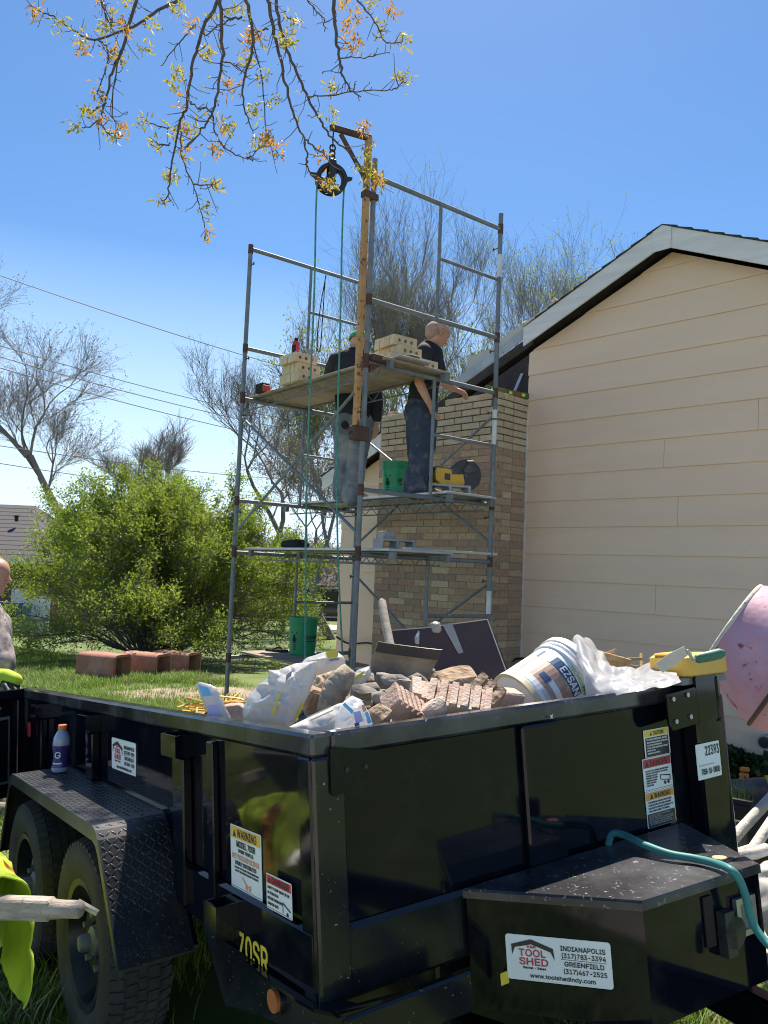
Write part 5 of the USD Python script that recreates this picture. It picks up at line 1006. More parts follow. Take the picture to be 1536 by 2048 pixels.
# --- bald man, in profile, reaching for the chimney top
Yb = SF.w((.98, .28, 0))[1]
A = lambda px, py, dy=0: at(px, py, Yb + dy)
w2 = thing('person', 'bald person in black t-shirt and dark jeans leaning towards the chimney', 'person')
F2 = V([.86, .38, -.55]); hc = A(877, 668, .02)
hch, P2 = head_chains(hc, F2, (.18, .05, 1.0), .098)
neck = A(858, 690, .02); shN, shF = A(848, 706, -.17), A(866, 704, .20); chest = A(855, 728, .02); waist = A(846, 796, .03); hip = A(842, 826, .03)
elN, wrN = A(838, 764, -.26), A(858, 806, -.24); elF, wrF = A(884, 764, .42), at(910, 779, Yb + .62)
knN, knF = A(846, 898, -.06), A(838, 905, .14); anN, anF = A(829, 966, -.04), A(846, 968, .18)
zs = LO[1] + .0585
arm = lambda a, b, c: [(a, .058), (a + (b - a) * .3, .052), (b, .042), (b + (c - b) * .3, .043), (c, .028)]
legs = [[(hip + V([0, s * .075, -.02]), .10), (k, .066), (k + (a - k) * .35, .062), (a, .042)] for s, k, a in ((-1, knN, anN), (1, knF, anF))]
core = [[(neck, .058), (A(868, 684, .02), .056), (hc + V([-.02, 0, -.02]), .06)], [(shN, .06), (A(856, 702, .02), .085), (shF, .06)], [(A(857, 712, .02), (.12, .16, .10)), (chest, (.125, .165, .12)), (A(848, 775, .03), (.115, .15, .11)), (hip, (.115, .15, .10))]]
obj('body', body(hch + core + [arm(shN, elN, wrN), arm(shF, elF, wrF)] + legs + hand(wrN, (.42, .1, -.9), (.9, .3, .2), curl=.5) + hand(wrF, (.95, .35, -.25), (.1, -.1, -1), curl=.8), .016, 8), M['skin'], w2, smooth=True)
tee = [[(A(857, 696, .02), (.085, .12, .045)), (A(857, 712, .02), (.135, .175, .10)), (chest, (.14, .18, .12)), (A(848, 775, .03), (.13, .165, .11)), (A(843, 822, .03), (.13, .165, .07))], [(shN, .073), (A(856, 703, .02), .095), (shF, .073)], [(shN, .074), (shN + (elN - shN) * .62, .068)], [(shF, .074), (shF + (elF - shF) * .62, .068)]]
obj('shirt', disp(body(tee, .016, 6), .018, 11, 3), M['tee'], w2, smooth=True)
jn = [[(A(843, 812, .03), (.128, .16, .07)), (hip, (.13, .165, .11))]] + [[(hip + V([0, s * .075, -.02]), .118), (hip + (k - hip) * .5 + V([0, s * .04, 0]), .103), (k, .085), (k + (a - k) * .5, .083), (a + V([0, 0, .02]), .078), (a + V([.0, 0, -.04]), .086)] for s, k, a in ((-1, knN, anN), (1, knF, anF))]
obj('jeans', disp(disp(body(jn, .014, 4), .022, 16, 5), .03, 8, 6), M['jean_dark'], w2, smooth=True)
for a in (anN, anF): shoe(w2, V([a[0] - .04, a[1], zs]), (.93, .36, 0))
eyes(P2, w2); m_ = [[(P2(-.055, .0, 0), .083), (P2(-.05, -.03, 0), .073)]]; obj('hair', body(m_, .014, 4), M['hair'], w2, smooth=True)
# --- man in the green cap, seen from behind
Y1 = SF.w((1.0, 1.15, 0))[1]
B = lambda px, py, dy=0: at(px, py, Y1 + dy)
w1 = thing('person', 'person in green cap, black long-sleeved shirt and grey jeans seen from behind', 'person')
hc = B(719, 690, .12); hch, P1 = head_chains(hc, (.45, .85, -.25), (0, .2, 1.0), .098)
neck = B(708, 708, .04); shL, shR = B(672, 722, .04), B(738, 722, -.02); elL, wrL = B(657, 762, .28), B(668, 790, .55); elR, wrR = B(752, 792, .02), B(752, 846, .0)
hip = B(706, 848, .0); knL, knR = B(690, 912, .02), B(714, 912, -.03); anL, anR = B(686, 975, .04), B(704, 980, -.06)
core = [[(neck, .058), (hc + V([-.01, -.03, -.03]), .06)], [(shL, .06), (neck + V([0, 0, -.04]), .09), (shR, .06)], [(B(706, 732, .02), (.165, .12, .10)), (B(706, 770, .0), (.165, .125, .12)), (B(707, 815, .0), (.15, .12, .11)), (hip, (.155, .12, .10))]]
arms = [arm(shL, elL, wrL), arm(shR, elR, wrR)]
obj('body', body(hch + core + arms + [[(hip + V([s * .075, 0, -.02]), .10), (k, .064), (k + (a - k) * .35, .06), (a, .042)] for s, k, a in ((-1, knL, anL), (1, knR, anR))] + hand(wrR, (.02, .06, -1), (-.8, .5, 0), curl=.45) + hand(wrL, (.3, .9, -.2), (0, 0, -1), curl=.7), .016, 8), M['skin'], w1, smooth=True)
sl = [[(a, .074), (a + (b - a) * .5, .066), (b, .058), (b + (c - b) * .8, .047)] for a, b, c in ((shL, elL, wrL), (shR, elR, wrR))]
obj('shirt', disp(body([[(B(707, 714, .03), (.10, .085, .04)), (B(706, 732, .02), (.178, .135, .10)), (B(706, 770, 0), (.178, .14, .12)), (B(707, 815, 0), (.17, .14, .11)), (B(707, 842, 0), (.172, .142, .06))], [(shL, .074), (neck + V([0, 0, -.04]), .10), (shR, .074)]] + sl, .016, 6), .024, 10, 8), M['tee'], w1, smooth=True)
obj('jeans', disp(disp(body([[(B(706, 838, 0), (.165, .135, .06)), (hip, (.168, .135, .11))]] + [[(hip + V([s * .075, 0, -.02]), .118), (hip + (k - hip) * .5 + V([s * .03, 0, 0]), .10), (k, .082), (k + (a - k) * .5, .08), (a, .078), (a + V([0, 0, -.05]), .084)] for s, k, a in ((-1, knL, anL), (1, knR, anR))], .014, 4), .022, 15, 9), .03, 7, 4), M['jean_grey'], w1, smooth=True)
obj('pocket_patch', place(disc(.04, .01, 16), B(690, 850, -.145), V([1., 0, 0]), V([0, 0, 1.]), V([0, -1., 0])), M['hole'], w1)
for a in (anL, anR): shoe(w1, V([a[0] - .01, a[1] - .05, zs]), (.6, .8, 0))
cp_ = P1; capm = body([[(cp_(-.02, .05, 0), (.098,) * 3), (cp_(.018, .05, 0), (.093,) * 3)]], .014, 3); capm = capm.slice_plane(cp_(0, .035, 0), cp_(0, 1, 0) - cp_(0, 0, 0)); capm.vertices = hc + (capm.vertices - hc) * 1.06
obj('cap', capm, M['capg'], w1, smooth=True)
obj('cap_peak', hull([cp_(a, b, s) for a, s in ((.08, .07), (.08, -.07), (.15, .05), (.15, -.05), (.165, 0), (.09, 0)) for b in (.036, .042)]), M['capg'], w1); eyes(P1, w1)
# --- man at the left edge with a hand on the open rear door
Y3 = 5.05
C = lambda px, py, dy=0: at(px, py, Y3 + dy)
w3 = thing('person', 'person in a camouflage shirt and yellow-green gloves at the left edge', 'person')
hc = C(-18, 1152); hch, P3 = head_chains(hc, (.95, .18, -.05), (0, 0, 1.0), .102)
neck = C(-30, 1196); shN, shF = C(-28, 1238, -.18), C(-36, 1230, .2); elN = C(2, 1320, -.30); wrN = C(0, 1358, -.42); elF, wrF = C(-40, 1330, .2), C(-20, 1400, .3); hip = C(-50, 1400, .02)
knN, knF = C(-42, 1540, -.08), C(-58, 1540, .1); gnd = lambda p: V([p[0], p[1], float(gz(p[0], p[1]))])
anN, anF = gnd(C(-46, 1600, -.08)) + V([0, 0, .09]), gnd(C(-60, 1600, .1)) + V([0, 0, .09])
core = [[(neck, .06), (hc + V([-.03, 0, -.02]), .064)], [(shN, .066), (neck + V([0, 0, -.08]), .09), (shF, .066)], [(C(-34, 1255), (.14, .18, .1)), (C(-38, 1320), (.145, .175, .12)), (hip, (.13, .165, .11))]]
lg = [[(hip + V([0, s * .08, -.03]), .11), (k, .07), (a, .045)] for s, k, a in ((-1, knN, anN), (1, knF, anF))]
obj('body', body(hch + core + [arm(shN, elN, wrN), arm(shF, elF, wrF)] + lg, .018, 8), M['skin'], w3, smooth=True)
obj('shirt', disp(body([[(C(-33, 1222), (.09, .12, .05)), (C(-34, 1250), (.15, .19, .1)), (C(-38, 1320), (.158, .19, .12)), (C(-48, 1395), (.15, .185, .08))], [(shN, .085), (neck + V([0, 0, -.09]), .1), (shF, .085)], [(shN, .085), (elN, .074), (elN + (wrN - elN) * .2, .07)], [(shF, .08), (elF, .07)]], .018, 6), .02, 10, 4), M['camo'], w3, smooth=True)
obj('trousers', disp(body([[(hip, (.145, .18, .12))]] + [[(hip + V([0, s * .08, -.03]), .125), (k, .09), (a, .085)] for s, k, a in ((-1, knN, anN), (1, knF, anF))], .02, 5), .02, 9, 3), M['jean_dark'], w3, smooth=True)
for a in (anN, anF): shoe(w3, gnd(a) - V([.05, 0, 0]), (1, .2, 0), .30)
eyes(P3, w3); obj('hair', body([[(P3(-.03, .07, 0), .088), (P3(-.05, .02, 0), .083)]], .016, 4), M['hair'], w3, smooth=True)
gw = C(4, 1362, -.45)
hc_ = hand(gw, (.80, -.25, -.20), (-.1, -.2, -1), .20, .75)
gv = body([[(p, np.asarray(r) * 1.22) for p, r in c] for c in hc_], .010, 4); obj('glove', gv, M['glove_b'], w3, smooth=True)
back = body([[(gw + V([-.06, .02, .015]), .05), (gw + V([.02, 0, .022]), .046), (gw + V([.085, -.02, .012]), .036)]], .012, 5); obj('glove_back', back, M['hiviz'], w3, smooth=True)
# ------------------------------------------------------------------ trees, shrub, branches, grass
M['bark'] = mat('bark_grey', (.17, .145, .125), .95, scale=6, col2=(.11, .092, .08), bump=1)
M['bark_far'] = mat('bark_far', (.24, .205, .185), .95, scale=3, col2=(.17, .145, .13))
M['twig'] = mat('maple_twig', (.11, .075, .06), .8, scale=9, col2=(.075, .05, .042))
def leafmat(name, c1, c2, tr_=.45, rough=.5):
    N = {'g': ('geometry', {}), 'r': ('rgb_ramp', {'ramp': [(0, c2), (1, c1)]}), 'p': ('principled_bsdf', {'roughness': rough, 'specular_ior_level': .3}), 't': ('translucent_bsdf', {}), 'm': ('mix_closure', {'fac': tr_})}
    return usdkit.material(stage, f'/World/Looks/{name}', N, [('g.random_per_island', 'r.fac'), ('r.color', 'p.base_color'), ('r.color', 't.color'), ('p.BSDF', 'm.closure1'), ('t.BSDF', 'm.closure2')], surface='m.closure')
M['leaf_bush'] = leafmat('shrub_leaf', (.50, .53, .06), (.24, .32, .035), .5); M['leaf_young'] = leafmat('young_leaf', (.42, .40, .08), (.26, .29, .06)); M['leaf_maple'] = leafmat('maple_leaf', (.66, .40, .08), (.48, .27, .05), .5); M['leaf_maple2'] = leafmat('maple_leaf_green', (.58, .48, .09), (.42, .36, .06), .5)
M['leaf_bud'] = leafmat('bud', (.28, .22, .13), (.17, .12, .09), .3); M['leaf_pink'] = leafmat('pink_blossom', (.45, .27, .25), (.30, .18, .17), .4); M['leaf_ivy'] = leafmat('ivy_leaf', (.07, .13, .03), (.03, .065, .018), .25, .4); M['leaf_brown'] = leafmat('dry_twig_leaf', (.30, .25, .20), (.18, .15, .13), .3)
def prisms(P0, P1, R0, R1, n=4):
    P0, P1 = V(P0), V(P1); d = P1 - P0; d /= np.linalg.norm(d, axis=1, keepdims=True) + 1e-9
    a = np.cross(d, np.where(np.abs(d[:, 2:]) < .9, V([0, 0, 1.]), V([1., 0, 0]))); a /= np.linalg.norm(a, axis=1, keepdims=True) + 1e-9; b = np.cross(d, a)
    t = np.arange(n) * 2 * np.pi / n; off = np.cos(t)[None, :, None] * a[:, None] + np.sin(t)[None, :, None] * b[:, None]
    v = np.concatenate([P0[:, None] + off * V(R0)[:, None, None], P1[:, None] + off * V(R1)[:, None, None]], 1); m = len(P0); base = (np.arange(m) * 2 * n)[:, None]
    j = np.arange(n); k = (j + 1) % n; f = np.concatenate([np.stack([base + j, base + k, base + n + k], -1).reshape(-1, 3), np.stack([base + j, base + n + k, base + n + j], -1).reshape(-1, 3)])
    return trimesh.Trimesh(v.reshape(-1, 3), f, process=False)
def leaves(C, size, g_, droop=0, aspect=.55, dirs=None, jitter=.35):
    "pointed leaf quads at C"
    n = len(C); d = g_.normal(size=(n, 3)) if dirs is None else dirs + g_.normal(0, .45, (n, 3)); d[:, 2] -= droop; d /= np.linalg.norm(d, axis=1, keepdims=True)
    a = np.cross(d, g_.normal(size=(n, 3))); a /= np.linalg.norm(a, axis=1, keepdims=True); s = (size * (1 + jitter * g_.uniform(-1, 1, n)))[:, None]
    up = np.cross(d, a) * s * .12
    v = np.stack([C, C + d * s * .5 + a * s * aspect * .5 + up, C + d * s, C + d * s * .5 - a * s * aspect * .5 + up], 1).reshape(-1, 3); b = (np.arange(n) * 4)[:, None]
    return trimesh.Trimesh(v, np.concatenate([b + [0, 1, 2], b + [0, 2, 3]]), process=False)
def grow(g_, base, d0, L0, r0, levels, spread=.42, up=.25, kids=(2, 4), ratio=.72, wander=.13, rmin=.006):
    S, tips = [], []
    def rec(p, d, L_, r, lev):
        k = 4 if lev < 2 else 3; q = p
        for i in range(k):
            d = d + g_.normal(0, wander, 3) + V([0, 0, up * .25]); d = d / np.linalg.norm(d); q2 = q + d * L_ / k; r2 = max(rmin, r * (1 - .32 / k)); S.append((q, q2, r, r2)); q, r = q2, r2
            if lev >= 1 and lev < levels and i < k - 1 and g_.random() < .55: spawn(q, d, L_ * .62, r * .5, lev + 1)
        if lev >= levels: tips.append((q, d)); return
        for _ in range(g_.integers(*kids)): spawn(q, d, L_ * ratio * g_.uniform(.75, 1.15), r * .68, lev + 1)
    def spawn(q, d, L_, r, lev):
        a = np.cross(d, g_.normal(size=3)); a /= np.linalg.norm(a); an = spread * g_.uniform(.55, 1.35); rec(q, d * math.cos(an) + a * math.sin(an) + V([0, 0, up * .4]), L_, max(r, rmin), lev)
    rec(V(base, float), V(d0, float), L0, r0, 0)
    return S, tips
def tree(name, label, cat, base, H_, r0, seed, levels=5, trunk=.25, spread=.42, up=.25, leaf=None, nleaf=0, lsize=.1, barkm='bark_far', kids=(2, 4), lean=(0, 0), rmin=.008, width=None, group=None, spray=0):
    g_ = np.random.default_rng(seed); S, tips = grow(g_, (0, 0, 0), (lean[0], lean[1], 1), H_ * trunk, r0, levels, spread, up, kids, rmin=rmin)
    P0 = V([s[0] for s in S]); P1 = V([s[1] for s in S]); R0 = V([s[2] for s in S]); R1 = V([s[3] for s in S])
    k = H_ / np.quantile(P1[:, 2], .9995); sx_ = 1.0
    if width: sx_ = width / (np.quantile(P1[:, 0], .99) - np.quantile(P1[:, 0], .01)) / k
    sc = V([k * sx_, k * sx_, k]); P0, P1 = P0 * sc, P1 * sc
    if spray:
        sm = np.flatnonzero(R0 < max(r0 * .22, rmin * 1.6)); i = np.repeat(sm, spray); n = len(i); f_ = g_.random((n, 1)); A0 = P0[i] * (1 - f_) + P1[i] * f_; d = P1[i] - P0[i]; d /= np.linalg.norm(d, axis=1, keepdims=True) + 1e-9
        e = d + g_.normal(0, .5, (n, 3)) + V([0, 0, up]); e /= np.linalg.norm(e, axis=1, keepdims=True); ln = H_ * .045 * g_.uniform(.4, 1.25, (n, 1)); A1 = A0 + e * ln; e2 = e + g_.normal(0, .3, (n, 3)) + V([0, 0, up * .6]); e2 /= np.linalg.norm(e2, axis=1, keepdims=True); A2 = A1 + e2 * ln * .8
        e3 = e + g_.normal(0, .6, (n, 3)); e3 /= np.linalg.norm(e3, axis=1, keepdims=True); A3 = A1 + e3 * ln * .6; o_ = np.full(n, rmin)
        P0 = np.vstack([P0, A0, A1, A1]); P1 = np.vstack([P1, A1, A2, A3]); R0 = np.r_[R0, o_ * .9, o_ * .75, o_ * .7]; R1 = np.r_[R1, o_ * .75, o_ * .55, o_ * .5]; tips = [(q / sc, dd_) for q, dd_ in zip(A2, e2)]
    mx_ = np.median(P1[R1 < r0 * .3, 0]); base = V(base) - V([mx_ * .85, 0, 0])
    t = thing(name, label, cat, group, loc=base); big = R0 > r0 * .42
    obj('trunk', prisms(P0[big], P1[big], R0[big], R1[big], 7), M[barkm], t, smooth=50); tag(obj('branches', prisms(P0[~big], P1[~big], R0[~big], R1[~big], 3), M[barkm], t), kind='stuff')
    if nleaf:
        tp = V([q[0] for q in tips]) * sc; td = V([q[1] for q in tips]); i = g_.integers(0, len(tp), nleaf); tag(obj('crown', leaves(tp[i] + g_.normal(0, lsize * .9, (nleaf, 3)), lsize, g_, dirs=td[i]), M[leaf], t), kind='stuff')
    return t
def gp(px, Y): x = at(px, 1100, Y)[0]; return V([x, Y, float(gz(x, Y)) - .1])
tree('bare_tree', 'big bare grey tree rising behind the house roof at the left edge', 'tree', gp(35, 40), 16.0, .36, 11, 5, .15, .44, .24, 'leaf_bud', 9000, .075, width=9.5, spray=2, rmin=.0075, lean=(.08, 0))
tree('bare_tree', 'tall bare dark tree standing behind the right half of the green shrub', 'tree', gp(515, 31), 11.0, .20, 22, 5, .13, .30, .62, 'leaf_bud', 2500, .05, barkm='bark', width=5.6, spray=2, rmin=.0055)
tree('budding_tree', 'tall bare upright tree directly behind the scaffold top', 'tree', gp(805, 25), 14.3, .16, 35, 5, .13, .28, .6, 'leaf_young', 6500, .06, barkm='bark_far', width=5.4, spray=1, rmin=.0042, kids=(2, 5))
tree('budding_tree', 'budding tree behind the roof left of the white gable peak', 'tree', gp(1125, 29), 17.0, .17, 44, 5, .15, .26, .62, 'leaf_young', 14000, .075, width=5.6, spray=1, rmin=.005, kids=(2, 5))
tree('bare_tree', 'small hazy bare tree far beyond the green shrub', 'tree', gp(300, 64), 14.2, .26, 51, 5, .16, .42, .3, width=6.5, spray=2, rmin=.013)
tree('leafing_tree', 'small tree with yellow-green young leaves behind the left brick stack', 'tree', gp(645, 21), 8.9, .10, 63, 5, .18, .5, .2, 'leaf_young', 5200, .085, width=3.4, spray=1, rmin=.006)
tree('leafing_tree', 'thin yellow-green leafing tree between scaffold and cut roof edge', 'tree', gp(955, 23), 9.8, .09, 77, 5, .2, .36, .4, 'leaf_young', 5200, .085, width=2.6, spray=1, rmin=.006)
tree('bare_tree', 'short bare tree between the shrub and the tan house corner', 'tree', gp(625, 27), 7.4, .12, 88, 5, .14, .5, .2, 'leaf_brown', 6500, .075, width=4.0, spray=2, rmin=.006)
tree('blossom_shrub', 'pinkish blossoming shrub peeping above the far roof left of the green shrub', 'shrub', gp(122, 36), 4.6, .07, 91, 4, .15, .6, .15, 'leaf_pink', 9000, .09, width=2.4, spray=2)
for i, (px, Y, h_, w_) in enumerate([(560, 34, 4.5, 6), (650, 36, 4.2, 6), (470, 38, 4.4, 7), (200, 42, 4.5, 9)]):
    tree('thicket', ['grey leafless thicket behind the right end of the green shrub', 'brownish thicket in front of the far brick house', 'far thicket seen through the top of the green shrub', 'far thicket behind the blossoming shrub'][i], 'shrub', gp(px, Y), h_, .07, 120 + i, 4, .1, .6, .2, 'leaf_brown', 7000, .09, width=w_, spray=2, rmin=.008)
# big green shrub
g_ = np.random.default_rng(5); bs = gp(318, 14.8) + V([0, 0, .08]); sh2 = thing('green_shrub', 'large rounded shrub in fresh yellow-green leaf on the lawn', 'shrub', loc=bs)
S, T_ = [], []
cw, chh = 3.2, 3.12
for i in range(150):
    a = g_.uniform(0, 2 * np.pi); el = np.clip(g_.normal(.80, .42), .10, 1.5); d = V([math.cos(a) * math.cos(el) * 1.0, math.sin(a) * math.cos(el), math.sin(el)])
    R_ = 1 / math.sqrt((math.cos(el) / cw) ** 2 + (math.sin(el) / chh) ** 2) * g_.uniform(.84, 1.0) * (1 + .07 * math.sin(3 * a + 2 * el))
    p = V([math.cos(a), math.sin(a), 0]) * g_.uniform(.02, .3); pts = [p]
    for k in range(1, 7):
        t = k / 6; q = d * R_ * t; q[2] = R_ * (d[2] * t + .10 * math.sin(math.pi * t)); pts.append(p * (1 - t) + q + g_.normal(0, .05, 3))
    pts = spline(pts, 3); r = np.linspace(.020, .005, len(pts)); S += [(pts[j], pts[j + 1], r[j], r[j + 1]) for j in range(len(pts) - 1)]
    for j in range(3, len(pts)):
        for _ in range(3):
            dd = (pts[j] - pts[j - 1]); dd /= np.linalg.norm(dd); e = dd + g_.normal(0, .65, 3) + V([0, 0, .25]); e /= np.linalg.norm(e); ln = g_.uniform(.16, .48); q = pts[j] + e * ln
            mid = pts[j] + e * ln * .5 + g_.normal(0, .03, 3); S += [(pts[j], mid, .005, .004), (mid, q, .004, .003)]; T_ += [mid, q, (mid + q) / 2]
            for _2 in range(2): e2 = e + g_.normal(0, .6, 3); q2 = mid + e2 / np.linalg.norm(e2) * g_.uniform(.1, .34); S.append((mid, q2, .0035, .0025)); T_ += [q2, (q2 + mid) / 2]
S_ = lambda i: V([s[i] for s in S])
st_ = S_(2) > .006; obj('stems', prisms(S_(0)[st_], S_(1)[st_], S_(2)[st_], S_(3)[st_], 5), M['bark'], sh2, smooth=60); tag(obj('twigs', prisms(S_(0)[~st_], S_(1)[~st_], S_(2)[~st_], S_(3)[~st_], 3), M['bark'], sh2), kind='stuff')
T_ = V(T_); rad = np.sqrt((T_[:, 0] ** 2 + T_[:, 1] ** 2) / cw ** 2 + (T_[:, 2] / chh) ** 2); wgt = np.clip(rad - .30, .02, 1) ** 1.5 * (.42 + .8 * np.clip(T_[:, 2] / chh, 0, 1)) * (.55 + meshkit.fbm(T_ * 1.5)) ** 2; wgt /= wgt.sum()
i = g_.choice(len(T_), 150000, p=wgt); c_ = T_[i] + g_.normal(0, .05, (len(i), 3)); c_ = c_[c_[:, 2] > .12]
tag(obj('leaves', leaves(c_, .05, g_, aspect=.5), M['leaf_bush'], sh2), kind='stuff')
# maple boughs hanging into the top of the picture
K = .56; br_ = thing('maple_branches', 'maple branches with yellow-orange young leaves hanging from above', 'tree branches')
lines_ = [[(485, -60), (485, 0), (440, 170), (400, 260), (375, 370), (350, 435), (290, 460)], [(700, -50), (640, 0), (560, 40), (470, 100), (340, 140), (250, 100), (180, 55), (100, 20)], [(790, -60), (778, 0), (720, 120), (690, 220), (665, 380), (640, 450), (612, 600), (600, 700), (575, 715)],
    [(785, -60), (785, 0), (795, 130), (790, 250), (760, 400), (720, 460), (660, 530)], [(760, 400), (770, 470), (820, 540), (890, 560), (960, 500)], [(645, 440), (650, 560), (690, 660), (720, 760), (740, 830)], [(870, -60), (880, 0), (905, 150), (875, 270), (868, 370), (900, 470)], [(950, -60), (955, 0), (980, 120), (1010, 250), (1040, 380), (1080, 480), (1130, 535), (1160, 550)],
    [(975, -60), (985, 0), (1010, 130), (1060, 260), (1110, 370), (1150, 440), (1195, 500), (1260, 560), (1310, 610), (1350, 640)], [(1100, 345), (1180, 340), (1300, 325), (1400, 320), (1440, 290)], [(1190, -50), (1190, 0), (1200, 130), (1215, 220), (1240, 300), (1285, 345)], [(1270, -50), (1280, 0), (1340, 80), (1380, 150), (1440, 150)], [(1215, 205), (1300, 205), (1390, 185)],
    [(1095, -50), (1100, 0), (1150, 60), (1160, 110)], [(1090, 500), (1095, 570), (1110, 620), (1135, 635), (1180, 655)], [(440, 170), (420, 230), (400, 400), (440, 465)], [(350, 380), (330, 400), (310, 395)], [(350, 440), (395, 490)], [(860, 60), (800, 80), (730, 130)], [(700, 90), (640, 150), (585, 225)], [(640, 450), (590, 455), (510, 430)], [(610, 510), (560, 520)], [(690, 660), (765, 660)], [(960, 100), (900, 140), (935, 270), (950, 480), (990, 545)], [(880, 560), (905, 575)], [(760, 400), (700, 380), (665, 350)], [(790, 215), (850, 240), (880, 280)], [(1010, 50), (1050, 75)], [(350, 140), (385, 190), (350, 330)], [(360, 0), (380, 60), (400, 95)]]
S, bud = [], []
def addline(pts, Y0, Y1, r0, r1, depth=0):
    n = len(pts); P = spline([at(x * K, y * K, Y0 + (Y1 - Y0) * i / max(1, n - 1)) for i, (x, y) in enumerate(pts)], 6); P += g_.normal(0, .004, P.shape); r = np.linspace(r0, r1, len(P)); S.extend((P[j], P[j + 1], r[j], r[j + 1]) for j in range(len(P) - 1))
    acc = 0
    for j in range(1, len(P)):
        acc += np.linalg.norm(P[j] - P[j - 1])
        if acc > .034:
            acc = 0; d = P[j] - P[j - 1]; d /= np.linalg.norm(d)
            for _ in range(1 if g_.random() < .65 else 2):
                a = np.cross(d, g_.normal(size=3)); a /= np.linalg.norm(a); e = d * .6 + a * .85 + V([0, 0, .12]); e /= np.linalg.norm(e); ln = g_.choice([.025, .05, .11, .17], p=[.42, .32, .18, .08]); q1_ = P[j] + e * ln * .55; q2_ = q1_ + (e + V([0, 0, .3]) + g_.normal(0, .2, 3)) * ln * .5
                S.extend([(P[j], q1_, .0026, .0022), (q1_, q2_, .0022, .0017)]); bud.append((q2_, e, ln))
for i, l in enumerate(lines_):
    Y0 = 4.7 + .5 * math.sin(i * 1.7); w_ = .0125 if len(l) > 5 else .0055; addline(l, Y0, Y0 + .15 * math.cos(i), w_, .003)
tag(obj('twigs', prisms(*[V([s[k] for s in S]) for k in range(4)], 5), M['twig'], br_, smooth=60), kind='stuff')
cl = [(125, 40), (215, 80), (295, 130), (295, 170), (400, 80), (440, 95), (540, 85), (520, 175), (390, 190), (430, 210), (350, 330), (270, 450), (395, 490), (430, 465), (310, 395), (355, 420), (640, 265), (620, 300), (650, 365), (735, 185), (820, 310), (690, 455), (620, 470), (660, 455), (555, 515), (765, 530), (605, 630), (575, 715), (800, 455), (815, 450), (660, 540), (765, 660), (740, 735), (740, 830), (825, 35), (685, 90), (880, 215), (935, 270), (880, 145), (1010, 150), (945, 490), (910, 395), (990, 355), (990, 545), (930, 510), (965, 505), (1050, 70), (1180, 310), (1280, 55), (1360, 90), (1240, 100), (1435, 145), (1445, 280), (1400, 40), (1180, 405), (1305, 460), (1310, 545), (1185, 655), (1165, 650), (1310, 605), (1350, 640), (1365, 645), (1325, 610), (1150, 555), (855, 30), (360, 10), (460, 0), (640, 35), (1225, 10), (1330, 5), (1270, 160), (375, 100), (510, 430), (910, 130), (1030, 140), (430, 80)]
for mtn, par in (('leaf_maple', 0), ('leaf_maple2', 1)):
    C_, D_, Z_ = [], [], []
    for i, (x, y) in enumerate(cl):
        if (i % 5 in (0, 3)) != (par == 0): continue
        c = at(x * K, y * K, 4.75 + .12 * math.sin(i * 2.3)); n = int(g_.integers(22, 46))
        for _ in range(n):
            d = g_.normal(0, .75, 3); d[2] -= .25; C_.append(c + g_.normal(0, .022, 3)); D_.append(d); Z_.append(0)
    for q, e, ln in bud:
        if g_.random() < .09 and par: 
            for _ in range(g_.integers(2, 6)): C_.append(q); D_.append(e + g_.normal(0, .6, 3)); Z_.append(.028)
    C_, D_ = V(C_), V(D_); n = len(C_); ms = leaves(C_, .040, g_, dirs=D_, aspect=.27, jitter=.5)
    tag(obj('young_leaves', ms, M[mtn], br_), kind='stuff')
bq = V([b[0] for b in bud]); tag(obj('buds', leaves(bq, .012, g_, dirs=V([b[1] for b in bud]), aspect=.6), M['twig'], br_), kind='stuff')
# ivy at the foot of the gable wall
iv = V([HF.w((x, -abs(g_.normal(0, .28)) - .03, 0)) for x in g_.uniform(1.2, 4.6, 5200)]); iv[:, 2] = gz(iv[:, 0], iv[:, 1]) + .03 + .17 * g_.random(len(iv)) * (.4 + meshkit.fbm(iv * V([2.2, 2.2, 0])))
tag(obj('ivy', leaves(iv, .075, g_, aspect=.85, dirs=np.tile(V([-.3, -.5, .35]), (len(iv), 1))), M['leaf_ivy']), 'low dark green ivy growing along the foot of the wall', 'ivy', kind='stuff')
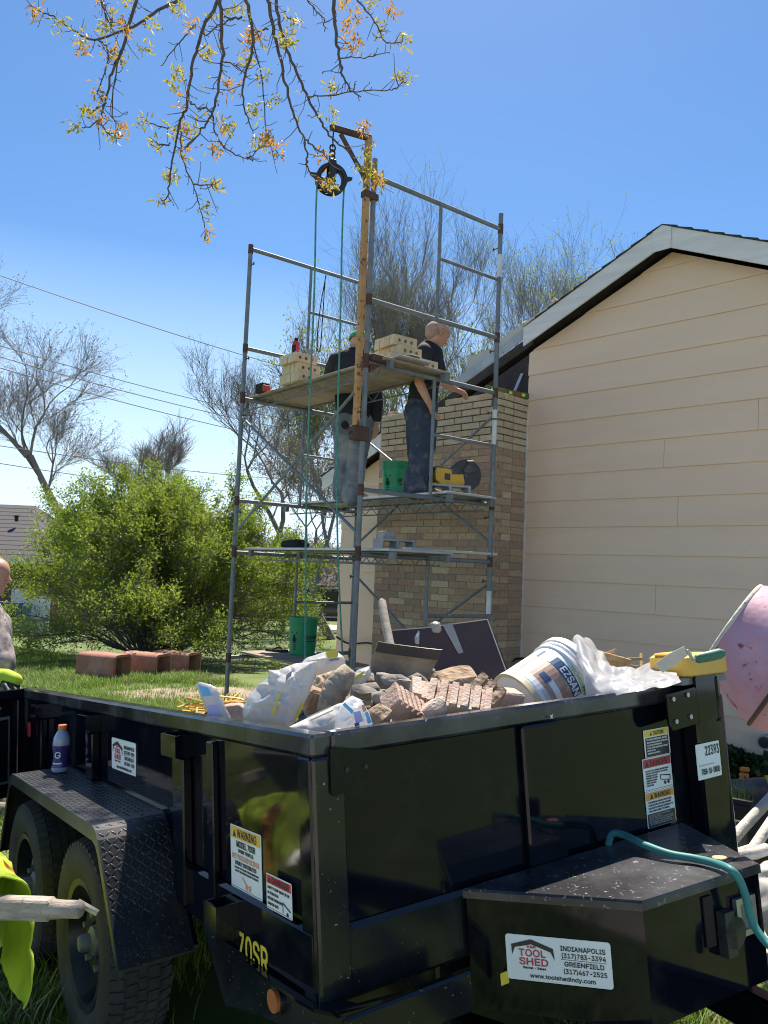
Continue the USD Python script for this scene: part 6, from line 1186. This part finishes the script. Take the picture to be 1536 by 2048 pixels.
# lawn blades
def clump(seed, n, h_, sp_):
    g2 = np.random.default_rng(seed); vs, fs = [], []
    for i in range(n):
        b = V([*g2.normal(0, sp_, 2), -.01]); a = g2.uniform(0, 2 * np.pi); d = V([math.cos(a), math.sin(a), 0]); s = V([-d[1], d[0], 0]); hh = h_ * g2.uniform(.55, 1.2); le = g2.uniform(.15, .9) * hh; w_ = g2.uniform(.0022, .004)
        k = len(vs); vs += [b - s * w_, b + s * w_, b + d * le * .3 - s * w_ * .8 + V([0, 0, hh * .6]), b + d * le * .3 + s * w_ * .8 + V([0, 0, hh * .6]), b + d * le + V([0, 0, hh])]; fs += [[k, k + 1, k + 3], [k, k + 3, k + 2], [k + 2, k + 3, k + 4]]
    return trimesh.Trimesh(V(vs), V(fs), process=False)
def lawn(name, pts, seed, h_, sp_, n, dry=.12, scale=(.7, 1.3)):
    g2 = np.random.default_rng(seed); pi = UsdGeom.PointInstancer.Define(stage, numbered('/World/' + name)); pth = pi.GetPath(); rel = []
    for i in range(4):
        obj(f'blades_{i}', clump(seed + i, n, h_, sp_), M['grass_dry' if i == 3 else 'grass'], pi.GetPrim()); rel.append(pth.AppendChild(f'blades_{i}'))
    pi.CreatePrototypesRel().SetTargets(rel); N_ = len(pts)
    ix = g2.integers(0, 3, N_); ix[g2.random(N_) < dry] = 3; a = g2.uniform(0, 2 * np.pi, N_); s = g2.uniform(*scale, N_)
    pi.CreateProtoIndicesAttr(Vt.IntArray.FromNumpy(ix.astype(np.int32))); pi.CreatePositionsAttr(Vt.Vec3fArray.FromNumpy(np.c_[pts, gz(pts[:, 0], pts[:, 1])].astype(np.float32)))
    pi.CreateOrientationsAttr(Vt.QuathArray([Gf.Quath(float(math.cos(t / 2)), 0, 0, float(math.sin(t / 2))) for t in a])); pi.CreateScalesAttr(Vt.Vec3fArray.FromNumpy(np.repeat(s[:, None], 3, 1).astype(np.float32)))
    return tag(pi.GetPrim(), kind='stuff')
g2 = np.random.default_rng(99)
def scatter(n, x0, x1, y0, y1, keep=None):
    p = np.c_[g2.uniform(x0, x1, n), g2.uniform(y0, y1, n)]
    return p if keep is None else p[keep(p)]
hs = lambda p: (np.c_[p, 0 * p[:, :1]] - HF.o) @ HF.M
nohouse = lambda p: (hs(p)[:, 1] < -.65) & ~((np.hypot((p[:, 0] + 1.7) / 1.75, (p[:, 1] - 9.9) / .8) < 1) & (g2.random(len(p)) < .85))
yfar = 8 + 22 * g2.random(26000) ** 1.7; pf_ = np.c_[-.15 * yfar + (g2.random(26000) - .62) * yfar * .95, yfar]; pf_ = pf_[nohouse(pf_)]
tag(lawn('lawn_grass', pf_, 7, .085, .07, 26, .10), 'sunlit green lawn beyond the trailer', 'grass')
bare = lambda p: meshkit.fbm(np.c_[p * 1.1, 0 * p[:, :1]]) > .44
pn = np.vstack([scatter(3600, -3.6, -.7, 1.9, 6.2, bare), scatter(1500, .7, 2.3, 2.3, 4.4, lambda p: nohouse(p) & bare(p)), scatter(2600, -5, 3.2, 4.5, 8.5, nohouse), scatter(1800, -3.5, 3, -.6, 2.4, bare)])
tag(lawn('near_grass', pn, 31, .10, .055, 22, .22), 'patchy grass and clippings around the trailer wheels', 'grass')
# ------------------------------------------------------------------ neighbours' houses, yard things, wires
M['redbrick'] = usdkit.material(stage, '/World/Looks/red_brick_wall', {'tc': ('texture_coordinate', {}), 'mp': ('mapping', {'rotation': (math.pi / 2, 0, 0)}), 'b': ('brick_texture', {'color1': (.17, .055, .04), 'color2': (.11, .04, .03), 'mortar': (.16, .12, .1), 'scale': 1.0, 'mortar_size': .012, 'brick_width': .22, 'row_height': .08}), 'p': ('principled_bsdf', {'roughness': .9})}, [('tc.object', 'mp.vector'), ('mp.vector', 'b.vector'), ('b.color', 'p.base_color')], surface='p.BSDF')
M['roofgrey'] = mat('grey_shingles', (.075, .072, .078), .9, scale=14, col2=(.05, .048, .052), bump=.6, aniso=(.6, 3, 3)); M['binb'] = mat('blue_bin', (.02, .08, .19), .45); M['win'] = mat('window_glass', (.02, .025, .03), .08)
hx, hy = -11.3, 27.0; zg = float(gz(hx, hy)); ez, rz = 1.42, 3.5
nh = thing('brick_house', 'red brick house with a grey hipped roof at the left edge', 'house')
obj('wall', bx((-26, hy + .5, zg - .5), (hx - .5, hy + 8, ez - .05)), M['redbrick'], nh)
obj('roof', hull([(-27, hy, ez), (hx, hy, ez), (hx, hy + 8.6, ez), (-27, hy + 8.6, ez), (-26, hy + 4.3, rz), (hx - 2.2, hy + 4.3, rz), (-27, hy, ez - .02), (hx, hy, ez - .02)]), M['roofgrey'], nh)
for k in range(13):
    t0, t1 = k / 13, (k + 1) / 13; f_ = lambda t, e: (hx - 2.2 * t - .02, hy + 4.3 * t, ez + (rz - ez) * t + e)
    obj('shingle_row', hull([f_(t0, .02), f_(t1, .008), f_(t0, .0), f_(t1, .0)] + [V([-27 + 1 * t, hy + 4.3 * t, ez + (rz - ez) * t + e]) for t, e in ((t0, .02), (t1, .008), (t0, 0), (t1, 0))]), M['roofgrey'], nh)
obj('gutter', bx((-27, hy - .12, ez - .14), (hx + .02, hy - .005, ez + .01)), M['white_trim'], nh); obj('vent_pipe', tube([at(33, 1043, 29.4), at(33, 1032, 29.4)], .07, 8), M['hole'], nh); obj('vent_cap', tube([at(33, 1033, 29.4), at(33, 1031, 29.4)], .11, 8), M['hole'], nh)
wp = at(68, 1228, hy + .3); obj('white_door', bx((wp[0] - .85, hy + .4, zg - .3), (wp[0] + .45, hy + .495, zg + 1.5)), M['white_trim'], nh)
def bin_(px, lab):
    p = at(px, 1240, hy - .9); zb = float(gz(p[0], p[1])); b = thing('wheelie_bin', lab, 'bin', loc=(p[0], p[1], zb))
    obj('body', hull([(s * .25, t * .25, .06) for s in (-1, 1) for t in (-1, 1)] + [(s * .31, t * .33, .95) for s in (-1, 1) for t in (-1, 1)]), M['binb'], b); obj('lid', hull([(s * .335, t * .36, .955) for s in (-1, 1) for t in (-1, 1)] + [(s * .29, t * .3, 1.06) for s in (-1, 1) for t in (-1, 1)]), M['binb'], b)
    for s in (-1, 1): d = disc(.1, .05, 14); d.apply_transform(xd); obj('wheel', move(d, s * .28, .25, .1), M['hole'], b)
bin_(34, 'blue wheeled bin nearest the shrub by the brick wall'); bin_(-6, 'blue wheeled bin cut by the left edge of the picture')
fx0, fx1, fy = at(596, 1150, 46)[0], at(700, 1150, 46)[0], 46.
fh = thing('far_house', 'distant low brick house seen between shrub and tan house', 'house'); fz = float(gz(0, fy))
obj('wall', bx((fx0 - 5, fy, fz - .3), (fx1 + 4, fy + 7, .62)), M['redbrick'], fh); obj('roof', hull([(fx0 - 5.5, fy - .5, .6), (fx1 + 4.5, fy - .5, .6), (fx0 - 5.5, fy + 7.5, .6), (fx1 + 4.5, fy + 7.5, .6), (fx0 - 4, fy + 3.5, 2.6), (fx1 + 3, fy + 3.5, 2.6)]), M['roofgrey'], fh)
for a in (fx0 + .5, fx1 - 1.0): f_ = obj('window', bx((a - .6, fy - .06, fz + .2), (a + .6, fy - .005, fz + 1.75)), M['win'], fh); obj('frame', [bx((a - .66, fy - .07, fz + 1.75), (a + .66, fy - .006, fz + 1.82)), bx((a - .66, fy - .07, fz + .13), (a + .66, fy - .006, fz + .199))], M['white_trim'], f_)
dv = at(665, 1243, 38); tag(obj('driveway', grid(np.linspace(dv[0] - 1.8, dv[0] + 9, 12), np.linspace(36.5, 40.5, 6), lambda x, y: gz(x, y) + .03), M['concrete']), kind='structure')
# wires
for i, (a, b, Ya, Yb_, sag, lab) in enumerate([((-220, 472), (900, 812), 15, 33, .35, 'highest thin cable crossing the open sky'), ((-150, 645), (720, 862), 17, 34, .3, 'second faint cable above the parallel pair'), ((-200, 655), (760, 888), 16, 34, .3, 'upper dark cable of the parallel pair'), ((-200, 676), (760, 910), 16, 34, .32, 'lower dark cable of the parallel pair'), ((-200, 860), (640, 962), 18, 36, .2, 'cable meeting the top of the green shrub'), ((-200, 893), (520, 985), 18, 36, .2, 'cable just above the left roof passing behind the shrub')]):
    p, q = at(*a, Ya), at(*b, Yb_); pts = [p + (q - p) * t - V([0, 0, sag * 4 * t * (1 - t)]) for t in np.linspace(0, 1, 24)]; tag(obj('power_cable', tube(pts, .011, 5), M['iron']), lab, 'cable')
# clay flue tiles
def flue(px, py, Y, yawd, lab, Ls=.62, w_=.34, h_=.34):
    p = at(px, py, Y); o = V([p[0], p[1], float(gz(p[0], p[1])) + h_ / 2 - .02]); a = math.radians(yawd); ax_ = V([math.cos(a), math.sin(a), 0]); n_ = np.cross((0, 0, 1.), ax_)
    P = sbox(-w_ / 2, -h_ / 2, w_ / 2, h_ / 2).buffer(-.07).buffer(.07); P = P.difference(P.buffer(-.028)); m = trimesh.creation.extrude_polygon(P, Ls, engine='earcut')
    m = place(m.subdivide_to_size(.08), o, n_, (0, 0, 1), ax_); tag(obj('clay_flue_tile', disp(m, .006, 9, int(px)), M['flue'], smooth=35), lab, 'flue tile')
flue(168, 1366, 11.0, -22, 'nearest clay flue tile on the grass, leftmost of the three'); flue(252, 1360, 11.5, -22, 'middle of the three clay flue tiles on the grass'); flue(316, 1352, 12.1, -22, 'farthest clay flue tile on the grass, nearest the shrub stems')
# wheelbarrow handles with a hi-vis jacket thrown over them
wbw = thing('wheelbarrow', 'wheelbarrow with weathered wooden handles reaching in at the lower left', 'wheelbarrow')
h0, h1, h2 = at(163, 1819, 2.30), at(92, 1818, 2.32), at(-420, 1800, 2.45)
ux = (h1 - h0) / np.linalg.norm(h1 - h0)
gs = tube([h0 - ux * .004, h0, h0 + ux * .006, h0 + ux * .05, h1 + ux * -.005], [.012, .020, .0235, .0235, .0275], 10)
obj('handle', [bar(h1 - ux * .02, h2, .044, .056)], M['handle'], wbw); obj('grip', gs, M['handle'], wbw, smooth=60)
off = V([.02, -.56, -.0]); obj('handle', bar(h1 + V([-.7, .58, 0]), h2 + V([0, .58, 0]), .042, .05), M['handle'], wbw)
obj('bracket', bar(h0 + V([-.03, .05, -.0]), h0 + V([.028, .055, -.032]), .02, .012), M['steel'], wbw)
tcx = h2 + V([-.55, .28, -.02]); obj('tray', thick(V([(tcx + V(q)) for q in ((.45, -.33, .12), (.45, .33, .12), (-.45, .33, .16), (-.45, -.33, .16), (.25, -.2, -.2), (.25, .2, -.2), (-.3, .2, -.2), (-.3, -.2, -.2))]), [[4, 5, 6], [4, 6, 7], [0, 1, 5], [0, 5, 4], [1, 2, 6], [1, 6, 5], [2, 3, 7], [2, 7, 6], [3, 0, 4], [3, 4, 7]], .004), M['tape'], wbw)
wh = trimesh.creation.torus(.15, .05, 28, 12); wh.apply_transform(trimesh.transformations.rotation_matrix(math.pi / 2, [1, 0, 0])); wc = tcx + V([-.75, 0, 0]); wh = move(wh, wc[0], wc[1], .19); obj('wheel', wh, M['tyre'], wbw, smooth=True)
for s in (-.2, .2): obj('leg', bar((tcx[0] + .2, tcx[1] + s, tcx[2] - .05), (tcx[0] + .25, tcx[1] + s, .01), .03, .03, up=(0, 1, 0)), M['rust'], wbw)
jk = thing('hi_vis_jacket', 'yellow-green high visibility jacket draped over the wheelbarrow handles', 'jacket')
jc = lambda px, py, Y: at(px, py, Y)
rowsj = [[(-.44 + .03 * math.sin(5 * u), u, t - .36 - .05 * math.sin(7 * u)) for u, t in ((.88, -.42), (1.1, -.38), (1.35, -.42), (1.68, -.54))], [(-.45, u, t - .16) for u, t in ((.87, -.41), (1.1, -.38), (1.35, -.42), (1.68, -.54))], [(-.52, u, t) for u, t in ((.86, -.40), (1.1, -.36), (1.35, -.42), (1.68, -.54))], [(-.60, u, t - .11) for u, t in ((.87, -.41), (1.1, -.38), (1.35, -.42), (1.68, -.54))], [(-.68, u, t - .34) for u, t in ((.86, -.34), (1.1, -.36), (1.35, -.42), (1.68, -.54))]]
C_ = V([[TF.w(q) for q in r] for r in rowsj]); tt, ss = np.linspace(0, 1, 5), np.linspace(0, 1, 4); T_2, S_2 = np.linspace(0, 1, 40), np.linspace(0, 1, 60)
G = np.stack([RectBivariateSpline(tt, ss, C_[..., k], kx=3, ky=3)(T_2, S_2) for k in range(3)], -1); fl_ = meshkit.fbm(G.reshape(-1, 3) * V([6, 6, 9]) + 2, 2).reshape(40, 60) - .5; rd_ = np.abs(meshkit.fbm(G.reshape(-1, 3) * V([4, 4, 8]), 2).reshape(40, 60) - .5)
G += (fl_[..., None] * .09 + (rd_[..., None] - .1) * .14) * (.8 * TF.M[:, 0] + V([0, 0, .5]))
Fq = [[a * 60 + b, a * 60 + b + 1, (a + 1) * 60 + b + 1, (a + 1) * 60 + b] for a in range(39) for b in range(59)]
obj('fabric', thick(G.reshape(-1, 3), V([[f[0], f[3], f[2]] for f in Fq] + [[f[0], f[2], f[1]] for f in Fq]), .004), M['hiviz'], jk, smooth=60)
ob = [[a * 60 + b, a * 60 + b + 1, (a + 1) * 60 + b + 1, (a + 1) * 60 + b] for a in range(6, 16) for b in range(20, 25)]
obj('orange_patch', thick(G.reshape(-1, 3) + TF.M[:, 0] * .008, V([[f[0], f[3], f[2]] for f in ob] + [[f[0], f[2], f[1]] for f in ob]), .002), M['stk_orange'], jk)
# cement mixer
M['pink'] = mat('faded_pink_drum', (.52, .155, .205), .6, scale=5, col2=(.58, .33, .38), bump=.5, bscale=30, specks=((.26, .045, .07), .26), speckscale=9, dusty=((.40, .27, .36), .45)); M['mudwhite'] = mat('mortar_caked_paint', (.62, .58, .50), .85, scale=16, col2=(.42, .38, .32), bump=1.2, specks=((.16, .12, .10), .2), speckscale=40)
mx = thing('cement_mixer', 'battered pink cement mixer drum on a mortar-caked stand at the right edge', 'cement mixer')
mc = at(1584, 1328, 3.9); ma = V([-.60, .34, .42]); ma /= np.linalg.norm(ma); sx_, ux_, _ = basis(ma)
DF = Frame(mc, sx_, np.cross(ma, sx_), ma)
pr = [(.0, -.40), (.20, -.40), (.235, -.385), (.335, -.05), (.345, -.03), (.345, .03), (.335, .05), (.318, .11), (.255, .27), (.235, .31), (.225, .31), (.24, .26), (.31, .1), (.31, -.02), (.2, -.37), (0, -.37)]
dm_ = lathe(pr, 60); dm_.vertices = DF.w(dm_.vertices); obj('drum', disp(dm_, .012, 6, 4), M['pink'], mx, smooth=45)
for z, r, t, mm_ in ((.0, .352, .010, 'rust'), (.305, .235, .014, 'mudwhite')):
    q = trimesh.creation.torus(r, t, 60, 8); q.vertices = DF.w(q.vertices + (0, 0, z)); obj('band' if z == 0 else 'mouth_ring', q, M[mm_], mx, smooth=True)
def cyl(pts, r, n='stand_tube', m_='mudwhite'): obj(n, tube([at(*p) for p in pts], r, 10), M[m_], mx, smooth=50)
cyl([(1440, 1712, 3.25), (1480, 1662, 3.35), (1545, 1592, 3.5), (1620, 1520, 3.6)], .022); cyl([(1440, 1712, 3.05), (1462, 1712, 3.05), (1506, 1698, 3.1), (1545, 1640, 3.25), (1640, 1500, 3.6)], .02); cyl([(1462, 1714, 3.05), (1512, 1706, 3.08), (1534, 1698, 3.1)], .022)
for px, Y in ((1532, 3.55), (1680, 3.3)):
    p = at(px, 1668, Y); w_ = trimesh.creation.torus(.13, .045, 28, 12); w_.apply_transform(trimesh.transformations.rotation_matrix(math.pi / 2, [1, 0, 0])); w_.apply_transform(trimesh.transformations.rotation_matrix(.9, [0, 0, 1])); wl = thing('wheel', parent=str(mx.GetPath())); obj('tyre', move(w_, p), M['tyre'], wl, smooth=True)
    d = disc(.09, .05); d.apply_transform(trimesh.transformations.rotation_matrix(math.pi / 2, [1, 0, 0])); d.apply_transform(trimesh.transformations.rotation_matrix(.9, [0, 0, 1])); obj('hub', move(d, p), M['mudwhite'], wl, smooth=40)
obj('yoke', tube([mc + DF.M[:, 0] * .4 - ma * .05, mc - ma * .5, mc - DF.M[:, 0] * .4 - ma * .05], .03, 10), M['mudwhite'], mx); pb_ = V([mc[0], mc[1], 0.]); obj('stand_leg', tube([mc - ma * .5, pb_ + V([.35, -.2, .05])], .03, 10), M['mudwhite'], mx); obj('stand_leg', tube([mc - ma * .5, pb_ + V([.3, .35, .02])], .03, 10), M['mudwhite'], mx)
# yard clutter by the wall
M['blackpl'] = mat('black_plastic', (.022, .023, .026), .4, scale=8, dusty=((.12, .11, .10), .25)); M['lumber'] = mat('new_lumber', (.66, .47, .22), .7, scale=4, col2=(.52, .36, .16), aniso=(1, 9, 9)); M['orangep'] = mat('orange_plastic', (.75, .25, .04), .45)
po = at(1478, 1618, 4.55); pz = float(gz(po[0], po[1])); tx_, ty_ = HF.M[:, 0], HF.M[:, 1]
pbx = thing('planter_box', 'black plastic trough with a tuft of grass behind it', 'trough', mat=Frame((po[0], po[1], 0), V([.82, -.57, 0]), V([.57, .82, 0]), (0, 0, 1)).mat())
hh = 1.57 - (1618 - 1170) / FPX * 4.55 + .0
def ringbox(w_, d_, z0, z1, t): return [bx((-w_, -d_, z0), (-w_ + t, d_, z1)), bx((w_ - t, -d_, z0), (w_, d_, z1)), bx((-w_ + t, -d_, z0), (w_ - t, -d_ + t, z1)), bx((-w_ + t, d_ - t, z0), (w_ - t, d_, z1))]
hh = float(np.clip(hh, .2, .45))
for m in ringbox(.30, .22, .02, hh, .012): obj('side', m, M['blackpl'], pbx)
for m in ringbox(.33, .25, hh - .01, hh + .03, .035): obj('rim', m, M['blackpl'], pbx)
obj('floor', bx((-.28, -.2, .0), (.28, .2, .02)), M['blackpl'], pbx)
gt = clump(5, 40, .16, .07); gq = at(1478, 1606, 4.95); gt.vertices += V([gq[0], gq[1], gq[2] - .02]); tag(obj('grass_tuft', gt, M['grass']), 'tuft of long bright grass behind the black trough', 'grass')
pa_, pb2 = at(1395, 1588, 5.3), at(1640, 1572, 5.1)
pipe = thing('black_pipe', 'thick black pipe lying on blocks by the house wall', 'pipe'); obj('pipe', tube([pa_, pb2], .075, 20), M['blackpl'], pipe, smooth=40); cq = pa_ + (pb2 - pa_) * .58; obj('clip', tube([cq, cq + (pb2 - pa_) / np.linalg.norm(pb2 - pa_) * .07], .084, 20), M['sawy'], pipe, smooth=40)
for t in (.1, .8): q = pa_ + (pb2 - pa_) * t; tag(obj('support_block', rbx((q[0] - .1, q[1] - .1, 0), (q[0] + .1, q[1] + .1, q[2] - .076)), M['cmu']), ['concrete block under the left end of the black pipe', 'concrete block under the right end of the black pipe'][int(t > .5)], 'concrete block')
for k, (a, b) in enumerate((((1425, 1552), (1484, 1560)), ((1430, 1557), (1500, 1566)))):
    p, q = at(*a, 5.9 - .1 * k), at(*b, 5.6 - .1 * k); p[2] = q[2] = .05 + .03 * (1 - k); tag(obj('lumber', bar(p, q, .09, .038), M['lumber']), ['upper pale yellow plank behind the black pipe', 'lower pale yellow plank behind the black pipe'][k], 'plank')
oc = at(1490, 1546, 5.75); ot = thing('orange_clamp', 'orange plastic clamp-like tool standing in front of the ivy', 'tool', loc=(oc[0], oc[1], oc[2] - .06))
obj('jaw', [rbx((-.035, -.012, .07), (.03, .012, .10)), rbx((-.04, -.012, .035), (.025, .012, .06))], M['orangep'], ot); obj('leg', hull([(x, y, z) for y in (-.012, .012) for x, z in ((-.03, .04), (-.01, .04), (-.05, -.02), (-.03, -.02))]), M['orangep'], ot); obj('leg', hull([(x, y, z) for y in (-.012, .012) for x, z in ((.0, .04), (.02, .04), (.05, -.02), (.03, -.02))]), M['orangep'], ot)
pl = Plane(1560, 1800, 2.95, 0, -50)
tag(obj('white_sack', pillow(pl, [(1500, 1745), (1520, 1728), (1570, 1722), (1640, 1740), (1650, 1830), (1600, 1880), (1535, 1870), (1515, 1830), (1505, 1790)], .10, 31, .035, 40), M['bag'], smooth=28), 'white plastic sack on the ground right of the tool box', 'sack')
mp_ = HF.hit(1538, 1482, 1, -.02); gm_ = thing('wall_meter', 'small grey round meter on the siding at the right edge', 'meter', mat=Frame(HF.w(mp_), HF.M[:, 0], (0, 0, 1), -HF.M[:, 1]).mat()); obj('body', move(disc(.06, .09, 24), 0, 0, .045), M['flash'], gm_, smooth=40); obj('dial', move(disc(.045, .012, 24), 0, 0, .097), M['win'], gm_, smooth=40)
